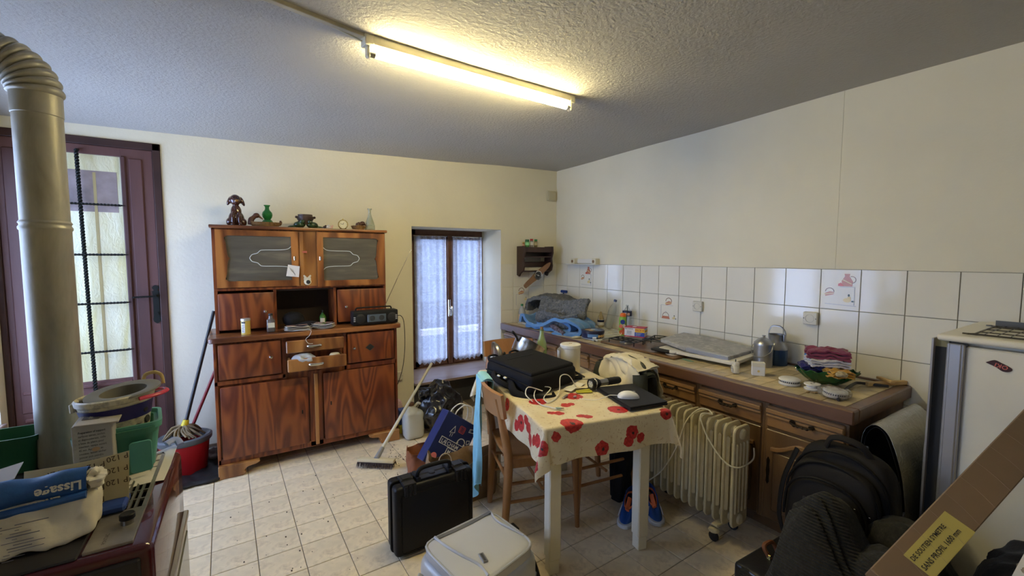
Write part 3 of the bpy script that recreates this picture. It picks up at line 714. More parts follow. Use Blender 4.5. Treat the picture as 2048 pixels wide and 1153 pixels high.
bm = B(); lathe(bm, [(0, .002), (.038, 0), (.041, .012), (.040, .04), (.030, .075), (.016, .115), (.0105, .14), (.0105, .165), (.019, .178), (.019, .181), (.009, .170), (.009, .14), (.015, .11), (.028, .075), (.037, .04), (.037, .012), (0, .008)], 28, Fm((.932, 3.69, TZ)))
ca_ = solo('glass_carafe', bm, glassmat('pale_glass', (.75, .78, .70), .22, .03, .35), 'clear glass carafe with a narrow neck on the right end of the dresser', 'carafe')
obj('water_line', lathe(B(), [(.0368, .042), (.0372, .044), (.0368, .046)], 24, Fm((.932, 3.69, TZ))), glassmat('line', (.5, .55, .5), .6), ca_)

# things on the dresser worktop, z .964
WZ = .965
YEL = mat('yellow_tin', (.65, .48, .10), .45)
tn = thing('yellow_tin', 'yellow cylindrical tin with a dark label, left on the dresser worktop', 'tin', (.022, 3.50, WZ))
obj('body', lathe(B(), [(0, 0), (.028, 0), (.028, .098), (0, .098)], 24, Fm((.022, 3.5, WZ))), YEL, tn)
obj('lid', lathe(B(), [(.0285, .094), (.030, .096), (.030, .108), (.027, .110), (0, .108)], 24, Fm((.022, 3.5, WZ))), mat('tin_lid', (.6, .6, .58), .3, .5), tn)
obj('label', lathe(B(), [(.0286, .012), (.0288, .09)], 8, Fm((.022, 3.5, WZ)), a0=R(-150), a1=R(-100)), PAPER, tn, 60)
bm = B()
for k in range(7): lathe(bm, [(.0290, .018+.008*k), (.0292, .021+.008*k)], 6, Fm((.022, 3.5, WZ)), a0=R(-145), a1=R(-110-5*(k % 2)))
lathe(bm, [(.0290, .078), (.0292, .088)], 8, Fm((.022, 3.5, WZ)), a0=R(-150), a1=R(-95)); obj('label_print', bm, INK, tn, 60)
bt = thing('square_bottle', 'clear square glass bottle with a black cap and cream label on the dresser', 'bottle', (.175, 3.50, WZ))
bm = B(); box(bm, .148, .202, 3.475, 3.525, WZ, WZ+.095, .012, seg=3); cyl(bm, (.175, 3.5, WZ+.093), (.175, 3.5, WZ+.118), .016, .011, 14); obj('glass', bm, glassmat('grey_glass', (.35, .32, .30), .35, .03, .4), bt)
obj('cap', cyl(B(), (.175, 3.5, WZ+.116), (.175, 3.5, WZ+.134), .014, n=14, bev=.002), INK, bt)
obj('label', box(B(), .155, .197, 3.4735, 3.4745, WZ+.035, WZ+.07), mat('label_cream', (.66, .62, .48), .6), bt, 0)
CAPM = mat('cap_black', (.010, .009, .010), .95, bs=.5, bscale=120)
bm = B(); soft(bm, Fm((.335, 3.66, WZ)), .15, .15, .12, 2.2, 4, .008, 9); soft(bm, Fm((.42, 3.60, WZ)), .16, .14, .045, 2.2, 4, .006, 9)
solo('baseball_cap', bm, CAPM, 'crumpled black cap lying in the dark niche of the dresser', 'cap', smooth=60)
NEWS = mat('newsprint', (.66, .62, .55), .85, var=.05)
def newspaper(cx, cy, w_, d_, rz, label, sd):
    t = thing('newspaper', label, 'newspaper', (cx, cy, WZ), rz, 'folded papers on the dresser worktop')
    for k in range(3):
        bm = B()
        def f(u, v, k=k):
            x = (u-.5)*w_*(1-.03*k); y = (v-.5)*d_; z = .006+.010*k+.006*math.sin(u*5+sd)+.008*max(0, .25-v)*4*(1 if k == 2 else .5)
            return V((x, y, z))
        surf(bm, f, 12, 6, .002); bm.transform(ROOT[t.name]); obj('sheet', bm, NEWS, t, 60)
    bm = B()
    for k in range(7): box(bm, -w_*.42, -w_*.42+w_*(.3+.08*(k % 3)), d_*(.36-.1*k), d_*(.36-.1*k)+.004, .0375, .038)
    box(bm, w_*.05, w_*.4, -d_*.1, d_*.3, .0375, .038); bm.transform(ROOT[t.name]); obj('print', bm, mat('print_grey', (.35, .22, .18), .8), t, 0)
newspaper(.345, 3.475, .17, .09, R(8), 'loosely folded newspaper in front of the black cap on the dresser', 1)
newspaper(.525, 3.51, .15, .12, R(-22), 'folded newspaper with red print below the green soap bottle', 2)
bm = B(); tube(bm, [(.255, 3.44, WZ+.012), (.30, 3.43, WZ+.006), (.36, 3.40, WZ+.012), (.42, 3.395, WZ+.006), (.41, 3.385, WZ-.03), (.385, 3.385, WZ-.055), (.40, 3.38, WZ-.085), (.43, 3.38, WZ-.09)], .0016, 6)
solo('white_cable', bm, WHITE, 'thin white cable hanging over the front edge of the dresser worktop', 'cable')
sp = thing('soap_bottle', 'small green hand soap bottle with a white label in the dresser niche', 'bottle', (.545, 3.68, WZ))
obj('body', lathe(B(), [(0, 0), (.022, 0), (.026, .01), (.026, .06), (.018, .078), (.010, .084), (.010, .095), (0, .095)], 18, Fm((.545, 3.68, WZ))), mat('soap_green', (.05, .16, .03), .2), sp)
bm = B(); cyl(bm, (.545, 3.68, WZ+.094), (.545, 3.68, WZ+.112), .004); cyl(bm, (.545, 3.685, WZ+.112), (.545, 3.66, WZ+.110), .004); obj('pump', bm, INK, sp)
obj('label', lathe(B(), [(.0262, .02), (.0265, .055)], 8, Fm((.545, 3.68, WZ)), a0=R(-140), a1=R(-60)), PAPER, sp, 60)
# radio
rd = thing('radio', 'black portable radio cassette player with its antenna raised, right end of the dresser', 'radio', (.90, 3.49, WZ))
bm = B(); box(bm, .725, 1.08, 3.44, 3.54, WZ+.004, WZ+.115, .012, seg=2)
for x in (.76, 1.04): cyl(bm, (x, 3.49, WZ), (x, 3.49, WZ+.006), .012)
obj('body', bm, BLACK, rd)
bm = B(); tube(bm, [(.76, 3.50, WZ+.112), (.765, 3.50, WZ+.132), (.80, 3.50, WZ+.136), (1.0, 3.50, WZ+.136), (1.035, 3.50, WZ+.132), (1.04, 3.50, WZ+.112)], .006, 8, 4); obj('carry_handle', bm, BLACK, rd)
DGR = mat('dark_grey', (.04, .045, .05), .3)
obj('cassette_window', box(B(), .835, .98, 3.4365, 3.442, WZ+.025, WZ+.085, .002), mat('window_smoke', (.10, .13, .16), .08), rd)
bm = B(); 
for x in (.870, .945): lathe(bm, [(0, .003), (.020, .003), (.022, 0)], 16, frame((x, 3.436, WZ+.055), (1, 0, 0), (0, 0, 1)))
obj('reel', bm, DGR, rd)
for x in (.783, 1.030):
    bm = B(); lathe(bm, [(0, .002), (.034, .002), (.038, 0)], 20, frame((x, 3.439, WZ+.055), (1, 0, 0), (0, 0, 1)))
    for k in range(4): box(bm, x-.026, x+.026, 3.435, 3.4375, WZ+.034+.013*k, WZ+.037+.013*k)
    obj('speaker_grille', bm, mat('grille_black', (.02, .02, .02), .5), rd)
bm = B()
for x in (.737, 1.062):
    for k in range(3): box(bm, x-.007, x+.007, 3.434, 3.441, WZ+.035+.014*k, WZ+.044+.014*k, .001)
obj('buttons', bm, mat('button_grey', (.35, .35, .35), .4), rd)
bm = B(); cyl(bm, (.985, 3.53, WZ+.112), (1.105, 3.53, WZ+.36), .0028, n=8); cyl(bm, (1.105, 3.53, WZ+.36), (1.225, 3.53, WZ+.595), .0017, n=8); ell(bm, (1.226, 3.53, WZ+.597), (.004, .004, .004), 2); obj('antenna', bm, CHROME, rd)
bm = B(); tube(bm, [(1.075, 3.49, WZ+.05), (1.12, 3.50, WZ+.05), (1.165, 3.56, WZ-.02), (1.19, 3.62, WZ-.22), (1.19, 3.68, WZ-.42), (1.165, 3.74, WZ-.58), (1.15, 3.82, WZ-.66), (1.19, 3.9, WZ-.60), (1.215, 3.895, WZ-.55)], .0028, 6)
obj('cord', bm, INK, rd)
def socket(name, M, label, two=False):
    t = thing(name, label, 'socket', tuple(M.translation))
    W_ = mat('socket_cream', (.66, .63, .52), .35)
    obj('plate', box(B(), -.04, .04, -.04, .04, 0, .028, .004, M), W_, t)
    obj('well', lathe(B(), [(.026, .030), (.024, .030), (.022, .010), (0, .010)], 20, M), mat('socket_well', (.45, .43, .36), .4), t)
    bm = B()
    for x in (-.009, .009): lathe(bm, [(0, .0105), (.004, .0105)], 8, M @ Matrix.Translation((x, 0, .0002)))
    for x in (-.034, .034): lathe(bm, [(0, .0285), (.003, .0285)], 8, M @ Matrix.Translation((x, 0, 0)))
    obj('contact_holes', bm, INK, t, 0); obj('earth_pin', cyl(B(), M @ V((0, -.010, .010)), M @ V((0, -.010, .026)), .0025, n=8), STEEL, t)
socket('wall_socket', frame((1.215, BY-.001, .395), (1, 0, 0), (0, 0, 1)), 'cream wall socket low on the wall between dresser and window')
socket('wall_socket', frame((BX-.0085, 2.085, 1.115), (0, -1, 0), (0, 0, 1)), 'cream power socket on the tiles above the insulation board')
socket('wall_socket', frame((BX-.0085, 1.285, 1.115), (0, -1, 0), (0, 0, 1)), 'cream power socket on the tiles between milk cans and cloth pile')
bm = B(); box(bm, 2.935, 3.06, BY-.02, BY, 2.135, 2.245, .006, seg=2); jb = solo('junction_box', bm, mat('beige_box', (.55, .50, .34), .6), 'beige square junction box high in the room corner', 'junction box')
obj('lid', box(B(), 2.95, 3.045, BY-.024, BY-.019, 2.15, 2.23, .004), mat('beige_box', (.5, .5, .3)), jb)
# the open lower drawer's contents
pb = B(); soft(pb, Fm((.37, 3.37, .745)), .17, .10, .06, 2.5, 4, .01, 14, .012, 18); solo('plastic_bag', pb, glassmat('bag_white', (.62, .66, .72), .7, .15, .3), 'crumpled translucent plastic bag in the open dresser drawer', 'bag', smooth=60)
pb = B(); lathe(pb, [(0, 0), (.03, .002), (.038, .016), (.03, .028), (0, .032)], 18, Fm((.575, 3.37, .762))); solo('wooden_disc', pb, mat('disc_cream', (.68, .58, .36), .5), 'round cream lid in the right of the open dresser drawer', 'lid')

# ------------------------------------------------------------------ ceiling tube lamp and cable trunking
A0, A1 = V((.52, 1.935, 0)), V((1.675, 2.045, 0)); za, zb = ceil_z(A0.x, A0.y), ceil_z(A1.x, A1.y)
A0.z, A1.z = za, zb
ML = frame(A0, A1-A0, (A1-A0).cross(V((0, 0, -1))))   # local z points down or up; fixed below
LL = (A1-A0).length
ex = (A1-A0).normalized(); ez = V((0, 0, -1)); ey = ez.cross(ex).normalized()
ML = Matrix(((ex.x, ey.x, ez.x, A0.x), (ex.y, ey.y, ez.y, A0.y), (ex.z, ey.z, ez.z, A0.z), (0, 0, 0, 1)))  # z down
lamp = thing('tube_lamp', 'cream fluorescent batten with one lit tube on the ceiling', 'lamp', tuple(A0))
BAT = mat('batten_cream', (.66, .62, .48), .4)
b = B(); box(b, -.03, LL+.03, -.027, .027, -.03, .036, .006, ML, 2); obj('batten', b, BAT, lamp)
for x0, x1 in ((-.045, -.005), (LL+.005, LL+.045)):
    b = B(); box(b, x0, x1, -.029, .029, -.02, .040, .004, ML); box(b, x0+.012, x1-.012, -.017, .017, .03, .086, .006, ML); obj('tube_holder', b, BAT, lamp)
b = B(); cyl(b, ML @ V((-.018, 0, .066)), ML @ V((LL+.018, 0, .066)), .013, n=16)
TUBE = mat('lit_tube', (1, .95, .7), .4, emit=(1.0, .84, .43), es=TUBEW)
obj('tube', b, TUBE, lamp)
b = B()
for x in (-.020, LL-.006): b = B(); cyl(b, ML @ V((x, 0, .066)), ML @ V((x+.026, 0, .066)), .0136, n=16); obj('end_cap', b, CHROME, lamp)
tr = thing('cable_trunking', 'cream cable trunking and wire running along the ceiling to the tube lamp', 'trunking', (-.2, 1.75, 2.39))
def cpt(x, y, dz=0): return V((x, y, ceil_z(x, y)-dz))
b = B()
pts = [(-.95, 1.66), (-.4, 1.74), (.05, 1.81), (.47, 1.92)]
for (x0, y0), (x1, y1) in zip(pts, pts[1:]):
    p0, p1 = cpt(x0, y0), cpt(x1, y1); d = (p1-p0); M = frame(p0, d, V((0, 0, 1)).cross(d)); box(b, 0, d.length+.004, -.013, .013, -.014, .006, .002, M)
obj('channel', b, mat('trunking_cream', (.55, .50, .36), .6, var=.25, vs=8), tr)
b = B(); tube(b, [cpt(-.4, 1.765, .004), cpt(.1, 1.845, .006), cpt(.3, 1.89, .006), cpt(.49, 1.945, .02)], .004, 6, 4); obj('wire', b, BAT, tr)

# ------------------------------------------------------------------ kitchen counter
OAK = wood('counter_oak', (.045, .022, .009), (.13, .070, .028), (.19, .105, .042), (9, 9, 1.2), 9, .42, .25)
OAKH = wood('counter_oak_across', (.030, .010, .006), (.075, .030, .014), (.13, .058, .026), (9, 1.2, 9), 9, .38, .3)
OAKL = wood('counter_oak_light', (.10, .048, .016), (.20, .10, .038), (.30, .16, .06), (9, 2.0, 9), 10, .35, .35)
ct = thing('worktop_edge', 'long dark wooden worktop frame carrying the tiles, along the right wall', 'worktop', (2.7, 2.3, .73))
Y0, Y1, CZ = .79, 3.90, .80
b = B(); box(b, 2.325, 2.385, Y0-.01, Y1+.01, .735, CZ+.004, .006); box(b, 2.385, 3.075, Y0-.01, Y0+.045, .735, CZ+.004, .006); box(b, 2.385, 3.075, Y0+.04, Y1+.01, .74, .79); box(b, 3.045, 3.075, Y0, Y1, .76, CZ+.004, .003)
obj('edge', b, OAKH, ct)
ctm = B(); box(ctm, -.0485, .0485, -.0485, .0485, -.006, 0, .0015); ctme = mesh_of('tile', ctm, CTILE, 0)
b = B(); box(b, 2.384, 3.046, Y0+.04, Y1, .788, .7955); obj('tile_bed', b, GROUT, ct, 0)
TCX = [2.435+.1005*k for k in range(7)]
for j in range(31):
    y = Y0+.095+.1005*j
    for k, x in enumerate(TCX):
        if x > 3.04 or y > Y1-.03: continue
        if 1.86 < y < 2.60 and 0 < k < 7: continue
        if 2.62 < y and k > 0: continue
        if x+.05 > 3.045: continue
        inst('tile', ctme, ct, Fm((x, y, .8015)))
# cabinets: units under the worktop
ysp = [.81, 1.19, 1.59, 1.97, 2.56, 2.97, 3.36, 3.89]
def arch(y0, y1, z, s):
    n = 14; up_, lo = [], []
    for i in range(n+1):
        t = i/n; yy = y0+(y1-y0)*t; zz = z+s*(.5-.5*math.cos(2*math.pi*t))**1.3*.055
        up_.append((yy, zz+.022)); lo.append((yy, zz))
    return up_+lo[::-1]
lab = ['right end one, behind the black rucksack', 'behind the near end of the oil radiator', 'behind the far half of the oil radiator', 'wide one behind the draped chair', 'under the biscuit tin', 'under the sink, second from the far wall', 'under the grey insulation piece in the far corner']
for k, (y0, y1) in enumerate(zip(ysp, ysp[1:])):
    u = thing('base_cabinet', 'dark oak base cabinet under the worktop, '+lab[k], 'cabinet', (2.72, (y0+y1)/2, 0), 0, 'oak base cabinets')
    b = B(); box(b, 2.385, 3.07, y0+.001, y1-.001, .085, .735); box(b, 2.44, 3.05, y0, y1, 0, .09); box(b, 2.372, 2.39, y0, y0+.022, .085, .735, .002); box(b, 2.372, 2.39, y1-.022, y1, .085, .735, .002); box(b, 2.374, 2.39, y0, y1, .585, .61, .002)
    obj('carcass', b, OAK, u)
    d_ = B(); box(d_, 2.362, 2.385, y0+.014, y1-.014, .60, .715, .004); dd = obj('drawer', d_, OAKL, u)
    m_ = B(); box(m_, 2.346, 2.364, y0+.014, y1-.014, .676, .700, .004); box(m_, 2.352, 2.364, y0+.014, y1-.014, .655, .670, .004); obj('moulding', m_, OAKL, dd)
    h = B(); yc_ = (y0+y1)/2; tube(h, [(2.350, yc_-.055, .664), (2.334, yc_-.04, .660), (2.332, yc_, .655), (2.334, yc_+.04, .660), (2.350, yc_+.055, .664)], .005, 8, 4)
    for q in (-.03, -.01, .01, .03): ell(h, (2.332, yc_+q, .655), (.008, .008, .007), 2)
    for s in (-1, 1): prism(h, [(0, .012), (.02*s, .004), (.02*s, -.006), (0, -.012), (-.008*s, 0)], .004, frame((2.352, yc_+s*.05, .664), (0, -1, 0), (0, 0, 1)))
    obj('handle', h, mat('dark_bronze', (.05, .035, .018), .35, metal=.8), dd)
    p = B(); box(p, 2.362, 2.385, y0+.014, y1-.014, .095, .585, .004); dr_ = obj('door', p, OAK, u)
    p = B(); prism(p, [(-a, z) for a, z in arch(y0+.045, y1-.045, .475, 1.0)], .018, frame((2.364, 0, 0), (0, -1, 0), (0, 0, 1)), .003); obj('arched_moulding', p, OAKL, dr_)
    p = B(); box(p, 2.355, 2.364, y0+.055, y1-.055, .15, .475, .008); obj('raised_panel', p, OAK, dr_)
    p = B(); prism(p, [(0, .075), (.008, .06), (.006, .03), (.009, 0), (.006, -.03), (.008, -.06), (0, -.075), (-.008, -.06), (-.006, -.03), (-.009, 0), (-.006, .03), (-.008, .06)], .004, frame((2.362, y1-.032, .36), (0, -1, 0), (0, 0, 1))); obj('keyhole_plate', p, mat('dark_bronze', (.05, .03, .02)), dr_)

# sink with draining board
SINKM = mat('sink_cream', (.66, .64, .55), .25)
sk = thing('sink', 'cream ceramic sink and draining board with steel rim under the blue towel', 'sink', (2.75, 3.15, CZ))
b = B(); box(b, 2.50, 2.53, 2.62, 3.84, CZ-.004, CZ+.014, .004); box(b, 3.00, 3.03, 2.62, 3.84, CZ-.004, CZ+.014, .004); box(b, 2.53, 3.0, 2.62, 2.65, CZ-.004, CZ+.014, .004); box(b, 2.53, 3.0, 3.81, 3.84, CZ-.004, CZ+.014, .004); box(b, 2.53, 3.0, 3.20, 3.24, CZ-.01, CZ+.012, .004)
obj('rim', b, SINKM, sk)
b = B(); box(b, 2.525, 3.005, 2.645, 3.21, CZ-.004, CZ+.003)
for k in range(7): box(b, 2.58, 2.96, 2.70+.065*k, 2.715+.065*k, CZ+.002, CZ+.008, .002)
obj('drainer', b, SINKM, sk)
b = B(); box(b, 2.525, 3.005, 3.235, 3.815, CZ-.006, CZ+.001); obj('bowl', b, mat('sink_dark', (.35, .34, .3), .3), sk)

# gas hob
hb = thing('gas_hob', 'brown enamelled gas hob with black wire pan supports, in the worktop', 'hob', (2.77, 2.23, CZ))
HOBM = mat('hob_brown', (.16, .085, .035), .35, coat=.3, var=.4, vs=9, dirt=(.06, .035, .02), dscale=12)
b = B(); box(b, 2.50, 3.035, 1.87, 2.59, CZ-.005, CZ+.012, .006); obj('hob_plate', b, HOBM, hb)
for bx_, by_, r in ((2.63, 2.42, .045), (2.88, 2.42, .035), (2.63, 2.05, .035), (2.88, 2.05, .045)):
    b = B(); lathe(b, [(0, 0), (r*1.3, 0), (r*1.2, .008), (r, .010), (r, .02), (0, .022)], 20, Fm((bx_, by_, CZ+.012))); obj('burner', b, mat('burner_grey', (.18, .17, .16), .4, .6), hb)
def wires(bm, cx, cy, z, w_, h_, rz):
    M = Fm((cx, cy, z), rz); P = lambda x, y, q=0: M @ V((x, y, q))
    for a, c in (((-w_, -h_), (w_, -h_)), ((w_, -h_), (w_, h_)), ((w_, h_), (-w_, h_)), ((-w_, h_), (-w_, -h_))): cyl(bm, P(*a), P(*c), .004, n=6)
    for a in ((-w_, -h_), (w_, -h_), (w_, h_), (-w_, h_)): cyl(bm, P(*a), P(*a, -.03), .004, n=6)
    for k in (-.4, 0, .4): cyl(bm, P(-w_, h_*k), P(w_, h_*k), .0035, n=6)
    cyl(bm, P(0, -h_), P(0, h_), .0035, n=6)
b = B(); wires(b, 2.90, 2.10, CZ+.045, .12, .20, 0); wires(b, 2.84, 2.15, CZ+.056, .13, .17, .4); obj('pan_support', b, IRON, hb)
b = B(); wires(b, 2.60, 2.40, CZ+.043, .06, .12, .1); obj('pan_support', b, IRON, hb)
b = B(); box(b, -.09, .09, -.075, .075, 0, .018, .008, Fm((2.62, 2.03, CZ+.022), .12)); box(b, -.075, .075, -.06, .06, .018, .022, .003, Fm((2.62, 2.03, CZ+.020), .12)); solo('griddle_plate', b, mat('cast_iron', (.010, .010, .010), .5), 'black flat cast plate lying on the front of the gas hob', 'plate')
b = B(); tube(b, [(2.50, 2.66, CZ+.006), (2.47, 2.62, CZ+.004), (2.52, 2.66, CZ+.004), (2.70, 2.50, CZ+.045), (2.72, 2.50, CZ+.30)], .003, 6, 1); solo('bent_wire', b, IRON, 'thin black bent wire standing in front of the fruit juice bottle', 'wire')

# things on the worktop ------------------------------------------------
def bottle(name, label, x, y, z, prof, m, cap=None, capm=None, lab=None, labm=None, tilt=None, cat='bottle', n=20, extra=None):
    t = thing(name, label, cat, (x, y, z)); M = Fm((x, y, z), 0, *(tilt or (0, 0)))
    obj('body', lathe(B(), prof, n, M), m, t)
    if cap: obj('cap', lathe(B(), [(0, cap[0]), (cap[2], cap[0]), (cap[2], cap[1]-.002), (cap[2]-.002, cap[1]), (0, cap[1])], 14, M), capm, t)
    if lab: obj('label', lathe(B(), [(lab[2]+.0006, lab[0]), (lab[2]+.0012, (lab[0]+lab[1])/2), (lab[2]+.0006, lab[1])], n, M), labm, t, 60)
    return t, M
PET = glassmat('pet', (.80, .82, .80), .12, .04, .42); PETB = glassmat('pet_oil', (.75, .62, .35), .45, .05, .4)
def pet(r, h, ribs=5):
    p = [(0, 0), (r*.8, 0), (r, .012)]
    for k in range(ribs): z = .03+(h*.55-.03)*k/ribs; p += [(r, z), (r*.94, z+.008), (r, z+.016)]
    return p+[(r, h*.62), (r*.8, h*.78), (r*.35, h*.92), (.013, h*.94), (.013, h), (0, h)]
GRN = mat('cap_green', (.01, .16, .05), .4)
bottle('oil_bottle', 'clear bottle with a green cap and orange label, in the far corner of the worktop', 2.53, 3.80, CZ+.001, pet(.038, .19, 4), glassmat('pet_cloudy', (.74, .74, .68), .5, .05, .35), (.185, .205, .014), GRN, (.02, .095, .038), mat('label_orange', (.62, .40, .26), .5, var=.25, vs=30))
bottle('washing_up_bottle', 'small dark bottle with a crimson cap behind the towel heap', 3.0, 3.33, CZ+.016, [(0, 0), (.022, 0), (.024, .02), (.022, .07), (.012, .095), (.009, .1), (0, .1)], mat('dark_liquid', (.03, .022, .018), .15), (.1, .135, .012), mat('cap_crimson', (.28, .01, .06), .4))
t, M = bottle('honey_bottle', 'amber syrup bottle with a white and navy label beside the leaning water bottle', 3.0, 3.10, CZ+.016, [(0, 0), (.030, 0), (.032, .02), (.032, .07), (.026, .10), (.012, .13), (.010, .15), (0, .15)], PETB, None, None, (.02, .075, .032), mat('label_white', (.66, .66, .66), .5)); 
obj('label_band', lathe(B(), [(.0338, .05), (.0342, .072)], 20, M), mat('navy', (.01, .015, .06), .5), t)
bottle('water_bottle', 'empty clear plastic bottle leaning to the left against the tiles', 2.985, 2.99, CZ+.02, pet(.040, .27), PET, (.268, .288, .0155), mat('cap_dim_blue', (.06, .08, .16), .4), tilt=(R(12), R(8)))
t, M = bottle('water_bottle', 'upright clear plastic bottle with a navy label, behind the fruit juice bottle', 3.0, 2.76, CZ+.001, pet(.042, .265), PET, None, None, (.165, .21, .0415), mat('navy', (.01, .015, .06), .5))
obj('label_print', lathe(B(), [(.0432, .172), (.0438, .185), (.0432, .196)], 8, M, a0=R(-175), a1=R(-105)), mat('print_peach', (.6, .35, .25), .5), t, 60)
t, M = bottle('juice_bottle', 'green fruit juice bottle with an orange cap, left of the battery pack box', 2.84, 2.66, CZ+.013, [(0, 0), (.030, 0), (.034, .01), (.034, .155), (.028, .168), (.018, .175), (0, .176)], mat('juice_green', (.22, .42, .05), .35), None, None)
obj('cap', lathe(B(), [(.026, .166), (.028, .172), (.026, .19), (.016, .20), (0, .202)], 18, M), mat('cap_orange', (.78, .16, .02), .4), t)
for a, z, r, c, nme in ((-150, .035, .022, (.55, .10, .03), 'peach'), (-115, .055, .02, (.62, .14, .03), 'peach'), (-165, .085, .018, (.6, .16, .06), 'peach'), (-120, .09, .016, (.7, .55, .4), 'flesh'), (-140, .125, .020, (.02, .04, .20), 'blue'), (-175, .02, .015, (.75, .7, .5), 'pale'), (-100, .02, .016, (.75, .35, .1), 'pale2')):
    b = B(); q = R(a); lathe(b, [(0, .0006), (r, .0006), (r*1.02, -.0015)], 12, M @ frame((.0345*math.cos(q), .0345*math.sin(q), z), (-math.sin(q), math.cos(q), 0), (0, 0, 1)))
    obj('fruit_print', b, mat('fp_'+nme, c, .4), t, 0)
# blue biscuit tin
bt = thing('biscuit_tin', 'round navy biscuit tin with a picture lid, on the sink edge', 'tin', (2.56, 2.76, CZ+.014)); M = Fm((2.56, 2.74, CZ+.015))
NAVY = mat('tin_navy', (.012, .02, .07), .3)
obj('body', lathe(B(), [(0, 0), (.094, 0), (.096, .003), (.096, .055), (0, .055)], 32, M), NAVY, bt)
obj('lid', lathe(B(), [(.097, .04), (.099, .042), (.099, .06), (.096, .064), (.09, .062), (0, .062)], 32, M), mat('tin_rim', (.02, .02, .045), .3), bt)
for r, a, d_, c, nme in ((.03, 140, .04, (.55, .34, .12), 'biscuit'), (.028, 30, .045, (.10, .22, .42), 'skyblue'), (.03, -70, .045, (.13, .25, .4), 'skyblue'), (.024, 60, .01, (.66, .64, .52), 'cream'), (.02, -150, .05, (.5, .36, .15), 'biscuit')):
    obj('lid_print', lathe(B(), [(0, .0632), (r, .0630)], 14, M @ Matrix.Translation((d_*math.cos(R(a)), d_*math.sin(R(a)), 0))), mat('pr_'+nme, c, .4), bt, 0)
obj('side_print', lathe(B(), [(.0965, .01), (.0967, .038)], 10, M, a0=R(-160), a1=R(-105)), mat('pr_skyblue', (.10, .22, .42), .4), bt, 60)
for a in (-100, -86, -72, -58): b = B(); q = R(a); lathe(b, [(0, .0012), (.011, .0012), (.012, -.001)], 12, M @ frame((.0965*math.cos(q), .0965*math.sin(q), .02), (-math.sin(q), math.cos(q), 0), (0, 0, 1))); obj('biscuit_print', b, mat('pr_biscuit', (.5, .3, .1)), bt, 0)
b = B(); q = R(-125); box(b, -.016, .016, -.007, .007, 0, .0015, 0, M @ frame((.0965*math.cos(q), .0965*math.sin(q), .010), (-math.sin(q), math.cos(q), 0), (0, 0, 1))); obj('bar_label', b, PAPER, bt, 0)
b = B(); soft(b, Fm((2.46, 2.84, CZ+.002)), .10, .06, .012, 2.2, 3, .003, 12); solo('sponge_cloth', b, mat('cream_cloth', (.70, .64, .42), .9), 'small cream cloth beside the biscuit tin', 'cloth')
# battery pack box
PBX = thing('cardboard_pack', 'white, yellow and blue RECHARGE PACK 4 carton standing on the hob', 'box', (2.78, 2.47, CZ+.05))
MP = frame((2.70, 2.54, CZ+.047), (.10, -.155, 0), (0, 0, 1))   # front face: x along, y up, z toward the room
MP = frame((2.695, 2.505, CZ+.047), (.42, -.90, 0), (0, 0, 1)); WP, HP, DP = .165, .078, .09
b = B(); box(b, 0, WP, 0, HP, -DP, 0, .001, MP); obj('carton', b, mat('carton_white', (.74, .72, .72), .5), PBX, 0)
b = B(); box(b, -.0006, WP+.0006, -.0005, .007, -DP-.0006, .0006, 0, MP); box(b, -.0006, WP+.0006, HP-.005, HP+.001, -DP-.0006, .0006, 0, MP); obj('red_band', b, mat('carton_red', (.50, .03, .06), .5), PBX, 0)
b = B(); box(b, .088, WP+.0004, .040, HP-.006, -.001, .0009, 0, MP); obj('yellow_panel', b, mat('carton_yellow', (.80, .48, .02), .5), PBX, 0)
b = B(); box(b, .085, WP+.0004, .007, .040, -.001, .0009, 0, MP); obj('blue_panel', b, mat('carton_blue', (.03, .07, .35), .5), PBX, 0)
b = B(); box(b, .02, .06, .022, .050, -.001, .0009, .002, MP); obj('picture', b, mat('carton_grey', (.45, .45, .48), .5), PBX, 0)
text('RECHARGE', .014, MP @ Matrix.Translation((.005, .060, .0012)), INK, PBX, sx=.95); text('PACK 4', .026, MP @ Matrix.Translation((.092, .048, .0012)), mat('carton_red', (.5, 0, 0)), PBX, sx=.78, bold=.01)
for k, s in enumerate(('ABSORBEUR', 'HUMIDITE', 'LOT DE 4')): text(s, .0085, MP @ Matrix.Translation((.095, .030-.010*k, .0012)), PAPER, PBX)
text('SANS ODEUR', .008, MP @ Matrix.Translation((.01, .012, .0012)), mat('carton_blue', (0, 0, 0)), PBX)
MS = MP @ Matrix.Translation((WP, 0, 0)) @ Matrix.Rotation(R(90), 4, 'Y')
b = B(); box(b, .002, DP-.002, .040, .058, -.001, .0008, 0, MS); obj('side_band', b, mat('carton_yellow', (0, 0, 0)), PBX, 0)
text('RECHARGE', .013, MS @ Matrix.Translation((.008, .060, .001)), mat('carton_blue', (0, 0, 0)), PBX, sx=.9); text('PACK 4', .016, MS @ Matrix.Translation((.016, .044, .001)), INK, PBX)
b = B(); box(b, .015, DP-.015, .008, .036, -.001, .0008, .002, MS); obj('side_picture', b, mat('carton_grey', (0, 0, 0)), PBX, 0)
b = B(); box(b, .06, .09, HP, HP+.004, -.05, -.02, .001, MP); obj('tape', b, PAPER, PBX, 0)
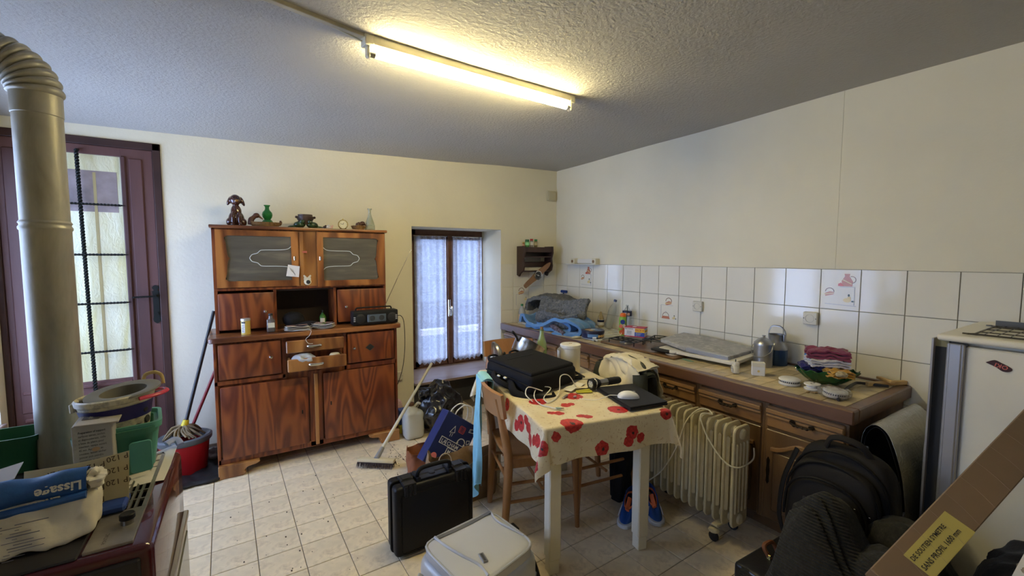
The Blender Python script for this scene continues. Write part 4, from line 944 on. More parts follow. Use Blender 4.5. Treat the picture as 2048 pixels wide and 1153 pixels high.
# blue towel and grey felt pieces on the sink
def cloth_roll(bm, pts, w0, th, n=10):
    pass
TOW = mat('towel_blue', (.10, .24, .46), .95, bs=.6, bscale=140, bd=.004, sheen=.3, var=.12, vs=10)
def fold_slab(M, L, W_, path, th, seed=0, amp=.006, nu=50, nv=14, taper=0):
    """a thick cloth: path is a list of (x,z) giving the cross-section, swept along local y"""
    P = spline([(x, 0, z) for x, z in path], 8)
    bm = B()
    def f(u, v):
        i = min(int(u*(len(P)-1)), len(P)-2); t = u*(len(P)-1)-i; p = P[i].lerp(P[i+1], t)
        y = (v-.5)*W_*(1-taper*u)+.012*math.sin(u*9+seed)
        q = amp*noise.noise(V((p.x*14+seed, y*14, p.z*14)))
        return V((p.x+q, y, p.z+q+amp*.8*math.sin(v*9+seed+u*4)))
    surf(bm, f, nu, nv, th); bm.transform(M); return bm
tw = fold_slab(Fm((2.60, 3.25, CZ+.02), R(-82)), 0, .34, [(-.42, .02), (-.40, .09), (-.33, .11), (-.28, .05), (-.20, .03), (-.05, .05), (.10, .12), (.26, .10), (.30, .05), (.24, .005), (.10, .0), (-.10, .0), (-.30, .0)], .030, 1, .014)
bt_ = solo('blue_towel', tw, TOW, 'thick folded sky-blue blanket over the sink, under the grey felt pieces', 'blanket', smooth=60)
bm = B(); soft(bm, Fm((2.63, 3.22, CZ+.016), R(-68)), .62, .26, .10, 3, 6, .018, 8, .018, 9, seed=3); obj('inner_fold', bm, TOW, bt_, 60)
tw = fold_slab(Fm((2.50, 2.99, CZ+.018), R(-75)), 0, .15, [(-.13, .005), (-.04, .012), (.06, .012), (.135, .02), (.150, .055), (.12, .085), (.05, .10), (-.05, .095)], .026, 4, .010)
solo('blue_towel', tw, TOW, 'small curled end of blue blanket hanging by the biscuit tin', 'blanket', smooth=60)
FUR = mat('patterned_cloth', (.10, .08, .10), .9, var=.8, vs=45); 
b = B(); tube(b, [(2.50, 3.26, CZ+.06), (2.46, 3.14, CZ+.05), (2.44, 3.04, CZ+.03), (2.43, 2.97, CZ+.02)], .03, 12, 5, rr=lambda t: .030-.012*t); solo('patterned_scarf', b, FUR, 'dark patterned cloth poking out between the blue blanket folds', 'cloth', smooth=60)
FELT = newmat('grey_felt'); m_, nt, bb = FELT; v_ = coords(nt); vo = nt.nodes.new('ShaderNodeTexVoronoi'); vo.inputs['Scale'].default_value = 75; nt.links.new(noise_n(nt, v_, 1, 1) and v_, vo.inputs['Vector'])
nn = noise_n(nt, v_, 40, 5, .7, 1.5); c_ = ramp(nt, [(.28, (.055, .058, .062)), (.48, (.145, .15, .15)), (.62, (.21, .205, .185)), (.74, (.50, .47, .38))], nn); nt.links.new(c_, bb.inputs['Base Color']); bb.inputs['Roughness'].default_value = .95
bump(nt, bb, noise_n(nt, v_, 55, 5, .7, 1), 1.0, .012); FELT = m_
def front_felt():
    P0, P1 = V((2.515, 3.47, .885)), V((2.72, 2.985, .925))
    def f(u, v):
        p = P0.lerp(P1, u); d = V((.92, .39, 0)); h = .185+.010*math.sin(u*7+1)
        lo = -.02*math.sin(u*6)-.05*math.exp(-(u/.18)**2)
        return p+V((0, 0, lo*(1-v)+h*v))+d*(.10*v*v+.02*math.sin(u*5)-.05)
    b = B(); surf(b, f, 70, 34, .045)
    for v in b.verts: v.co += .010*noise.noise_vector(v.co*34)+.006*noise.noise_vector(v.co*80)
    return b
def felt(M, path, W_, th, seed):
    b = fold_slab(M, 0, W_, path, th, seed, .012, 60, 30)
    for v in b.verts: v.co += .008*noise.noise_vector(v.co*38)
    return b
solo('felt_offcut', felt(Fm((2.76, 3.56, CZ+.20), R(-65)), [(-.26, -.05), (-.22, .06), (-.08, .11), (.08, .10), (.22, .04), (.30, -.03)], .30, .035, 2), FELT, 'arched grey recycled-felt offcut at the back of the towel heap', 'insulation', 'grey felt insulation offcuts', 60)
solo('felt_offcut', front_felt(), FELT, 'front grey recycled-felt offcut lying on the blue blanket', 'insulation', 'grey felt insulation offcuts', 60)
b = B(); fw = felt(Fm((2.505, 3.16, CZ+.10), R(-74), R(-78)), [(-.24, .02), (-.10, .01), (.05, .0), (.22, .02)], .17, .03, 8); solo('felt_offcut', fw, FELT, 'upright face of grey felt hanging over the front of the blue blanket', 'insulation', 'grey felt insulation offcuts', 60)
b = B(); box(b, 3.045, 3.078, 3.70, 3.80, 1.105, 1.135, .008); cyl(b, (3.06, 3.76, 1.06), (3.06, 3.76, 1.11), .007); solo('blue_peg', b, mat('peg_blue', (.01, .04, .22), .4), 'small dark blue plastic clip on the tiles behind the felt', 'clip')

# smoke detectors
DW = mat('detector_white', (.74, .72, .66), .4); DS = mat('vent_dark', (.05, .05, .05), .6)
def detector(x, y, z, label, rz=0, tilt=0):
    t = thing('smoke_detector', label, 'smoke detector', (x, y, z), rz, 'smoke detectors on the worktop'); M = Fm((x, y, z), rz, tilt)
    obj('base', lathe(B(), [(0, 0), (.050, 0), (.052, .003), (.052, .010), (.046, .012), (.046, .026), (0, .026)], 32, M), DW, t)
    obj('cover', lathe(B(), [(.046, .022), (.052, .024), (.052, .030), (.044, .036), (.02, .038), (0, .038)], 32, M), DW, t)
    b = B()
    for k in range(30):
        a = 2*math.pi*k/30; box(b, .0458, .0470, -.0026, .0026, .0135, .0215, 0, M @ Matrix.Rotation(a, 4, 'Z'))
    props(obj('vents', b, DS, t, 0), kind='stuff'); return t
detector(2.60, 1.955, CZ+.003, 'white smoke detector by the hob, left of the insulation board')
detector(2.545, 1.155, CZ+.003, 'white smoke detector in front of the small white box and green bowl')
detector(2.505, .925, CZ+.006, 'smoke detector still in its clear plastic bag, nearest the worktop corner', 0, R(4))
b = B(); soft(b, Fm((2.50, .925, CZ+.001)), .135, .125, .052, 3.0, 5, .008, 22, .006, 30); solo('clear_bag', b, glassmat('bag_clear', (.75, .75, .75), .10, .08, .5), 'clear plastic bag around the smoke detector nearest the corner', 'bag', smooth=60)
b = B(); M = Fm((2.55, 1.045, CZ+.002)); lathe(b, [(0, 0), (.036, 0), (.038, .003), (.038, .008), (.026, .012), (.026, .022), (.038, .026), (.038, .032), (.02, .034), (0, .034)], 28, M)
sd = solo('detector_base', b, DW, 'white spool-shaped plastic mount between two smoke detectors', 'plastic mount')
b = B(); box(b, -.016, -.010, -.004, .004, .0335, .035, 0, M); box(b, .008, .020, -.006, .0, .0335, .035, 0, M); obj('slot', b, DS, sd, 0)
b = B()
for k, (x, y) in enumerate(((2.47, 1.03), (2.485, 1.01), (2.50, .995))): box(b, -.012, .012, -.006, .006, 0, .006, .002, Fm((x, y, CZ+.002), k*1.3))
solo('screws_and_scraps', b, mat('brown_scraps', (.22, .14, .06), .6), 'few brown screws and plugs in front of the white plastic mount', 'screws', kind='stuff')
# boards
bd = B(); MBd = Fm((2.785, 1.80, CZ+.028), R(4), R(0), R(-2.0))
def slab(bm, w_, l_, t_, M, r=.02, wav=0):
    prism(bm, rrect(w_, l_, r), t_, M, .003)
slab(bd, .40, .56, .022, MBd, .03); solo('white_board', bd, mat('board_white', (.72, .69, .60), .5), 'white plastic tray lying under the grey insulation board on the worktop', 'tray')
INS = mat('insulation_grey', (.34, .34, .34), .45, var=.2, vs=14, bs=.7, bscale=60, bd=.01, dirt=(.55, .54, .5), dscale=30)
bd = B(); prism(bd, [(-.20, -.24), (.17, -.27), (.23, .10), (.20, .30), (-.12, .30), (-.20, .06)], .030, Fm((2.80, 1.82, CZ+.056), R(6), R(3), R(-2)), .004); ib = solo('insulation_board', bd, INS, 'speckled grey insulation board on the white tray, left of the milk cans', 'insulation', smooth=0)
obj('foil_edge', prism(B(), [(-.205, -.245), (-.175, -.245), (-.175, .05), (-.205, .05)], .034, Fm((2.80, 1.82, CZ+.054), R(6), R(3), R(-2)), .004), mat('foil_dull', (.40, .42, .46), .3, .7, bs=.5, bscale=90), ib, 0)
bd = B(); prism(bd, [(-.05, -.012), (0, -.02), (.06, 0), (.03, .02), (-.03, .015)], .003, Fm((2.555, 1.80, CZ+.002), R(70))); solo('green_shard', bd, mat('shard_green', (.20, .36, .26), .3), 'pale green broken shard on the tiles under the white tray', 'shard', smooth=0)
# milk cans
ALU = mat('aluminium', (.46, .47, .49), .34, metal=.9, var=.15, vs=7, bs=.1, bscale=20)
def milkcan(x, y, r, h, label, big):
    t = thing('milk_can', label, 'milk can', (x, y, CZ+.002)); M = Fm((x, y, CZ+.002))
    if big:
        obj('body', lathe(B(), [(0, 0), (r, 0), (r, .012), (r*.99, h*.52)], 30, M), mat('can_blue', (.05, .10, .22), .35, .7), t)
        obj('shoulder', lathe(B(), [(r*.99, h*.52), (r, h*.55), (r*.95, h*.62), (r*.72, h*.72), (r*.68, h*.76), (r*.70, h), (r*.73, h+.003), (r*.68, h+.002), (r*.66, h*.8)], 30, M), ALU, t)
        b = B(); tube(b, [M @ V((-r*.1, r*.70, h*.86)), M @ V((-r*.1, r*.72, h*1.08)), M @ V((0, r*.45, h*1.27)), M @ V((0, -r*.35, h*1.28)), M @ V((r*.1, -r*.72, h*1.10)), M @ V((r*.1, -r*.74, h*.84))], .006, 8, 6, flat=.6); obj('handle', b, ALU, t)
        b = B(); box(b, -.012, .012, -.010, 0, 0, .045, .002, M @ Fm((-r*.1, -r*.70, h*.80))); obj('hinge', b, STEEL, t)
    else:
        obj('body', lathe(B(), [(0, 0), (r*.98, 0), (r, .01), (r, h*.70), (r*1.02, h*.74), (r*1.0, h*.78)], 30, M), ALU, t)
        obj('lid', lathe(B(), [(r*1.03, h*.78), (r*.98, h*.82), (r*.55, h*.94), (r*.3, h*.97), (0, h*.98)], 30, M), ALU, t)
        b = B(); lathe(b, [(.012, 0), (.006, .008), (.012, .016), (0, .018)], 12, M @ Matrix.Translation((0, 0, h*.97))); obj('knob', b, ALU, t)
        b = B(); tube(b, [M @ V((0, r*1.0, h*.76)), M @ V((-r*.5, r*1.15, h*.60)), M @ V((-r*1.1, r*.6, h*.38)), M @ V((-r*1.15, -r*.4, h*.36)), M @ V((-r*.5, -r*1.1, h*.55)), M @ V((0, -r*1.02, h*.76))], .0025, 6, 6); obj('wire_handle', b, STEEL, t)
milkcan(2.965, 1.435, .066, .195, 'tall milk can with blue lower body and arched handle, at the wall', True)
milkcan(2.835, 1.45, .055, .19, 'small aluminium milk can with hanging wire handle, in front of the blue one', False)
# plug adapter and white box
t = thing('plug_adapter', 'cream round multi-socket adapter standing on the worktop edge', 'adapter', (2.515, 1.445, CZ+.002)); M = Fm((2.515, 1.445, CZ+.002), R(-40))
bm = B(); box(bm, -.018, .018, -.024, .024, 0, .055, .010, M, 2); box(bm, -.014, .014, -.030, -.006, .050, .072, .006, M, 2); box(bm, -.014, .014, .006, .030, .050, .068, .006, M, 2); obj('body', bm, mat('adapter_cream', (.72, .69, .58), .35), t)
obj('socket_face', lathe(B(), [(.019, .003), (.017, .003), (.016, -.004), (0, -.004)], 18, M @ frame((-.018, 0, .026), (0, -1, 0), (0, 0, 1))), mat('socket_well', (.4, .4, .4)), t)
bm = B(); lathe(bm, [(0, .001), (.003, .001)], 8, M @ frame((-.018, -.007, .028), (0, -1, 0), (0, 0, 1))); lathe(bm, [(0, .001), (.003, .001)], 8, M @ frame((-.018, .007, .028), (0, -1, 0), (0, 0, 1))); cyl(bm, M @ V((0, 0, .06)), M @ V((0, 0, .085)), .003, n=8); obj('contacts', bm, INK, t, 0)
t = thing('white_box', 'small square white box with a cream lid in front of the milk cans', 'box', (2.59, 1.35, CZ+.002)); M = Fm((2.59, 1.35, CZ+.002), R(35))
obj('box_body', box(B(), -.022, .022, -.034, .034, 0, .060, .002, M), mat('box_white', (.74, .74, .74), .5), t); obj('lid', box(B(), -.023, .023, -.035, .035, .052, .078, .003, M), mat('box_cream', (.72, .69, .58), .5), t)
obj('gold_dot', lathe(B(), [(0, .0012), (.007, .001)], 12, M @ frame((-.022, .0, .028), (0, -1, 0), (0, 0, 1))), mat('gold_dot', (.65, .5, .2), .5), t, 0)
# green leaf bowl with folded cloths
BW = thing('leaf_bowl', 'green scalloped ceramic leaf bowl full of folded cloths', 'bowl', (2.74, 1.055, CZ+.002)); M = Fm((2.74, 1.055, CZ+.002), R(-55))
bm = B()
def fb_(u, v):
    a = 2*math.pi*u; k = v; r = .30+.70*k**.8; sc = 1+.03*math.sin(a*14)*k
    return V((.150*r*sc*math.cos(a), .085*r*sc*math.sin(a), .075*k**1.4+.006*math.sin(a*14+1)*k*k))
surf(bm, fb_, 84, 10, .005, close_u=True); lathe(bm, [(0, 0), (.3, 0), (.32, .004), (0, .006)], 24, Matrix.Diagonal((.150, .085, 1, 1))); bm.transform(M)
obj('bowl_shell', bm, mat('leaf_green', (.012, .085, .022), .15, coat=.5, var=.35, vs=14), BW, 50)
def cloths(name, label, c, x, y, z, sx_, sy_, sz_, rz, seed, e=2.6, rough=.9):
    m_ = mat('cloth_'+name+str(seed), c, rough, bs=.3, bscale=90, sheen=.2, var=.08)
    t = thing(name, label, 'cloth', (x, y, z), rz, 'folded cloths piled in the green bowl')
    n_l = 3
    for k in range(n_l):
        bm = B(); h = sz_/n_l
        def f(u, v, k=k, h=h):
            a = (u-.5)*2; b_ = (v-.5)*2; e1 = max(0, abs(a)**6); e2 = max(0, abs(b_)**6)
            X_ = a*sx_/2*(1+.05*math.sin(b_*3+seed+k)); Y_ = b_*sy_/2*(1+.06*math.sin(a*4+seed*2+k))
            Z_ = h*(k+.55)+.5*h*math.sin(a*5+b_*3+seed)*.5-.35*h*(e1+e2)+.7*h*noise.noise(V((a*2.5+seed, b_*2.5, k)))+.35*h*noise.noise(V((a*7+seed, b_*6, k+3)))
            return V((X_, Y_, Z_))
        surf(bm, f, 22, 16, h*.55); bm.transform(ROOT[t.name]); obj('fold', bm, m_, t, 60)
    return t
cloths('navy_cloth', 'folded navy blue cloth on the left of the green bowl', (.022, .020, .13), 2.75, 1.12, CZ+.055, .15, .12, .055, R(-55), 1)
cloths('mustard_cloth', 'folded mustard yellow cloth on the right of the green bowl', (.50, .26, .025), 2.70, .985, CZ+.068, .11, .10, .036, R(-40), 2)
cloths('white_cloth', 'folded pale grey-white cloths in the middle of the bowl pile', (.62, .61, .64), 2.745, 1.06, CZ+.110, .18, .13, .040, R(-50), 3)
cloths('maroon_cloth', 'folded maroon cloth topmost of the bowl pile', (.23, .035, .075), 2.755, 1.065, CZ+.150, .19, .13, .052, R(-60), 4)
bm = B(); soft(bm, Fm((2.90, 1.17, CZ+.003)), .12, .13, .15, 2.4, 5, .012, 12, .012, 16, seed=3); solo('blue_bag', bm, mat('bag_blue', (.02, .17, .55), .3, coat=.3), 'bright blue crumpled plastic bag left of the folded cloth pile', 'bag', smooth=60)
bm = B(); soft(bm, Fm((2.655, .955, CZ+.072)), .07, .05, .03, 2.4, 4, .008, 20); solo('beige_cloth', bm, mat('beige_cloth', (.45, .38, .24), .9, var=.3, vs=40), 'small crumpled beige cloth at the right rim of the green bowl', 'cloth', smooth=60)
# bent bar and wooden cross piece
bm = B(); tube(bm, [(2.435, .885, CZ+.010), (2.66, .935, CZ+.010), (2.82, .955, CZ+.012), (2.86, .94, CZ+.014), (2.90, .86, CZ+.014), (2.915, .835, CZ+.014)], .008, 8, 3, flat=.7); solo('metal_bar', bm, mat('bar_dark', (.045, .045, .05), .4, .5), 'dark bent metal bar lying on the right corner of the worktop', 'metal bar')
PINE = wood('pine', (.36, .20, .06), (.52, .32, .11), (.60, .40, .16), (8, 1.5, 8), 9, .5, .1)
bm = B(); box(bm, -.12, .12, -.011, .011, 0, .022, .002, Fm((2.97, .86, CZ+.004), R(-25))); box(bm, -.05, .05, -.012, .012, .0221, .036, .002, Fm((2.97, .865, CZ+.004), R(55))); solo('wooden_cross', bm, PINE, 'small pine cross-shaped offcut at the wall end of the worktop', 'wood offcut')

# ------------------------------------------------------------------ wall things above the counter
SHM = wood('shelf_wood', (.016, .006, .005), (.035, .014, .010), (.05, .022, .014), (6, 6, 1), 8, .5, .1)
sh = thing('spice_shelf', 'small dark wooden spice rack on the wall between window and corner', 'shelf', (2.73, 3.87, 1.33)); Yb = BY-.008
for x0, x1 in ((2.535, 2.555), (2.905, 2.925)):
    bm = B(); prism(bm, bez2([(0, 0), (0, .31), (-.14, .31), (-.145, .24), (-.12, .18), (-.135, .10), (-.12, .05), (-.06, .015), (-.04, -.015), (0, 0)], 1), x1-x0, Matrix(((0, 0, 1, x0), (1, 0, 0, Yb), (0, 1, 0, 1.31), (0, 0, 0, 1))), .001); obj('side', bm, SHM, sh)
bm = B(); box(bm, 2.555, 2.905, Yb-.13, Yb, 1.595, 1.610); box(bm, 2.555, 2.905, Yb-.135, Yb-.125, 1.555, 1.61, .002); obj('shelf_board', bm, SHM, sh)
bm = B(); box(bm, 2.555, 2.905, Yb-.125, Yb, 1.50, 1.512); box(bm, 2.555, 2.905, Yb-.012, Yb, 1.50, 1.61); obj('shelf_board', bm, SHM, sh)
bm = B(); box(bm, 2.555, 2.905, Yb-.012, Yb, 1.395, 1.455); box(bm, 2.555, 2.905, Yb-.11, Yb, 1.345, 1.357); obj('back_rail', bm, SHM, sh)
bm = B(); box(bm, 2.56, 2.85, Yb-.005, Yb-.003, 1.46, 1.50); obj('towel_strip', bm, mat('strip_grey', (.30, .28, .26), .6), sh, 0)
for x, r, h, c, cc, l in ((2.580, .013, .055, (.22, .09, .03), (.40, .28, .04), 'smallest brown spice jar, left end of the spice rack top'), (2.628, .024, .082, (.10, .28, .10), (.02, .13, .04), 'wide spice jar with green label and green lid on the rack'), (2.685, .018, .090, (.30, .28, .26), (.40, .02, .02), 'clear spice jar with a red lid on the rack'), (2.742, .017, .086, (.20, .16, .07), (.01, .17, .04), 'slim spice jar with a green lid, right end of the row')):
    t, M = bottle('spice_jar', l, x, 3.85, 1.6105, [(0, 0), (r*.9, 0), (r, .004), (r, h*.72), (r*.8, h*.80), (0, h*.80)], mat('jar_%.3f' % x, c, .2, var=.3, vs=50), (h*.78, h, r*.95), mat('jarcap_%.3f' % x, cc, .4), (h*.25, h*.62, r), mat('jarlab_%.3f' % x, tuple(min(.7, q*2.2+.08) for q in c), .5), cat='jar')
    t['group'] = 'spice jars on the wall rack'
brm = thing('barometer', 'diagonal wooden propeller-shaped barometer hanging on the front of the spice rack', 'barometer', (2.70, 3.775, 1.30)); MB_ = frame((2.79, 3.76, 1.315), (.75, 0, .58), (-.58, 0, .75))
MB_ = frame((2.703, 3.775, 1.309), (.80, 0, .60), (-.60, 0, .80))
bm = B(); prism(bm, bez2([(-.20, -.02), (-.20, .024), (-.10, .030), (-.03, .035), (.03, .035), (.12, .028), (.20, .018), (.22, .0), (.17, -.024), (.10, -.028), (.03, -.035), (-.03, -.035), (-.10, -.026), (-.20, -.02)], 2)[:-1], .018, MB_, .002); obj('board', bm, wood('board_wood', (.09, .035, .012), (.20, .09, .03), (.26, .13, .05), (2, 6, 6), 8, .4, .3), brm)
obj('bezel', lathe(B(), [(.044, .016), (.050, .020), (.050, .030), (.042, .034), (.038, .026)], 28, MB_), CHROME, brm)
obj('dial', lathe(B(), [(0, .026), (.040, .026)], 24, MB_), mat('dial_black', (.02, .022, .022), .3), brm, 0)
bm = B(); box(bm, -.002, .002, -.02, .030, .0265, .028, 0, MB_ @ Matrix.Rotation(.6, 4, 'Z')); lathe(bm, [(0, .029), (.007, .028), (.008, .0265)], 12, MB_)
for k in range(12): box(bm, -.001, .001, .030, .035, .0265, .0272, 0, MB_ @ Matrix.Rotation(R(30*k), 4, 'Z'))
obj('needle', bm, mat('needle', (.55, .55, .52), .3), brm)
rl = thing('towel_rail', 'cream ceramic towel rail holder with two printed ends above the tiles', 'rail', (BX-.03, 3.41, 1.435)); CRM = mat('ceramic_cream', (.68, .63, .46), .25)
for y in (3.235, 3.56): bm = B(); box(bm, BX-.075, BX-.012, y-.03, y+.03, 1.43, 1.49, .006); e_ = obj('end_block', bm, CRM, rl); bm = B(); lathe(bm, [(0, .0012), (.016, .0010)], 12, frame((BX-.0755, y, 1.460), (0, -1, 0), (0, 0, 1))); obj('print', bm, mat('print_brown', (.20, .11, .05), .4), e_, 0)
bm = B(); box(bm, BX-.085, BX-.012, 3.205, 3.66, 1.425, 1.433, .002); obj('shelf', bm, mat('rail_white', (.72, .70, .64), .4), rl)
bm = B(); box(bm, BX-.030, BX-.012, 3.27, 3.53, 1.440, 1.485, .003); obj('back_plate', bm, mat('rail_white', (.72, .70, .64), .4), rl)

# ------------------------------------------------------------------ table with poppy cloth
TO = V((1.13, 1.50, 0)); TX = V((.978, -.208, 0)); TY = V((.208, .978, 0)); TW, TL, TH = .655, 1.02, .742
MT = Matrix(((TX.x, TY.x, 0, TO.x), (TX.y, TY.y, 0, TO.y), (0, 0, 1, 0), (0, 0, 0, 1)))
PAINT = mat('painted_cream', (.72, .67, .53), .5, var=.05, bs=.15, bscale=40)
tb = thing('kitchen_table', 'cream painted wooden kitchen table under the poppy-print cloth', 'table', tuple(TO+TX*TW/2+TY*TL/2), R(-12))
b = B(); box(b, .0, TW, 0, TL, TH-.025, TH, .004, MT); obj('tabletop', b, PAINT, tb)
b = B(); box(b, .06, TW-.06, .055, .075, TH-.125, TH-.025, .002, MT); box(b, .06, TW-.06, TL-.075, TL-.055, TH-.125, TH-.025, .002, MT); box(b, .05, .07, .06, TL-.06, TH-.125, TH-.025, .002, MT); box(b, TW-.07, TW-.05, .06, TL-.06, TH-.125, TH-.025, .002, MT); obj('apron', b, PAINT, tb)
for x in (.04, TW-.115):
    for y in (.042, TL-.10):
        b = B(); box(b, x, x+.062, y, y+.062, .07, TH-.02, .005, MT); box(b, x+.004, x+.056, y+.004, y+.056, 0, .071, .003, MT); obj('leg', b, PAINT, tb)
# cloth
pm, nt, bb = newmat('poppy_cloth'); uv = nt.nodes.new('ShaderNodeTexCoord').outputs['UV']
cb1 = noise_n(nt, uv, 48, 2, .5)
uvw = nt.nodes.new('ShaderNodeVectorMath'); uvw.operation = 'ADD'
cb2 = nt.nodes.new('ShaderNodeCombineXYZ'); nt.links.new(math_n(nt, 'MULTIPLY_ADD', cb1, .022, -.011), cb2.inputs[0]); nt.links.new(math_n(nt, 'MULTIPLY_ADD', noise_n(nt, uv, 41, 2, .5), .022, -.011), cb2.inputs[1])
nt.links.new(uv, uvw.inputs[0]); nt.links.new(cb2.outputs[0], uvw.inputs[1])
def blob(u, v, r, ex=1.0, src=None):
    m1 = nt.nodes.new('ShaderNodeMapping'); m1.inputs['Location'].default_value = (-u*1.0, -v*ex, 0); m1.inputs['Scale'].default_value = (1, ex, 1); nt.links.new(src or uvw.outputs[0], m1.inputs[0])
    ln = nt.nodes.new('ShaderNodeVectorMath'); ln.operation = 'LENGTH'; nt.links.new(m1.outputs[0], ln.inputs[0]); return math_n(nt, 'LESS_THAN', ln.outputs['Value'], r)
# (u, v, radius) in metres on the unfolded cloth; overhang is .172 all round
FL = [(.30, .175, .052), (.61, .085, .034), (.585, .045, .026), (.66, .05, .024), (.445, .03, .036), (.385, .235, .022), (.41, .215, .022), (.60, .25, .050), (.30, .305, .026), (.27, .32, .022), (.385, .395, .026), (.42, .40, .018), (.49, .50, .048), (.50, .53, .03), (.27, .49, .048), (.30, .55, .03), (.815, .15, .034), (.09, .20, .030), (.075, .24, .024), (.10, .33, .030), (.11, .10, .034), (.125, .36, .026), (.09, .42, .04), (.06, .47, .03), (.12, .62, .034), (.07, .78, .036), (.12, .95, .03), (.24, .72, .04), (.22, 1.0, .045), (.27, 1.16, .04), (.62, 1.02, .045), (.72, .75, .04), (.75, 1.15, .035), (.21, .12, .022), (.04, .06, .030), (.05, .30, .030), (.46, 1.17, .03), (.82, .5, .04), (.93, .3, .04), (.95, .1, .03)]
on = None; cen = None
for (u_, v_, r_) in FL:
    q1 = blob(u_, v_, r_); on = q1 if on is None else math_n(nt, 'MAXIMUM', on, q1)
    if r_ > .03: q2 = blob(u_+.003, v_-.004, r_*.20); cen = q2 if cen is None else math_n(nt, 'MAXIMUM', cen, q2)
base = ramp(nt, [(.40, (.70, .60, .40)), (.60, (.76, .68, .49))], noise_n(nt, uv, 6, 3))
sk_ = ramp(nt, [(.60, (0, 0, 0)), (.66, (1, 1, 1))], noise_n(nt, uv, 24, 3, .5, 3)); base = mixc(nt, math_n(nt, 'MULTIPLY', sk_, .55), base, (.42, .24, .10))
red = ramp(nt, [(.35, (.36, .012, .018)), (.6, (.60, .040, .035))], noise_n(nt, uv, 70, 3, .6))
c = mixc(nt, on, base, red); c = mixc(nt, cen, c, (.05, .03, .025))
nt.links.new(c, bb.inputs['Base Color']); bb.inputs['Roughness'].default_value = .42; bb.inputs['Coat Weight'].default_value = .12
POP = pm
OV = .172; BORN = .012
def tcloth(u, v):
    s = -OV+u*(TW+2*OV); t = -OV+v*(TL+2*OV)
    cx = min(max(s, -BORN*.3), TW+BORN*.3); cy = min(max(t, -BORN*.3), TL+BORN*.3); dx, dy = s-cx, t-cy; d = math.hypot(dx, dy)
    if d < 1e-6:
        z = TH+.004+.0015*noise.noise(V((s*9, t*9, 0))); return MT @ V((s, t, z))
    ax, ay = dx/d, dy/d; corner = abs(ax*ay)*2
    drop = max(0, d-.008); out = min(d, .012)+.004
    along = t if abs(dx) > abs(dy) else s
    k = min(1, drop/OV)
    out += k*(.010*math.sin(along*17+1.3)+.006*math.sin(along*31)+.012)+corner*.045*k
    p = V((cx+ax*out, cy+ay*out, TH+.004-drop))
    # fold at the corners: swing round
    if corner > .05:
        w_ = math.sin(math.atan2(abs(dy), abs(dx))*6)*.022*k*min(1, corner*1.5); p += V((-ay*w_, ax*w_, 0))
    return MT @ p
b = B(); surf(b, tcloth, 120, 150, .0015, uvf=lambda u, v: (u*(TW+2*OV), v*(TL+2*OV)))
tc = solo('tablecloth', b, POP, 'cream oilcloth tablecloth printed with red poppies, draped over the kitchen table', 'tablecloth', smooth=60)
ZT = TH+.0075

# ------------------------------------------------------------------ chairs
CHW = wood('chair_wood', (.17, .065, .018), (.30, .13, .04), (.40, .19, .07), (6, 6, 1.5), 9, .35, .35)
def chair(name, label, x, y, rz, dark=False):
    t = thing(name, label, 'chair', (x, y, 0), rz, 'wooden chairs round the table'); M = ROOT[t.name]; P = lambda a, b_, c: M @ V((a, b_, c))
    for s in (-1, 1):
        b = B(); tube(b, [P(-.215, s*.18, 0), P(-.20, s*.185, .25), P(-.195, s*.19, .45), P(-.225, s*.185, .62), P(-.255, s*.17, .765)], .018, 12, 6, rr=lambda q: .0145+.010*math.sin(min(1, q*1.15)*math.pi)**.7); obj('leg', b, CHW, t)
        b = B(); tube(b, [P(.205, s*.185, 0), P(.19, s*.175, .42)], .018, 12, 1, rr=lambda q: .013+.008*q); obj('leg', b, CHW, t)
        for z in (.20, .30):
            b = B(); cyl(b, P(-.20, s*.186, z), P(.20, s*.18, z), .009, n=10); obj('stretcher', b, CHW, t)
    b = B(); cyl(b, P(-.0, -.18, .25), P(.0, .18, .25), .009, n=10); cyl(b, P(-.20, -.18, .33), P(-.20, .18, .33), .009, n=10); obj('stretcher', b, CHW, t)
    b = B(); prism(b, bez2([(-.20, -.17), (-.21, 0), (-.20, .17), (-.17, .195), (0, .205), (.17, .205), (.21, .19), (.225, 0), (.21, -.19), (.17, -.205), (0, -.205), (-.17, -.195), (-.20, -.17)], 4)[:-1], .02, M @ Matrix.Translation((0, 0, .435)), .004); obj('seat', b, CHW, t)
    b = B(); box(b, -.19, .19, -.18, -.16, .38, .436, .002, M); box(b, -.19, .19, .16, .18, .38, .436, .002, M); box(b, .17, .19, -.18, .18, .38, .436, .002, M); obj('seat_rail', b, CHW, t)
    def bf(u, v):
        a = (u-.5)*2; yy = a*.215; xx = -.262+.050*a*a+.0; zz = .665+.135*v-.008*a*a*(v-.5)
        return P(xx-.018*(v-.2), yy, zz)
    b = B(); surf(b, bf, 20, 6, .020); obj('backrest', b, CHW, t)
    return t
chair('wooden_chair', 'light wooden chair with the pale blue cloth over its back, left of the table', 1.40, 1.99, R(-17))
chair('wooden_chair', 'wooden chair hidden under the olive jacket, between table and worktop', 1.80, 1.95, R(173))
chair('wooden_chair', 'wooden chair behind the far end of the table, only its back top showing', 1.87, 2.87, R(-104))
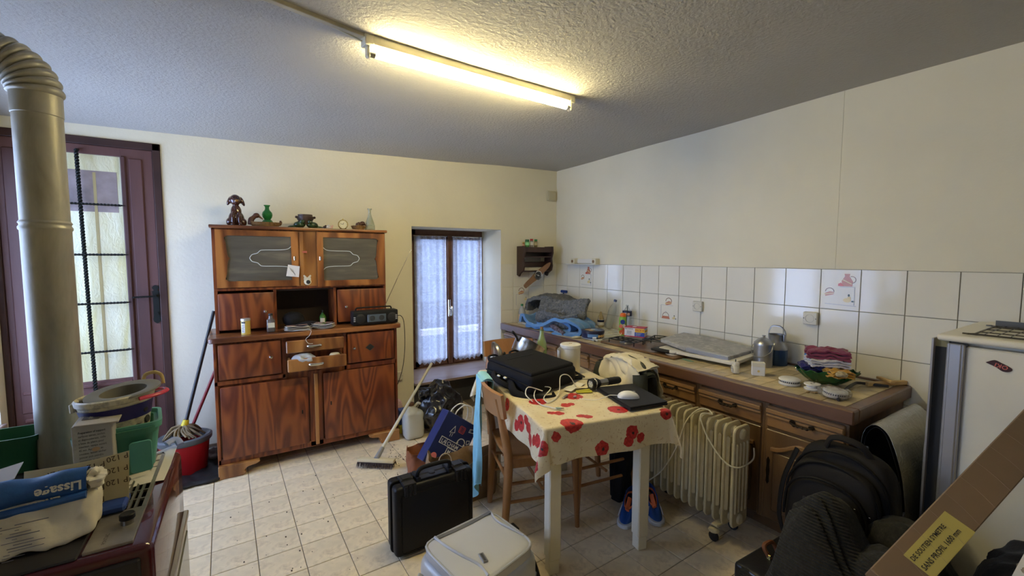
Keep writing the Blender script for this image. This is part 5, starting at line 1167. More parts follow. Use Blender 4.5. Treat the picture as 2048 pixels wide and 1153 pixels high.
# pale blue cloth over chair 1
BLC = mat('cloth_pale_blue', (.30, .62, .74), .85, bs=.3, bscale=120, var=.10, vs=5)
M1 = Matrix.Translation((1.40, 1.99, 0)) @ Matrix.Rotation(R(-17), 4, 'Z')
def bc(u, v):
    # u: from inside bottom over the top to the outside bottom
    L1, L2 = .16, .62; s = u*(L1+L2+.03)
    a = .03+.17*v
    if s < L1: z = .805-(L1-s); x = -.225
    elif s < L1+.03: q = (s-L1)/.03*math.pi; z = .805+.012*math.sin(q); x = -.255-.030*math.cos(q)
    else: z = .805-(s-L1-.03); x = -.290-.01*(.8-z)
    k = max(0, (.80-z)); x += .016*math.sin(v*17+z*6)*min(1, k*4)-.02*k; y = a*(1-.5*k)+.012*math.sin(z*13+v*3)*k+.03*k
    if u > .98: z += .05*math.sin(v*5)
    return M1 @ V((x, y, z-.12*v*k))
b = B(); surf(b, bc, 70, 26, .003); solo('blue_cloth', b, BLC, 'pale blue cloth hanging from the back of the left wooden chair', 'cloth', smooth=60)
# jacket and cream shirt and trousers on chair 2
M2 = Matrix.Translation((1.80, 1.95, 0)) @ Matrix.Rotation(R(173), 4, 'Z')
def drape(y0, y1, L1, L2, xo, top, amp, seed, spread=0, sag=.0, wr=.010):
    def f(u, v):
        s = u*(L1+L2+.05); y = y0+(y1-y0)*v; a = (v-.5)*2
        tp = top-sag*a*a
        if s < L1: z = tp-(L1-s); x = -.235+xo
        elif s < L1+.05: q = (s-L1)/.05*math.pi; z = tp+.02*math.sin(q); x = -.27-(.035+xo)*math.cos(q)
        else: z = tp-(s-L1-.05); x = -.305-xo
        k = max(0, min(1, (tp-z)*3.5)); sg = 1 if s < L1+.025 else -1
        x += amp*k*(math.sin(v*15+seed)+.5*math.sin(v*29+seed*2+z*8))*.6+sg*spread*(tp-z); y += .015*k*math.sin(z*15+seed)+a*.0
        q = noise.noise(V((x*6, y*7+seed, z*7)))*.016; q2 = wr*((1-abs(noise.noise(V((x*9+seed, y*12+z*5, z*9))))*2)-.5)
        return M2 @ V((x+q-sg*q2, y, z+q*.6+q2*.7))
    return f
OLV = mat('jacket_olive', (.055, .058, .045), .8, bs=.3, bscale=70, var=.15)
b = B(); surf(b, drape(-.235, .235, .36, .42, .012, .835, .030, 1, .10, .05), 70, 50, .006)
jk = solo('olive_jacket', b, OLV, 'dark olive jacket hung over the chair back between table and worktop', 'jacket', smooth=60)
b = B(); tube(b, [M2 @ V((-.24, -.13, .84)), M2 @ V((-.26, 0, .868)), M2 @ V((-.26, .16, .845)), M2 @ V((-.24, .21, .80))], .022, 10, 5, flat=.6); obj('collar', b, OLV, jk)
b = B(); tube(b, [M2 @ V((-.22, .20, .80)), M2 @ V((-.20, .23, .66)), M2 @ V((-.17, .22, .50))], .045, 12, 6, rr=lambda t: .045-.012*t); obj('sleeve', b, OLV, jk)
CRC = mat('shirt_cream', (.68, .62, .47), .85, bs=.25, bscale=60, var=.05)
b = B(); surf(b, drape(-.13, .215, .19, .20, .040, .868, .030, 3, .15, .040, .026), 90, 70, .004)
solo('cream_shirt', b, CRC, 'crumpled cream shirt thrown over the olive jacket', 'shirt', smooth=60)
TRS = mat('trousers_black', (.012, .012, .014), .9, bs=.3, bscale=90)
b = B()
def trf(u, v):
    a = 2*math.pi*u; k = v; cx = 1.99-.075*k; cy = 1.80+.0*k; rx = .07-.03*k; ry = .10-.045*k
    q = 1+.18*math.sin(a*3+k*4)+.1*math.sin(a*7)
    return V((cx+rx*q*math.cos(a), cy+ry*q*math.sin(a), .56-.53*k))
surf(b, trf, 36, 30, .004, close_u=True); solo('black_trousers', b, TRS, 'black trousers hanging down from the jacket chair to the shoes', 'trousers', smooth=60)
# running shoes
def shoe(x, y, rz, label):
    t = thing('running_shoe', label, 'shoe', (x, y, 0), rz, 'blue running shoes'); M = ROOT[t.name]
    out = bez2([(-.13, 0), (-.125, .030), (-.06, .036), (.02, .040), (.08, .048), (.125, .030), (.138, 0), (.12, -.035), (.07, -.046), (.0, -.036), (-.06, -.034), (-.125, -.030), (-.13, 0)], 4)[:-1]
    b = B(); prism(b, out, .022, M @ Matrix.Translation((0, 0, .001)), .004); obj('sole', b, mat('sole_white', (.60, .62, .64), .6), t)
    def up_(u, v):
        a = 2*math.pi*u; c, s = math.cos(a), math.sin(a); L = .128; z = .02+.075*v
        x = L*c*(1-.10*v); w_ = .045*s*(1-.35*v)
        if c > 0: x = x*(1-.55*v**1.2); 
        hh = .02+(.030+.055*(1-max(0, c))**.8)*v+(.02*(c < -.3)*v)
        return M @ V((x-.012*v, w_, hh))
    b = B(); surf(b, up_, 36, 8, .004, close_u=True); lathe(b, [(0, 0), (1, 0)], 24, M @ Matrix.Translation((-.03, 0, .055)) @ Matrix.Diagonal((.075, .028, 1, 1))); obj('upper', b, mat('shoe_blue', (.012, .07, .30), .5), t, 50)
    b = B(); tube(b, [M @ V((-.10, 0, .098)), M @ V((-.07, .028, .095)), M @ V((.0, .024, .072)), M @ V((.03, 0, .064)), M @ V((.0, -.024, .072)), M @ V((-.07, -.028, .095)), M @ V((-.10, 0, .098))], .006, 8, 5); obj('orange_collar', b, mat('shoe_orange', (.75, .18, .07), .6), t)
    b = B(); tube(b, [M @ V((.045, 0, .062)), M @ V((.01, 0, .074)), M @ V((-.03, 0, .096))], .014, 8, 5, flat=.5); obj('tongue', b, mat('shoe_orange', (.75, .2, .1)), t)
    b = B()
    for s in (-1, 1):
        for q in (-.05, -.01, .03, .065): cyl(b, M @ V((q, s*.0455*(1-.1*abs(q)*8*(q > 0)), .03)), M @ V((q-.02, s*.034, .068)), .0035, n=6)
    obj('white_stripe', b, mat('sole_white', (.6, .6, .6)), t)
    b = B(); box(b, -.13, -.11, -.026, .026, .03, .10, .010, M, 2); obj('heel_tab', b, INK, t)
shoe(1.855, 1.665, R(-150), 'left one of the blue running shoes, partly behind the table leg')
shoe(2.00, 1.615, R(-125), 'right one of the blue running shoes, between table leg and radiator')

# ------------------------------------------------------------------ things on the table
BKF = mat('bag_black', (.008, .008, .011), .75, bs=.3, bscale=150, bd=.002)
bp = thing('black_laptop_bag', 'flat black rucksack lying on the far half of the table', 'bag', (1.44, 2.10, ZT), R(13)); M = Fm((1.455, 2.085, ZT+.012), R(12), R(5))
b = B(); box(b, -.20, .20, -.19, .20, .0, .115, .035, M, 4); obj('main_body', b, BKF, bp, 60)
b = B(); box(b, -.185, .185, -.17, .185, .100, .128, .014, M, 3); obj('front_panel', b, BKF, bp, 60)
b = B(); box(b, -.12, .10, .085, .090, .127, .1305, .001, M); tube(b, [M @ V((-.205, -.17, .06)), M @ V((-.207, 0, .065)), M @ V((-.205, .18, .06))], .004, 6, 4); obj('zip', b, mat('zip_black', (.003, .003, .003), .3), bp)
for x in (-.12, .06): b = B(); tube(b, [M @ V((x-.04, .19, .09)), M @ V((x-.03, .225, .115)), M @ V((x+.03, .225, .115)), M @ V((x+.04, .19, .09))], .009, 8, 5, flat=.6); obj('top_handle', b, BKF, bp)
b = B(); tube(b, [M @ V((.18, -.17, .03)), M @ V((.25, -.18, .03)), M @ V((.262, -.12, .04)), M @ V((.20, -.03, .06))], .014, 8, 6, flat=.5); obj('side_loop', b, BKF, bp)
b = B(); tube(b, [M @ V((-.20, -.02, .05)), M @ V((-.235, -.10, .01)), M @ V((-.20, -.20, .0)), M @ V((-.10, -.26, -.004)), M @ V((-.06, -.23, -.002))], .022, 10, 6, flat=.45); tube(b, [M @ V((-.20, .12, .06)), M @ V((-.245, .06, .05)), M @ V((-.235, -.02, .03)), M @ V((-.20, -.05, .01))], .015, 8, 6, flat=.5); obj('strap', b, BKF, bp)
for y_ in (.045, .0): b = B(); box(b, -.232+.006*(y_ < .02), -.222+.010*(y_ < .02), y_-.010, y_+.010, .058, .066, .001, M); obj('white_tag', b, PAPER, bp)
ps_ = lambda x, y, dz=0: V((x, y, ZT+dz))
# white cable with usb plug
cb_ = thing('usb_cable', 'white looping cable with a metal USB plug in front of the black rucksack', 'cable', (1.33, 1.76, ZT))
b = B(); tube(b, [ps_(1.60, 1.84, .01), ps_(1.56, 1.86, .08), ps_(1.50, 1.86, .085), ps_(1.46, 1.82, .02), ps_(1.38, 1.76, .004), ps_(1.32, 1.74, .004), ps_(1.34, 1.80, .01), ps_(1.43, 1.86, .03), ps_(1.36, 1.88, .04), ps_(1.29, 1.82, .02), ps_(1.27, 1.74, .004), ps_(1.29, 1.67, .004), ps_(1.30, 1.64, .004)], .0028, 8, 8); tube(b, [ps_(1.36, 1.84, .03), ps_(1.29, 1.87, .055), ps_(1.25, 1.84, .03), ps_(1.26, 1.79, .004)], .0028, 8, 8); obj('wire', b, WHITE, cb_)
b = B(); box(b, -.014, .014, -.006, .006, .001, .009, .001, Fm((1.31, 1.64, ZT), R(-35))); obj('plug_shell', b, mat('plug_teal', (.35, .52, .50), .4), cb_)
b = B(); box(b, .014, .028, -.005, .005, .002, .007, .0005, Fm((1.31, 1.64, ZT), R(-35))); obj('plug_tip', b, CHROME, cb_)
b = B(); box(b, -.030, .030, -.006, .006, .001, .007, .001, Fm((1.455, 1.765, ZT), R(28))); solo('usb_stick', b, mat('stick_grey', (.28, .28, .30), .35, .6), 'flat grey metal stick on the poppy cloth near the yellow strip', 'usb stick')
b = B(); ell(b, (1.50, 1.735, ZT+.005), (.012, .007, .005), 2); solo('grey_pebble', b, mat('pebble', (.4, .38, .33), .5), 'tiny grey plug end beside the flat metal stick', 'plug')
for k, (x, y, rz, w_, l_, m_, lb) in enumerate(((1.60, 1.86, 20, .16, .055, PAPER, 'long folded white receipt beside the black rucksack'), (1.67, 1.84, -8, .15, .05, mat('card_cream', (.70, .62, .42), .7), 'cream folded envelope left of the torch'), (1.72, 1.95, 35, .16, .12, mat('sheet_tan', (.58, .52, .38), .8), 'creased tan sheet of paper behind the torch'))):
    b = B()
    surf(b, lambda u, v: V(((u-.5)*w_, (v-.5)*l_, .002+.006*abs(math.sin(u*5+k))*(1 if k < 2 else .4))), 12, 4, .0012); b.transform(Fm((x, y, ZT+.001+.004*(1-k % 2)), R(rz))); solo('paper_slip', b, m_, lb, 'paper', 'papers on the table', smooth=0)
b = B(); box(b, -.045, .045, -.016, .016, 0, .006, .002, Fm((1.60, 1.775, ZT+.001), R(-25))); box(b, -.04, .04, -.008, .008, .006, .010, .002, Fm((1.605, 1.785, ZT+.001), R(-12))); solo('yellow_packet', b, mat('packet_yellow', (.55, .52, .05), .35), 'small bright yellow-green packet in front of the torch head', 'packet')
b = B(); tube(b, [ps_(1.78, 1.97, .012), ps_(1.75, 2.0, .03), ps_(1.71, 2.0, .02), ps_(1.73, 1.96, .008), ps_(1.79, 1.92, .010), ps_(1.83, 1.86, .012)], .006, 8, 6, flat=.5); solo('torch_strap', b, mat('strap_grey', (.08, .07, .07), .8), 'dark wrist strap loop behind the torch', 'strap')
# laptop sleeve, mouse, torch
lp = thing('closed_laptop', 'thin closed black laptop on the right side of the table', 'laptop', (1.73, 1.57, ZT)); M = Fm((1.742, 1.555, ZT+.002), R(12))
ML_ = Matrix(((.19, .045/.27*1.0, 0, 0), (0, 0, 0, 0), (0, 0, 1, 0), (0, 0, 0, 1)))
cor = [(1.585, 1.425), (1.815, 1.385), (1.905, 1.70), (1.68, 1.76)]
b = B(); prism(b, [tuple(c) for c in cor], .013, Matrix.Translation((0, 0, ZT+.002)), .003); obj('lower_shell', b, mat('laptop_black', (.012, .012, .016), .5), lp)
b = B(); cc = V((sum(c[0] for c in cor)/4, sum(c[1] for c in cor)/4)); prism(b, [tuple(cc+(V(c)-cc)*.985) for c in cor], .006, Matrix.Translation((0, 0, ZT+.0155)), .002); obj('screen_lid', b, mat('laptop_black', (.012, .012, .016), .5), lp)
ms = thing('computer_mouse', 'white wired mouse on the closed black laptop', 'mouse', (1.665, 1.525, ZT+.022)); M = Fm((1.69, 1.535, ZT+.0225), R(-40))
b = B(); 
t_ = bmesh.new(); bmesh.ops.create_icosphere(t_, subdivisions=4, radius=1)
for v in t_.verts:
    d = v.co.normalized(); k = (abs(d.x)**2.6+abs(d.y)**2.6+abs(d.z)**2.2)**(-1/2.5); v.co = V((d.x*k*.056, d.y*k*.031*(1-.12*d.x), max(0, d.z*k*.034*(1-.25*d.x*d.x)-.0)))
merge(b, t_, M); obj('shell', b, mat('mouse_white', (.76, .76, .76), .3), ms, 60)
b = B(); box(b, .018, .034, -.0025, .0025, .026, .034, .001, M); obj('wheel', b, mat('wheel_grey', (.4, .4, .4), .5), ms)
b = B(); tube(b, [M @ V((-.054, 0, .008)), M @ V((-.09, .012, .004)), ps_(1.60, 1.60, .025), ps_(1.56, 1.63, .006), ps_(1.53, 1.66, .003), ps_(1.50, 1.70, .003)], .0022, 8, 6)
obj('cable', b, WHITE, ms)
tg = thing('torch', 'black and silver hand torch lying at the edge of the laptop', 'torch', (1.76, 1.80, ZT)); MTt = frame((1.655, 1.785, ZT+.034), (1, -.10, .0), (0, 0, 1)) @ Matrix.Rotation(R(90), 4, 'Y')
BR = mat('rubber_black', (.010, .010, .012), .6)
obj('head', lathe(B(), [(.026, -.002), (.031, 0), (.032, .012), (.031, .04), (.024, .055), (.018, .065)], 24, MTt), BR, tg)
obj('head_ring', lathe(B(), [(.0325, .020), (.0335, .022), (.0335, .026), (.0325, .028)], 24, MTt), CHROME, tg)
obj('lens', lathe(B(), [(0, .002), (.026, .001)], 20, MTt), mat('lens', (.55, .55, .55), .1, .8), tg, 0)
b = B()
for k in range(7):
    a = k*2*math.pi/6; r = .014 if k < 6 else 0; lathe(b, [(0, -.0008), (.005, -.0006), (.006, .002)], 8, MTt @ Matrix.Translation((r*math.cos(a), r*math.sin(a), 0)))
obj('led_rings', b, mat('led_white', (.7, .7, .68), .2), tg)
obj('barrel', lathe(B(), [(.0195, .06), (.0195, .135), (.018, .137)], 24, MTt), STEEL, tg)
obj('grip', lathe(B(), [(.0205, .115), (.0215, .118), (.0205, .14), (.0215, .145), (.0205, .165), (.0215, .17), (.0205, .20), (.017, .21), (.012, .213), (0, .213)], 20, MTt), BR, tg)
b = B(); box(b, -.008, .008, -.008, .008, 0, .006, .002, MTt @ Matrix.Translation((.012, -.014, .075)) @ Matrix.Rotation(R(-45), 4, 'Z')); obj('switch', b, BR, tg)
# paper roll canister, wine bottle, pots
kr = thing('kitchen_roll_canister', 'round white kitchen-roll holder with a torn sheet, right of the black rucksack', 'canister', (1.805, 2.14, ZT)); M = Fm((1.805, 2.14, ZT+.001))
obj('body', lathe(B(), [(0, 0), (.062, 0), (.064, .003), (.064, .165), (0, .165)], 32, M), mat('canister_cream', (.70, .66, .56), .45), kr)
obj('lid', lathe(B(), [(.064, .165), (.067, .167), (.067, .185), (.062, .189), (.02, .190), (0, .190)], 32, M), WHITE, kr)
obj('lid_hole', lathe(B(), [(0, .193), (.010, .193), (.012, .190)], 14, M), mat('roll_core', (.45, .38, .28), .8), kr)
b = B(); surf(b, lambda u, v: M @ V((-.062-.045*math.sin(u*2.2)*(1-.2*v), .02-.03*u+.01*v, .175-.15*v*(.6+.4*u)-.02*u)), 8, 8, .0012); obj('torn_sheet', b, mat('sheet_white', (.76, .77, .80), .8), kr, 60)
t, M = bottle('wine_bottle', 'pale green wine bottle with a cork, behind the black rucksack', 1.785, 2.43, ZT+.001, [(0, 0), (.036, 0), (.038, .01), (.038, .12), (.034, .150), (.022, .185), (.015, .21), (.0135, .235), (.0155, .238), (.0155, .245), (0, .245)], mat('glass_pale_green', (.30, .42, .20), .08, trans=.35, coat=.5))
b = B(); cyl(b, (1.785, 2.43, ZT+.244), (1.785, 2.43, ZT+.262), .011, n=12); obj('cork', b, mat('cork', (.24, .13, .06), .8), t)
AL2 = mat('pot_aluminium', (.50, .49, .46), .28, metal=.95, var=.2, vs=9, dirt=(.2, .18, .15), dscale=10)
# tall pot behind the bag (on the chair behind the table), the pressure cooker tilted on it
pt = thing('saucepan', 'large dull aluminium saucepan tilted on its side at the far end of the table', 'pan', (1.66, 2.42, ZT)); M = frame((1.62, 2.41, ZT+.075), (.84, .10, -.52), (-.1, 1, .05))
obj('body', lathe(B(), [(0, 0), (.085, 0), (.10, .012), (.108, .10), (.112, .105), (.106, .104), (.10, .02), (0, .012)], 32, M), AL2, pt)
obj('dark_base', lathe(B(), [(0, .1041), (.104, .1041), (.106, .1035)], 28, M), mat('base_dark', (.09, .085, .08), .35, .7, var=.4, vs=14), pt)
b = B(); tube(b, [M @ V((-.108, 0, .07)), M @ V((-.13, 0, .085)), M @ V((-.17, .0, .10)), M @ V((-.185, 0, .10))], .011, 8, 4, flat=.6); obj('handle', b, BLACK, pt)
pl = thing('pan_lid', 'domed aluminium pan lid standing upright at the far left table corner', 'lid', (1.43, 2.47, ZT)); M = Fm((1.435, 2.455, ZT+.094), R(-15), R(0), R(82))
obj('lid_disc', lathe(B(), [(0, .035), (.04, .033), (.075, .018), (.092, .0), (.096, 0), (.096, -.012), (.092, -.012), (.088, 0), (.07, .012), (0, .026)], 32, M), AL2, pl)
b = B(); lathe(b, [(.008, .03), (.008, .045), (.018, .052), (.012, .06), (0, .06)], 14, M); obj('lid_knob', b, BLACK, pl)
b = B(); cyl(b, (1.385, 2.44, ZT+.001), (1.385, 2.44, ZT+.032), .018, .012, 12); cyl(b, (1.385, 2.44, ZT+.032), (1.382, 2.44, ZT+.05), .008, n=10); solo('red_salt_pot', b, mat('red_plastic', (.50, .015, .02), .3), 'small bright red plastic pot at the far left corner of the table', 'pot')

# ------------------------------------------------------------------ oil radiator
rdt = thing('oil_radiator', 'cream oil-filled radiator on castors in front of the worktop', 'radiator', (2.165, 1.48, 0))
RM = mat('radiator_cream', (.64, .57, .38), .32, coat=.2, dirt=(.5, .44, .3), dscale=6)
NF = 13; ys0, ys1 = 1.20, 1.775; cxr = 2.165; Z0, Z1 = .095, .635
fb = B(); t_ = B(); poly = rrect(.142, Z1-Z0, .035, 5)
prism(t_, poly, .012, None, .003); merge(fb, t_, frame((0, .006, (Z0+Z1)/2), (1, 0, 0), (0, 0, 1)))
for x in (-.046, -.0155, .0155, .046): box(fb, x-.0125, x+.0125, -.018, .018, Z0+.075, Z1-.06, .010)
for z in (Z0+.035, Z1-.04): cyl(fb, (0, -.023, z), (0, .023, z), .026, n=16)
tube(fb, [(x, 0, z+(Z0+Z1)/2) for x, z in poly+poly[:1]], .0065, 6, 1, cap=False)
fme = mesh_of('fin', fb, RM, 35)
for k in range(NF):
    if k == 0: continue
    inst('fin', fme, rdt, Fm((cxr, ys0+(ys1-ys0)*k/(NF-1), 0)))
eb = B(); t_ = B(); prism(t_, poly, .014, None, .004); merge(eb, t_, frame((cxr, ys0+.006, (Z0+Z1)/2), (1, 0, 0), (0, 0, 1)))
for x in (-.046, -.0155, .0155, .046): box(eb, cxr+x-.010, cxr+x+.010, ys0-.014, ys0+.02, Z0+.075, Z1-.085, .008)
for z in (Z0+.04, Z1-.045): lathe(eb, [(.030, 0), (.024, .012), (.016, .016), (0, .018)], 20, frame((cxr, ys0-.006, z), (1, 0, 0), (0, 0, 1)))
obj('end_fin', eb, RM, rdt)
b = B(); box(b, 2.095, 2.235, ys1+.02, ys1+.075, Z0+.02, Z1, .012, None, 2); obj('control_box', b, RM, rdt)
for y in (ys0+.075, ys1-.06):
    b = B(); box(b, 2.075, 2.255, y-.018, y+.018, Z0-.018, Z0-.004, .004); obj('castor_bar', b, RM, rdt)
    for x in (2.075, 2.255):
        b = B(); lathe(b, [(0, 0), (.026, 0), (.028, .006), (.022, .014), (.008, .018), (0, .018)], 16, Fm((x, y, .055))); cy_ = obj('castor', b, RM, rdt)
        b = B(); cyl(b, (x-.009, y, .026), (x+.009, y, .026), .026, n=18, bev=.003); cyl(b, (x, y, .026), (x, y, .06), .006, n=8); obj('wheel', b, INK, cy_)
b = B(); tube(b, [(2.06, 1.80, .12), (2.04, 1.76, .10), (2.06, 1.68, .16), (2.075, 1.60, .26), (2.08, 1.52, .42), (2.085, 1.47, .58), (2.12, 1.42, .66), (2.15, 1.38, .665), (2.13, 1.34, .655)], .004, 8, 8); tube(b, [(2.13, 1.34, .655), (2.07, 1.37, .655), (2.065, 1.33, .56), (2.07, 1.24, .46), (2.10, 1.175, .435), (2.22, 1.165, .45), (2.255, 1.18, .50)], .004, 8, 8); obj('cord', b, mat('cord_cream', (.66, .62, .48), .5), rdt)

# ------------------------------------------------------------------ cases in front
hc = thing('hard_case', 'black waterproof hard case standing upright on the floor', 'case', (.81, 2.09, 0)); HB = mat('hard_black', (.010, .010, .012), .42, bs=.2, bscale=200, bd=.001)
M = Fm((.815, 2.085, 0), R(0)); w_, d_, h_ = .43, .15, .375
b = B(); box(b, -w_/2, w_/2, -d_/2, .0, .008, h_-.008, .022, M, 3); obj('lid_shell', b, HB, hc, 60)
b = B(); box(b, -w_/2, w_/2, .004, d_/2, .008, h_-.008, .022, M, 3); obj('base_shell', b, HB, hc, 60)
b = B(); prism(b, rrect(w_+.012, h_+.002, .028, 4), .014, M @ frame((0, .009, h_/2), (1, 0, 0), (0, 0, 1)), .003); obj('seam_rim', b, HB, hc)
b = B(); box(b, -w_/2+.03, w_/2-.03, -d_/2-.006, -d_/2+.01, .03, h_-.045, .012, M, 2); obj('raised_panel', b, HB, hc)
for s in (-1, 1):
    b = B(); x = s*(w_/2-.075); box(b, x-.032, x+.032, -.035, .03, h_-.008, h_+.008, .003, M); box(b, x-.032, x+.032, -d_/2-.004, -.03, h_-.05, h_+.004, .003, M)
    for q in (-.022, 0, .022): box(b, x+q-.007, x+q+.007, -d_/2-.010, -d_/2+.02, h_-.055, h_-.002, .002, M)
    box(b, x-.024, x+.024, -.03, .01, h_+.007, h_+.013, .002, M); obj('latch', b, mat('latch_black', (.018, .018, .020), .3), hc)
b = B(); tube(b, [M @ V(p) for p in ((-.085, -.02, h_-.01), (-.088, -.04, h_+.03), (-.07, -.048, h_+.055), (0, -.050, h_+.06), (.07, -.048, h_+.055), (.088, -.04, h_+.03), (.085, -.02, h_-.01))], .011, 10, 6); obj('handle', b, BLACK, hc)
b = B(); box(b, -.075, .075, -.05, .03, h_-.010, h_-.002, .003, M); box(b, -.095, -.075, -.055, .03, h_-.02, h_+.012, .003, M); box(b, .075, .095, -.055, .03, h_-.02, h_+.012, .003, M); lathe(b, [(0, .006), (.016, .005), (.018, 0)], 14, M @ Matrix.Translation((0, -.01, h_-.003))); obj('handle_plate', b, mat('latch_black', (.02, .02, .02)), hc)
# soft silver suitcase lying flat, only its upper half in the picture
sc = thing('silver_suitcase', 'silver-grey soft suitcase lying flat in front of the hard case', 'suitcase', (.83, 1.52, 0)); SV = mat('silver_fabric', (.52, .53, .54), .36, metal=.15, bs=.1, bscale=160, sheen=.3); SVD = mat('silver_dark', (.13, .13, .13), .5); TRIM = mat('silver_trim', (.42, .43, .46), .3)
cs_ = [(.60, 1.72), (1.01, 1.78), (1.055, 1.44), (.66, 1.33)]
def quadf(a, b_): # a,b in -1..1
    u, v = (a+1)/2, (b_+1)/2; p0, p1, p2, p3 = [V((x, y)) for x, y in cs_]; return (p3*(1-u)+p2*u)*(1-v)+(p0*(1-u)+p1*u)*v
def sbox(e, zlo, zhi, k, sub=5, dome=.0):
    b = B(); t = bmesh.new(); bmesh.ops.create_icosphere(t, subdivisions=sub, radius=1)
    for v in t.verts:
        d = v.co.normalized(); m = (abs(d.x)**e+abs(d.y)**e+abs(d.z)**e)**(-1/e); q = quadf(d.x*m*k, d.y*m*k); zz = d.z*m
        v.co = V((q.x, q.y, (zlo+zhi)/2+zz*(zhi-zlo)/2))
    merge(b, t); return b
obj('body', sbox(6, .015, .235, 1.04), SV, sc, 60)
obj('top_pocket', sbox(7, .18, .272, .93), SV, sc, 60)
def ring(k, z, r, m, name, n=60, e=7):
    P = []
    for i in range(n+1):
        a = 2*math.pi*i/n; c, s = math.cos(a), math.sin(a); q = (abs(c)**e+abs(s)**e)**(-1/e); w2 = quadf(c*q*k, s*q*k); P.append(V((w2.x, w2.y, z)))
    b = B(); tube(b, P, r, 8, 1, cap=False); return obj(name, b, m, sc)
ring(.925, .262, .006, TRIM, 'piping'); ring(.95, .205, .004, SVD, 'zip'); ring(1.03, .12, .005, TRIM, 'piping')
def onq(a, b_, z): q = quadf(a, b_); return V((q.x, q.y, z))
b = B(); tube(b, [onq(-.62, .90, .272), onq(-.60, .5, .275), onq(-.52, 0, .276), onq(-.40, -.5, .275), onq(-.42, -.86, .270)], .006, 8, 6, flat=.5); obj('pocket_seam', b, TRIM, sc); b = B(); tube(b, [onq(.86, .84, .270), onq(.74, .4, .275), onq(.80, -.1, .275), onq(.90, -.5, .268)], .005, 8, 6, flat=.5); obj('pocket_seam', b, TRIM, sc)
b = B(); surf(b, lambda u, v: onq(-.60+1.45*u, .78+.12*v-.05*math.sin(u*3.1), .2735-.002*v), 20, 3, .001); obj('pocket_gap', b, SVD, sc, 0)
b = B(); box(b, -.012, .012, -.030, .030, 0, .006, .003, Fm(onq(-.22, -.42, .272), R(-6))); lb_ = obj('badge', b, mat('badge_silver', (.30, .30, .31), .3, .8), sc)
b = B(); box(b, -.005, .005, -.021, .021, .006, .0075, .001, Fm(onq(-.22, -.42, .272), R(-6))); obj('badge_inlay', b, mat('badge_dark', (.06, .06, .06), .4), lb_)
b = B(); tube(b, [V((.585, 1.62, .20)), V((.545, 1.58, .17)), V((.55, 1.50, .13)), V((.60, 1.45, .10))], .012, 8, 5, flat=.5); obj('side_handle', b, SV, sc)
b = B(); tube(b, [V((1.05, 1.74, .12)), V((1.085, 1.66, .15)), V((1.10, 1.56, .10)), V((1.09, 1.48, .02))], .012, 8, 5); box(b, 1.055, 1.10, 1.66, 1.72, .15, .20, .01); obj('base_guard', b, BLACK, sc)
for y in (1.47, 1.70): b = B(); cyl(b, (1.085, y-.012, .026), (1.085, y+.012, .026), .025, n=16); obj('wheel', b, INK, sc)

# ------------------------------------------------------------------ corner pile left of the table
b = B(); soft(b, Fm((1.44, 3.44, 0), R(20)), .40, .34, .43, 2.3, 6, .035, 5, .030, 9, seed=4, fn=lambda p: V((p.x*(1-.35*max(0, p.z/.22)), p.y*(1-.35*max(0, p.z/.22)), p.z)))
TB_ = mat('bin_bag_black', (.012, .012, .014), .16, coat=.4, bs=.6, bscale=26, bd=.012); bg_ = solo('bin_bag', b, TB_, 'full shiny black bin bag under the window sill', 'bin bag', smooth=60)
b = B(); soft(b, Fm((1.29, 3.42, .30), R(40), R(15)), .16, .10, .10, 2.2, 5, .025, 12, .02, 16, seed=9); obj('gathered_neck', b, TB_, bg_, 60)
jc = thing('jerrycan', 'translucent white plastic jerrycan with a brown cap, right of the dresser', 'jerrycan', (1.175, 3.40, 0)); JM = mat('jerry_white', (.62, .62, .56), .35, trans=.15, var=.04)
b = B(); box(b, 1.095, 1.255, 3.33, 3.47, .001, .235, .035, None, 4); obj('tank', b, JM, jc, 60)
obj('shoulder', lathe(B(), [(.07, .215), (.055, .245), (.026, .262), (.024, .275), (0, .275)], 24, Fm((1.16, 3.40, 0))), JM, jc)
obj('cap', cyl(B(), (1.16, 3.40, .272), (1.16, 3.40, .298), .026, n=18, bev=.003), mat('cap_brown', (.12, .05, .02), .5), jc)
b = B(); tube(b, [(1.19, 3.40, .255), (1.22, 3.40, .285), (1.25, 3.40, .26), (1.245, 3.40, .21)], .010, 8, 5); obj('grip', b, JM, jc)
t = thing('detergent_packs', 'pink and blue detergent bag with yellow box between dresser foot and jerrycan', 'packs', (1.12, 3.62, 0))
b = B(); soft(b, Fm((1.125, 3.66, 0)), .09, .12, .26, 3, 4, .006, 12); obj('pink_bag', b, mat('pack_pink', (.62, .42, .42), .5, var=.3, vs=30), t, 60)
b = B(); box(b, 1.10, 1.17, 3.52, 3.60, 0, .07, .003); obj('yellow_box', b, mat('pack_yellow', (.65, .55, .05), .5), t); b = B(); box(b, 1.10, 1.17, 3.53, 3.60, .071, .20, .006); obj('blue_box', b, mat('pack_blue', (.03, .07, .25), .4), t)
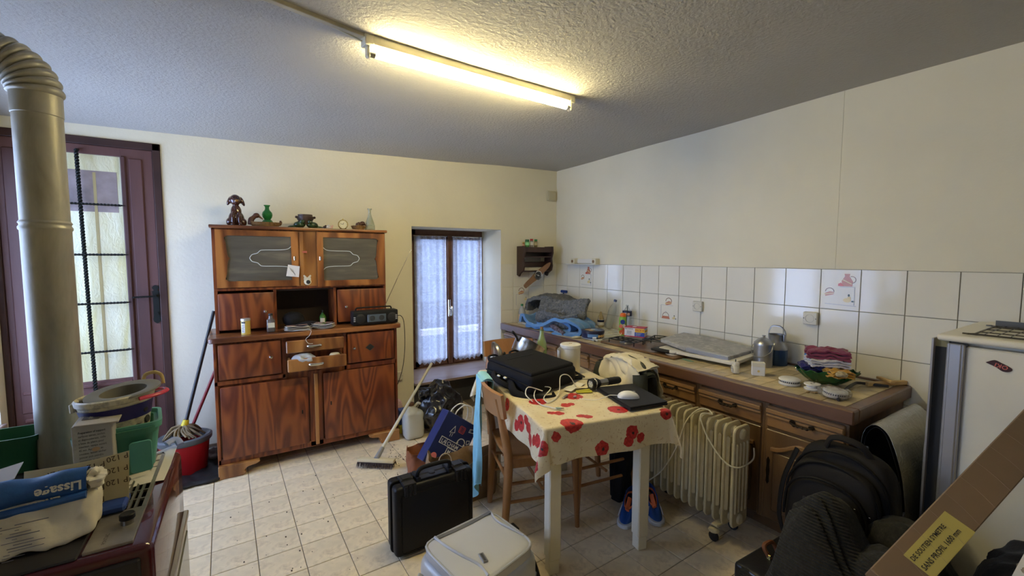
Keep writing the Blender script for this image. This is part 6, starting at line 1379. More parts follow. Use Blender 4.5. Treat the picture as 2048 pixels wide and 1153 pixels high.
# navy paper carrier, tilted
cr = thing('navy_carrier_bag', 'navy paper carrier bag with white icons and words, lying tilted beside the bin bag', 'paper bag', (1.15, 2.62, 0))
NVY = mat('carrier_navy', (.018, .028, .115), .45, bs=.2, bscale=8, bd=.01)
MC_ = frame((.95, 2.58, .19), (.22, .0, -.165), (.24, .05, .26)); Wc, Hc, Dc = .28, .352, .09
b = B(); box(b, 0, Wc, 0, Hc-.0, -Dc, 0, .004, MC_); obj('bag_body', b, NVY, cr)
WHI = mat('print_white', (.75, .75, .75), .6); RDP = mat('print_red', (.62, .10, .10), .6)
MP_ = MC_ @ Matrix.Translation((0, 0, .0012))
text('LA CHAM', .036, MP_ @ Matrix.Translation((.055, .155, 0)), WHI, cr, sx=.95, bold=.012)
text('MAG', .036, MP_ @ Matrix.Translation((.135, .108, 0)), WHI, cr, sx=.95, bold=.012)
def outline(poly, wd, m, nm, M=MP_):
    b = B(); P = poly+[poly[0]]
    for (x0, y0), (x1, y1) in zip(P, P[1:]):
        d = math.hypot(x1-x0, y1-y0)
        if d < 1e-6: continue
        box(b, -wd/2, d+wd/2, -wd/2, wd/2, 0, .001, 0, M @ Fm((x0, y0, 0), math.atan2(y1-y0, x1-x0)))
    obj(nm, b, m, cr, 0)
outline([(.045, .148), (.235, .148), (.235, .190), (.045, .190)], .0045, WHI, 'printed_box'); outline([(.125, .102), (.235, .102), (.235, .143), (.125, .143)], .0045, WHI, 'printed_box'); outline([(.095, .15), (.095, .188)], .004, WHI, 'printed_bar')
outline([(.150, .262), (.185, .262), (.190, .268), (.190, .300), (.185, .306), (.150, .306), (.145, .300), (.145, .268)], .004, RDP, 'printed_phone'); outline([(.153, .270), (.182, .270), (.182, .298), (.153, .298)], .003, RDP, 'printed_phone')
for yy in (.279, .288): outline([(.155, yy), (.180, yy)], .003, RDP, 'printed_phone')
b = B(); prism(b, circ(.055, .055, .024, .026, 16), .001, MP_); obj('printed_dot', b, mat('print_coral', (.72, .20, .22), .6), cr, 0)
outline([(.205+.032*math.cos(R(a)), .205+.030*math.sin(R(a))) for a in range(20, 201, 20)]+[(.205+.029*math.cos(R(a)), .205+.027*math.sin(R(a))) for a in range(200, 19, -20)], .004, WHI, 'printed_headphones')
for x in (.176, .234): b = B(); prism(b, circ(x, .197, .007, .012, 10), .001, MP_); obj('printed_earcup', b, WHI, cr, 0)
outline([(.085, .235), (.105, .285), (.122, .245)], .004, WHI, 'printed_cone'); outline([(.085, .235), (.122, .245)], .004, WHI, 'printed_cone'); outline([(.098, .232), (.098, .212)], .004, WHI, 'printed_cone'); outline([(.112, .236), (.112, .216)], .004, WHI, 'printed_cone')
outline([(.225, .292), (.262, .30), (.262, .322), (.225, .315)], .004, WHI, 'printed_bottle'); outline([(.262, .305), (.273, .307), (.273, .316), (.262, .318)], .004, WHI, 'printed_bottle'); outline([(.235, .298), (.235, .312)], .003, WHI, 'printed_bottle')
outline([(.240, .236), (.262, .244), (.268, .226), (.250, .212)], .004, WHI, 'printed_pot')
for k, z_ in ((0, -.01), (1, -Dc+.01)):
    b = B(); tube(b, [MC_ @ V(p) for p in ((.07, Hc-.02, z_), (.07, Hc+.03, z_), (.10, Hc+.085, z_+.01), (.16, Hc+.09, z_+.015), (.205, Hc+.04, z_), (.21, Hc-.02, z_))], .0045, 8, 8); obj('cord_handle', b, mat('cord_white', (.72, .70, .66), .7), cr)
b = B(); tube(b, [(.93, 2.50, .02), (.925, 2.49, .16), (.95, 2.48, .245), (.99, 2.48, .255), (1.03, 2.49, .22), (1.045, 2.50, .10)], .003, 6, 8)
KR = newmat('kraft')[0]; KR = mat('kraft_paper', (.24, .15, .075), .75, bs=.5, bscale=9, bd=.02, var=.12, vs=4)
OB = mat('kraft_orange', (.26, .085, .03), .75, bs=.4, bscale=9, bd=.02, var=.15)
def crumple(cx, cy, sx_, sy_, h, seed, open_=True):
    def f(u, v):
        a = 2*math.pi*u; e = 5; c, s = math.cos(a), math.sin(a); q = (abs(c)**e+abs(s)**e)**(-1/e); k = .93+.10*v
        p = V((sx_/2*c*q*k, sy_/2*s*q*k, h*v*(1+.10*math.sin(a*2+seed)+.05*math.sin(a*5+seed))))
        n1_ = noise.noise(V((p.x*9+seed, p.y*9, p.z*9))); n2_ = noise.noise(V((p.x*22, p.y*22+seed, p.z*22)))
        return V((cx+p.x+.035*n1_*(.3+v)+.012*n2_, cy+p.y+.03*n1_*(.3+v), max(.001, p.z+.022*n1_*v+.01*n2_*v)))
    b = B(); surf(b, f, 72, 18, .002, close_u=True); return b
b = crumple(1.14, 2.37, .44, .20, .27, 2)
kb_ = solo('kraft_bag', b, KR, 'crumpled open brown kraft paper bag behind the black hard case', 'paper bag', smooth=25); kb_b = B(); tube(kb_b, [(.945, 2.30, .20), (.935, 2.29, .27), (.955, 2.29, .335), (.99, 2.29, .345), (1.02, 2.29, .31), (1.03, 2.29, .22)], .0028, 6, 8); obj('string_handle', kb_b, mat('string_tan', (.55, .42, .28), .8), kb_)
b = crumple(1.03, 2.80, .20, .15, .18, 7); solo('orange_paper_bag', b, OB, 'crumpled rust-brown paper bag left of the navy carrier bag', 'paper bag', smooth=25)
# pink flyer
t = thing('flyer', 'pink and white printed flyer lying on the floor behind the hard case', 'flyer', (.86, 2.62, .002)); M = Fm((.80, 2.50, .004), R(28))
b = B(); surf(b, lambda u, v: M @ V((.24*u, .15*v, .010*math.sin(u*3)*v)), 8, 5, .0008); obj('sheet', b, mat('flyer_pink', (.72, .50, .52), .5), t, 60)
text('Jan', .075, Fm((.975, 2.60, .014), R(100)), mat('flyer_red', (.6, .08, .14), .6), t)
b = B()
for k in range(4): box(b, .02+.03*k, .04+.03*k, .02+.015*(k % 2), .05+.02*(k % 2), .0015, .011, 0, M)
obj('flyer_blocks', b, mat('flyer_blue', (.20, .30, .60), .6), t, 0)
# floor brush
br = thing('floor_brush', 'wide floor brush with dark bristles and a long cream handle leaning on the window sill', 'brush', (.775, 3.03, 0)); MBR = Fm((.775, 3.03, 0), R(-38))
b = B(); box(b, -.135, .135, -.025, .025, .045, .070, .008, MBR, 2); obj('head', b, mat('brush_wood', (.60, .50, .30), .6), br)
b = B()
for i in range(34):
    for j in range(4):
        x = -.128+.256*i/33; y = -.021+.014*j; dx = random.uniform(-.010, .010)+.015*(j-1.5)*.3; dy = (j-1.5)*.006+random.uniform(-.004, .004)
        t_ = bmesh.new(); q = [t_.verts.new((x+a*.0035, y+c_*.004, .048)) for a, c_ in ((-1, -1), (1, -1), (1, 1), (-1, 1))]; e_ = t_.verts.new((x+dx, y+dy, random.uniform(.001, .008)))
        for k in range(4): t_.faces.new((q[k], q[(k+1) % 4], e_))
        merge(b, t_, MBR)
props(obj('bristles', b, mat('bristle_brown', (.035, .020, .016), .8), br, 0), kind='stuff')
P0, P1 = V((.79, 3.05, .075)), V((1.47, 3.72, .515))
b = B(); cyl(b, P0, P1, .0125, n=14); ell(b, P1, (.0125, .0125, .0125), 2); obj('handle', b, mat('handle_cream', (.66, .64, .52), .4), br)
b = B(); cyl(b, V((.775, 3.03, .065)), P0+(P1-P0)*.07, .020, .015, 14); obj('ferrule', b, mat('ferrule_grey', (.25, .25, .26), .4), br)
# crumbs and dirt specks on the floor
b = B()
for k in range(120):
    x, y = random.uniform(-.1, 1.0), random.uniform(1.9, 3.2)
    if k < 40: x, y = random.gauss(.95, .05), random.gauss(3.15, .07)
    s = random.uniform(.001, .0035); box(b, x-s, x+s, y-s*1.5, y+s, .0001, s*.8, 0, Fm((0, 0, 0)))
solo('floor_crumbs', b, mat('crumb', (.10, .07, .05), .9), 'scattered dark crumbs and dust on the floor tiles', 'crumbs', kind='stuff', smooth=0)

# ------------------------------------------------------------------ mop corner by the door
bk = thing('red_bucket', 'red plastic bucket with a grey wringer rim between door and dresser', 'bucket', (-.375, 3.62, 0)); M = Fm((-.365, 3.66, 0)) 
RED = mat('bucket_red', (.42, .012, .018), .35, var=.06)
obj('bucket_body', lathe(B(), [(0, 0), (.115, 0), (.120, .006), (.145, .24), (.149, .245), (.140, .245), (.112, .01), (0, .01)], 40, M, sy=.85), RED, bk)
obj('wringer_rim', lathe(B(), [(.150, .225), (.158, .235), (.160, .262), (.148, .270), (.120, .262), (.10, .235), (.115, .23)], 40, M, sy=.85), mat('wringer_grey', (.10, .115, .13), .4), bk)
b = B(); box(b, -.20, -.13, -.03, .03, .235, .262, .006, M); obj('spout', b, mat('wringer_grey', (.1, .1, .1)), bk)
mp_ = thing('mop', 'stringy mop with yellow socket and black handle standing in the red bucket', 'mop', (-.365, 3.66, .24))
b = B()
for k in range(70):
    a = random.uniform(0, 6.28); r = random.uniform(.03, .12); z0_ = .30+random.uniform(-.01, .02)
    tube(b, [(-.365+.01*math.cos(a), 3.66+.01*math.sin(a), .335), (-.365+r*.55*math.cos(a), 3.66+r*.5*math.sin(a), z0_+.015), (-.365+r*math.cos(a+.3), 3.66+r*.85*math.sin(a+.3), .272+random.uniform(-.012, .01))], .007, 5, 3)
props(obj('mop_strings', b, mat('mop_string', (.20, .15, .085), .95, var=.4, vs=30), mp_, 60), kind='stuff')
b = B(); cyl(b, (-.365, 3.66, .315), (-.35, 3.665, .375), .026, .017, 14); obj('socket', b, mat('mop_yellow', (.65, .50, .02), .4), mp_)
b = B(); cyl(b, (-.352, 3.664, .36), (-.172, 3.86, 1.10), .0115, n=12); obj('handle', b, mat('handle_black', (.015, .015, .015), .35), mp_)
b = B(); cyl(b, (-.43, 3.80, .02), (-.155, 3.86, .72), .011, n=12); cyl(b, (-.44, 3.79, .0), (-.43, 3.80, .03), .012, n=12); solo('red_broom_handle', b, mat('handle_red', (.20, .010, .012), .4), 'dark red broom handle leaning behind the mop against the wall', 'handle')
b = B(); soft(b, Fm((-.33, 3.60, .0)), .42, .42, .030, 4, 5, .010, 9, .008, 14); sk_m = solo('black_mat', b, mat('mat_black', (.010, .010, .011), .5, bs=.4, bscale=30), 'crinkled black plastic sheet on the floor under the red bucket', 'mat', smooth=60)
b = B(); soft(b, Fm((-.215, 3.78, .0)), .09, .12, .10, 2.2, 4, .012, 14, .01, 20); solo('small_plastic_bag', b, glassmat('bag_grey', (.35, .33, .34), .6, .2, .3), 'small crumpled grey plastic bag between bucket and dresser foot', 'bag', smooth=60)
struct('baseboard_back', box(B(), -.44, -.16, BY-.012, BY, 0, .08, .002), mat('skirt_brown', (.20, .14, .09), .5))

# ------------------------------------------------------------------ stove, pipe and what stands on the stove
SZ = .80
MAR = mat('enamel_maroon', (.060, .006, .010), .18, coat=.6, var=.1)
SBK = mat('stove_black', (.014, .012, .012), .45, var=.3, vs=12)
st = thing('oil_stove', 'maroon enamelled stove with a metal grille strip and black knob, bottom left', 'stove', (-.5, 1.65, 0))
b = B(); box(b, -.80, -.205, 1.33, 1.95, .04, SZ-.004, .022, None, 3); obj('enamel_body', b, MAR, st, 60)
b = B(); box(b, -.78, -.345, 1.345, 1.94, SZ-.006, SZ+.001, .003); box(b, -.78, -.23, 1.318, 1.334, .10, SZ-.03, .004); obj('black_top', b, SBK, st)
b = B(); box(b, -.80, -.44, 1.94, 2.14, .04, SZ-.002, .004); obj('rear_flue_box', b, SBK, st)
b = B(); t_ = B(); GS = mat('grille_metal', (.34, .31, .26), .35, .7, var=.15, vs=20)
gx0, gx1 = -.338, -.246
box(b, gx0, gx1, 1.355, 1.535, SZ-.004, SZ+.004, .001); box(b, gx0, gx0+.008, 1.535, 1.93, SZ-.004, SZ+.004); box(b, gx1-.010, gx1, 1.535, 1.93, SZ-.004, SZ+.004); box(b, gx0, gx1, 1.915, 1.93, SZ-.004, SZ+.004)
for k in range(1, 5): x = gx0+.008+(gx1-gx0-.018)*k/5; box(b, x-.003, x+.003, 1.535, 1.92, SZ-.004, SZ+.004)
for k in range(1, 7): y = 1.535+.055*k; box(b, gx0, gx1, y-.003, y+.003, SZ-.004, SZ+.003)
obj('grille_strip', b, GS, st); obj('grille_well', box(B(), gx0, gx1, 1.535, 1.92, SZ-.02, SZ-.004), INK, st, 0)
b = B(); cyl(b, (-.272, 1.452, SZ+.004), (-.272, 1.452, SZ+.016), .014, n=20); kn = obj('knob_stem', b, mat('knob_metal', (.25, .24, .22), .3, .9), st)
b = B(); cyl(b, (-.272, 1.452, SZ+.016), (-.272, 1.452, SZ+.031), .0165, n=24, bev=.002); obj('knob', b, BLACK, kn)
text('PONTIAC', .011, frame((-.308, 1.372, SZ+.0045), (0, 1, 0), (-1, 0, 0)) if False else frame((-.300, 1.370, SZ+.0045), (0, 1, 0), (-1, 0, 0)), mat('print_dark', (.06, .05, .04), .6), st)
b = B(); box(b, -.207, -.196, 1.36, 1.92, .10, .56, .006); sd_ = obj('side_trim', b, mat('stove_trim', (.42, .38, .30), .3, .6), st)
b = B(); box(b, -.199, -.192, 1.40, 1.88, .14, .52, .003); obj('mica_window', b, mat('mica', (.16, .16, .13), .15), sd_)
b = B(); box(b, -.206, -.190, 1.36, 1.92, .555, .575, .003); obj('trim_bar', b, mat('stove_trim', (.4, .4, .3)), st)
# pipe
px_, py_ = -.535, 2.035; PR = .0605
GALV = newmat('galvanised')[0]; GALV, nt, bb = newmat('galvanised_pipe'); v_ = coords(nt, 'Object', (9, 9, 2.2)); n_ = noise_n(nt, v_, 1.3, 5, .65, .5)
nt.links.new(ramp(nt, [(.3, (.33, .31, .24)), (.55, (.48, .46, .38)), (.75, (.60, .58, .49))], n_), bb.inputs['Base Color']); bb.inputs['Metallic'].default_value = .35
nt.links.new(ramp(nt, [(.3, (.36,)*3), (.7, (.52,)*3)], n_), bb.inputs['Roughness']); bump(nt, bb, noise_n(nt, coords(nt), 18, 3), .06, .004)
pp = thing('stove_pipe', 'dull galvanised stove pipe rising from the stove to a ribbed elbow in the left wall', 'stove pipe', (px_, py_, SZ))
obj('lower_pipe', lathe(B(), [(PR-.002, SZ-.003), (PR, SZ+.0), (PR, 1.585), (PR+.0035, 1.590), (PR+.0035, 1.597), (PR, 1.602), (PR, 1.606), (PR+.003, 1.611), (PR-.001, 1.618)], 48, Fm((px_, py_, 0))), GALV, pp)
obj('upper_pipe', lathe(B(), [(PR-.002, 1.612), (PR-.0015, 1.62), (PR-.0015, 1.955), (PR+.0005, 1.957), (PR+.0005, 2.03)], 48, Fm((px_, py_, 0))), GALV, pp)
def elbow(u, v):
    RB = .115; n = 9; t = v*n; fr = t-int(t) if v < 1 else 1; th = R(90)*v
    a = 2*math.pi*u; c, s = math.cos(a), math.sin(a)
    r = PR-.003+.011*abs(math.sin(math.pi*t))**.55 
    inner = max(0, -c)   # side facing the bend centre
    x = -RB+(RB+r*c)*math.cos(th); z = (RB+r*c)*math.sin(th)
    return V((px_+x, py_+r*s, 2.02+z))
b = B(); surf(b, elbow, 48, 108, close_u=True); obj('ribbed_elbow', b, GALV, pp, 22)
b = B(); cyl(b, (px_-.11, py_, 2.135), (LX, py_, 2.135), PR, n=40); obj('wall_pipe', b, GALV, pp)
b = B(); cyl(b, (LX+.015, py_, 2.135), (LX, py_, 2.135), PR+.03, n=40); obj('wall_collar', b, GALV, pp)
# green tubs
def tub(bm, cx, cy, z0, wx, wy, h, rz=0, lipw=.012, tp=.82):
    M = Fm((cx, cy, z0), rz); n = rrect(1, 1, .16, 4)
    def lv(k, s): return [(x*wx*s, y*wy*s, h*k) for x, y in n]
    L = [lv(0, tp), lv(.86, .98), (lv(.86, 1.0+lipw*4)), lv(1, 1.02+lipw*4), lv(1, .97), lv(.05, tp-.03)]
    t = bmesh.new(); rows = [[t.verts.new(p) for p in l] for l in L]
    for a, c in zip(rows, rows[1:]):
        for i in range(len(a)): t.faces.new((a[i], a[(i+1) % len(a)], c[(i+1) % len(a)], c[i]))
    t.faces.new(rows[0]); t.faces.new(rows[-1]); bmesh.ops.recalc_face_normals(t, faces=t.faces); merge(bm, t, M); return bm
TGR = mat('tub_green', (.05, .20, .13), .35); TTE = mat('tub_teal', (.10, .34, .27), .35)
gt = solo('green_tub', tub(B(), -.355, 1.84, SZ+.004, .19, .17, .150, R(8)), TGR, 'green plastic tub standing on the stove right of the pipe, under the white bucket', 'tub')
b = B(); prism(b, rrect(.055, .10, .010), .006, frame((-.285, 1.747, SZ+.070), (1, .14, 0), (0, 0, 1)), .002); obj('rib', b, TTE, gt)
solo('teal_tub', tub(B(), -.345, 1.85, SZ+.018, .192, .172, .148, R(8)), TTE, 'lighter teal tub nested in the green tub on the stove', 'tub')
solo('green_tub', tub(B(), -.65, 2.05, SZ-.001, .14, .14, .12, 0), mat('tub_dark_green', (.02, .11, .05), .35), 'dark green tub half hidden behind the stove pipe', 'tub')
# white and navy bucket, grey pan ring
wbk = thing('white_bucket', 'white plastic bucket with a navy band and red handle, resting in the teal tub', 'bucket', (-.350, 1.85, SZ+.112)); M = Fm((-.350, 1.85, SZ+.112), 0, R(-2), R(-3))
BWH = mat('bucket_white', (.62, .58, .42), .4, dirt=(.30, .28, .24), dscale=30)
obj('bucket_body', lathe(B(), [(0, 0), (.072, 0), (.092, .12), (.098, .125), (.100, .140), (.095, .144), (.090, .135), (.088, .12), (.068, .01), (0, .01)], 40, M), BWH, wbk)
obj('navy_band', lathe(B(), [(.0845, .066), (.0935, .112)], 30, M, a0=R(-175), a1=R(15)), mat('band_navy', (.015, .012, .11), .4), wbk, 60)
b = B()
for k, (a, z, r) in enumerate(((-20, .05, .014), (-45, .035, .012), (-100, .045, .015), (-70, .03, .010), (-28, .085, .010))):
    q = R(a); rr = .074+z*.165; lathe(b, [(0, .0012), (r*.8, .001), (r, -.002)], 9, M @ frame(((rr)*math.cos(q), (rr)*math.sin(q), z), (-math.sin(q), math.cos(q), 0), (0, 0, 1)))
obj('black_blotches', b, INK, wbk)
b = B(); tube(b, [M @ V((.07, -.075, .128)), M @ V((.115, -.045, .128)), M @ V((.132, .0, .128)), M @ V((.115, .045, .125)), M @ V((.07, .07, .125))], .007, 8, 6, flat=.7); obj('red_handle', b, mat('handle_pink_red', (.55, .03, .08), .35), wbk)
b = B(); box(b, -.107, -.095, -.02, .01, .105, .135, .003, M); obj('handle_lug', b, BWH, wbk)
b = B(); M2_ = Fm((-.337, 1.86, SZ+.253), 0, R(4), R(-5)); lathe(b, [(.058, -.03), (.062, .0), (.086, .006), (.097, .004), (.096, .009), (.086, .012), (.060, .007), (.054, -.028)], 40, M2_); lathe(b, [(0, -.03), (.056, -.03)], 30, M2_)
solo('grey_dish', b, mat('dish_grey', (.17, .16, .13), .45, var=.1), 'round grey dish with a wide rim lying on top of the white bucket', 'dish')
b = B(); tube(b, [(-.30, 1.945, SZ+.26), (-.295, 1.95, SZ+.285), (-.27, 1.95, SZ+.292), (-.25, 1.945, SZ+.28), (-.245, 1.94, SZ+.25)], .006, 8, 6); solo('rope_loop', b, mat('rope_yellow', (.50, .38, .16), .8, bs=.6, bscale=140), 'yellowish rope loop sticking up behind the grey dish', 'rope')
# sheet of newspaper under the tub
b = B(); surf(b, lambda u, v: V((-.46+.235*u+.01*v, 1.66+.27*v+.03*u, SZ+.0025+.012*max(0, u-.75)*4*(v-.3)+.003*math.sin(u*9+v*5))), 16, 12, .001); solo('newspaper_sheet', b, NEWS, 'yellowed newspaper sheet under the green tub on the stove', 'newspaper', smooth=60)
b = B(); tube(b, [(-.245, 1.93, SZ+.03), (-.22, 1.95, SZ+.035), (-.205, 1.93, SZ+.02)], .012, 8, 5, flat=.6); solo('blue_white_scrap', b, mat('scrap_blue', (.35, .42, .75), .5), 'pale blue glossy scrap behind the green tub on the stove', 'scrap')
# carton
cx = thing('plaster_carton', 'worn grey cardboard carton with dense small print, in front of the pipe', 'box', (-.37, 1.77, SZ)); KA = mat('carton_grey_worn', (.42, .39, .34), .75, var=.1, dirt=(.3, .27, .22), dscale=12)
MK = Fm((-.428, 1.70, SZ+.003), R(3))
b = B(); box(b, 0, .088, 0, .125, 0, .205, .002, MK); obj('carton_body', b, KA, cx)
b = B(); box(b, -.002, .094, -.004, .125, .204, .209, .001, MK @ Matrix.Rotation(R(2.5), 4, 'Y')); obj('top_flap', b, KA, cx)
MKf = MK @ frame((0, -.0006, 0), (1, 0, 0), (0, 0, 1)); words_ = ['Preparation of support', 'surfaces saines, seches', 'et depoussierees, colle', 'a base de platre pour', 'interieur, temps ouvert', '45 mn. Appliquer au', 'couteau, laisser secher', 'poncer puis peindre', 'conserver au sec', 'ne pas ingerer 5 kg']
for k in range(14): text(words_[k % 10], .0088, MKf @ Matrix.Translation((.014, .182-.0105*k, 0)), INK, cx, sx=.72, bold=.02 if k == 0 else 0)
b = B(); prism(b, circ(.050, .130, .009, .0065, 10), .0012, MKf); obj('print_patch', b, mat('patch_tan', (.45, .28, .14), .6), cx, 0)
MKt = MK @ Matrix.Rotation(R(2.5), 4, 'Y') @ Matrix.Translation((0, 0, .2095)); b = B(); box(b, .006, .044, .045, .085, 0, .0006, 0, MKt); obj('brown_label', b, mat('label_brown', (.13, .10, .075), .6), cx, 0)
text('platre', .017, MKt @ frame((.028, .050, .0008), (0, 1, 0), (-1, 0, 0)), mat('label_yellow', (.60, .52, .25), .6), cx, bold=.01)
# sandpaper sheets P 120
sdp = thing('sandpaper_sheet', 'curved cream sandpaper sheets printed P 120 upside down, behind the filler bag', 'sandpaper', (-.37, 1.55, SZ)); SPM = mat('sand_cream', (.66, .57, .33), .8)
def sp_(u, v):
    x = -.485+.197*u; q = max(0, u-.72)/.28
    return V((x+.004*v, 1.535+.030*u+.012*math.sin(u*3.1)+.02*v, SZ+.003+.152*v-.010*math.sin(u*3.1)*v-.004*u))
b = B(); surf(b, sp_, 30, 10, .001); obj('front_sheet', b, SPM, sdp, 60)
PRD = mat('print_brown_dark', (.08, .05, .03), .7)
def spt(u, v, s, txt='P 120'):
    p = sp_(u, v); du = (sp_(min(1, u+.02), v)-sp_(u-.02, v)).normalized(); dv = (sp_(u, v+.02)-sp_(u, v-.02)).normalized(); n_ = du.cross(dv).normalized()
    return text(txt, s, frame(p+n_*.0016*(1 if n_.y < 0 else -1), -du, -dv), PRD, sdp)
for u, v in ((.40, .93), (.74, .93), (.74, .72), (.74, .50), (.74, .28), (.99, .98), (.99, .76), (.99, .54)): spt(u, v, .021)
b = B(); box(b, -.345, -.288, 1.52, 1.60, SZ+.005, SZ+.026, .006); solo('blue_packet', b, mat('packet_blue', (.02, .06, .28), .35), 'blue packet corner under the sandpaper beside the stove grille', 'packet')
b = B(); surf(b, lambda u, v: V((-.68+.17*u, 1.62+.06*v-.03*u, SZ+.085+.045*u+.02*v)), 6, 4, .001); sg = solo('grey_leaflet', b, mat('leaflet_grey', (.40, .38, .36), .7), 'grey leaflet sticking out left behind the blue bag roll', 'leaflet', smooth=0)
# filler bag with blue rolled top
fbg = thing('filler_bag', 'white paper filler bag with rolled blue top tied by string, on the stove', 'bag', (-.46, 1.47, SZ)); BGW = mat('bag_paper', (.66, .60, .47), .75, bs=.35, bscale=16, bd=.006, var=.06)
def bagf(p):
    k = (p.z+.075)/.15; p = V((p.x, p.y*(1-.45*k), p.z)); p.y += .055*k+.004*math.sin(p.x*60+k*5); return p
b = B(); soft(b, Fm((-.480, 1.455, SZ+.002), R(4)), .300, .115, .102, 7, 6, .004, 14, .007, 18, fn=bagf); obj('bag_body', b, BGW, fbg, 60)
def rollf(u, v):
    a = 2*math.pi*u; x = -.635+.285*v; r = .033+.003*math.sin(v*17)+.002*math.sin(a*3+v*9); return V((x, 1.505+r*.95*math.cos(a)-.004, SZ+.116+.010*v+r*math.sin(a)*1.0))
b = B(); surf(b, rollf, 28, 40, .001, close_u=True); obj('blue_roll', b, mat('roll_blue', (.018, .085, .28), .5, bs=.4, bscale=30, bd=.005, var=.25, vs=25), fbg, 60)
b = B(); soft(b, Fm((-.338, 1.500, SZ+.104)), .036, .038, .046, 2.2, 4, .010, 40, .012, 50, flatbase=False); obj('crumpled_end', b, mat('crumple_white', (.70, .66, .56), .7), fbg, 35)
b = B(); tube(b, [(-.62, 1.468, SZ+.088), (-.50, 1.466, SZ+.091), (-.35, 1.470, SZ+.098)], .010, 8, 5); obj('blue_fold', b, mat('roll_blue', (0, 0, 0)), fbg)
BW2 = mat('bag_letter', (.66, .63, .52), .6)
def rt(s, txt, x, ang, bold=.03):
    a = R(ang); cy, cz = 1.501, SZ+.116+.010*(x+.635)/.285; rr = .0385; n_ = V((0, math.cos(a), math.sin(a)))
    return text(txt, s, frame(V((x, cy, cz))+n_*rr, (-1, 0, -.04), n_.cross(V((-1, 0, 0)))), BW2, fbg, bold=bold)
rt(.030, 'Lissage', -.355, 160); rt(.027, 'Endui', -.395, 203); rt(.022, 'e', -.54, 205)
LN = mat('bag_print', (.20, .19, .22), .7)
b = B(); random.seed(5)
for k in range(13):
    for c in range(2):
        x0 = -.585+.0*c+random.uniform(0, .02)+(.10*c); L = random.uniform(.05, .095) if c == 0 else random.uniform(.0, .06)
        z = SZ+.070-.0050*k; kk = (z-SZ-.002)/.102; y = 1.455-.0575*(1-.45*kk)+.055*kk-.0065
        box(b, x0, x0+L, y-.0004, y+.0, z-.0008-.0006*(k % 4 == 0), z+.0006)
obj('small_print', b, LN, fbg, 0)
OLS = mat('string_olive', (.13, .10, .035), .8)
b = B(); tube(b, [(-.555, 1.555, SZ+.12), (-.55, 1.50, SZ+.150), (-.547, 1.462, SZ+.120), (-.548, 1.418, SZ+.09), (-.550, 1.400, SZ+.06), (-.548, 1.383, SZ+.012)], .0028, 8, 6)
tube(b, [(-.548, 1.42, SZ+.092), (-.520, 1.405, SZ+.100), (-.495, 1.398, SZ+.085), (-.488, 1.392, SZ+.065), (-.50, 1.392, SZ+.067), (-.505, 1.396, SZ+.080), (-.53, 1.405, SZ+.092)], .0026, 8, 6)
tube(b, [(-.548, 1.42, SZ+.092), (-.53, 1.402, SZ+.070), (-.532, 1.395, SZ+.05), (-.546, 1.388, SZ+.025)], .0026, 8, 6); obj('string', b, OLS, fbg)

# ------------------------------------------------------------------ fridge
FCR = mat('fridge_cream', (.78, .74, .61), .35, var=.03); FX = 2.415
fr = thing('fridge', 'old cream under-height fridge with an aluminium handle strip, right of the worktop', 'fridge', (2.75, .25, 0))
b = B(); box(b, 2.47, 3.05, -.06, .56, .02, 1.165, .004); obj('cabinet', b, FCR, fr)
b = B(); box(b, 2.40, 3.05, -.07, .545, 1.165, 1.192, .010, None, 3); obj('top_board', b, FCR, fr, 60)
b = B(); box(b, FX, 2.47, .555, .562, .03, 1.170, .001); obj('edge_strip', b, mat('strip_silver', (.42, .40, .40), .35, .5), fr)
b = B(); box(b, 2.440, 2.472, .515, .556, .05, 1.135); obj('door_gap', b, INK, fr, 0)
b = B(); box(b, 2.438, 2.47, .515, .556, 1.135, 1.165); obj('gap_cap', b, mat('cap_olive', (.28, .24, .10), .5), fr, 0)
b = B(); box(b, FX-.012, 2.45, .462, .514, .04, 1.158, .004); box(b, FX-.018, FX-.008, .470, .506, .04, 1.158, .003); obj('handle_strip', b, mat('handle_aluminium', (.50, .52, .58), .32, .75), fr)
b = B(); box(b, FX+.003, 2.47, -.055, .462, .04, 1.150, .005); obj('door', b, FCR, fr)
mg = thing('magnet', 'small dark red wavy magnet on the fridge door reading OKI upside down', 'magnet', (FX, .36, 1.09)); MM = frame((FX+.0025, .372, 1.095), (0, -1, 0), (0, 0, 1)) @ Matrix.Rotation(R(-14), 4, 'Z')
b = B(); prism(b, bez2([(-.034, -.004), (-.016, .014), (.004, .011), (.034, .002), (.032, -.012), (.016, -.018), (-.004, -.010), (-.034, -.004)], 3)[:-1], .004, MM, .001); obj('plate', b, mat('magnet_dark', (.05, .012, .01), .4), mg)
text('OKI', .022, MM @ Matrix.Translation((.026, .006, .0045)) @ Matrix.Rotation(R(180), 4, 'Z'), mat('magnet_red', (.60, .14, .10), .4), mg, sx=.95, bold=.02)
rk = thing('oven_rack', 'chromed wire rack lying on top of the fridge', 'rack', (2.75, .2, 1.195)); b = B(); zr = 1.1985
RKM = mat('rack_dark', (.12, .11, .09), .35, .8)
tube(b, [(2.455, -.12, zr), (2.455, .435, zr), (2.47, .45, zr), (2.80, .45, zr), (2.815, .435, zr), (2.815, -.12, zr)], .0035, 8, 3); obj('frame', b, RKM, rk)
for k in range(3): b = B(); cyl(b, (2.47+.11*(k+.5), -.12, zr+.003), (2.47+.11*(k+.5), .447, zr+.003), .0022, n=6); obj('long_wire', b, RKM, rk)
for k in range(16):
    y = .42-.034*k
    b = B(); cyl(b, (2.457, y, zr+.004), (2.813, y, zr+.004), .0017, n=6); obj('cross_wire', b, RKM, rk)
b = B(); box(b, 2.812, 2.818, -.12, .452, 1.196, 1.225); obj('back_rail', b, RKM, rk)

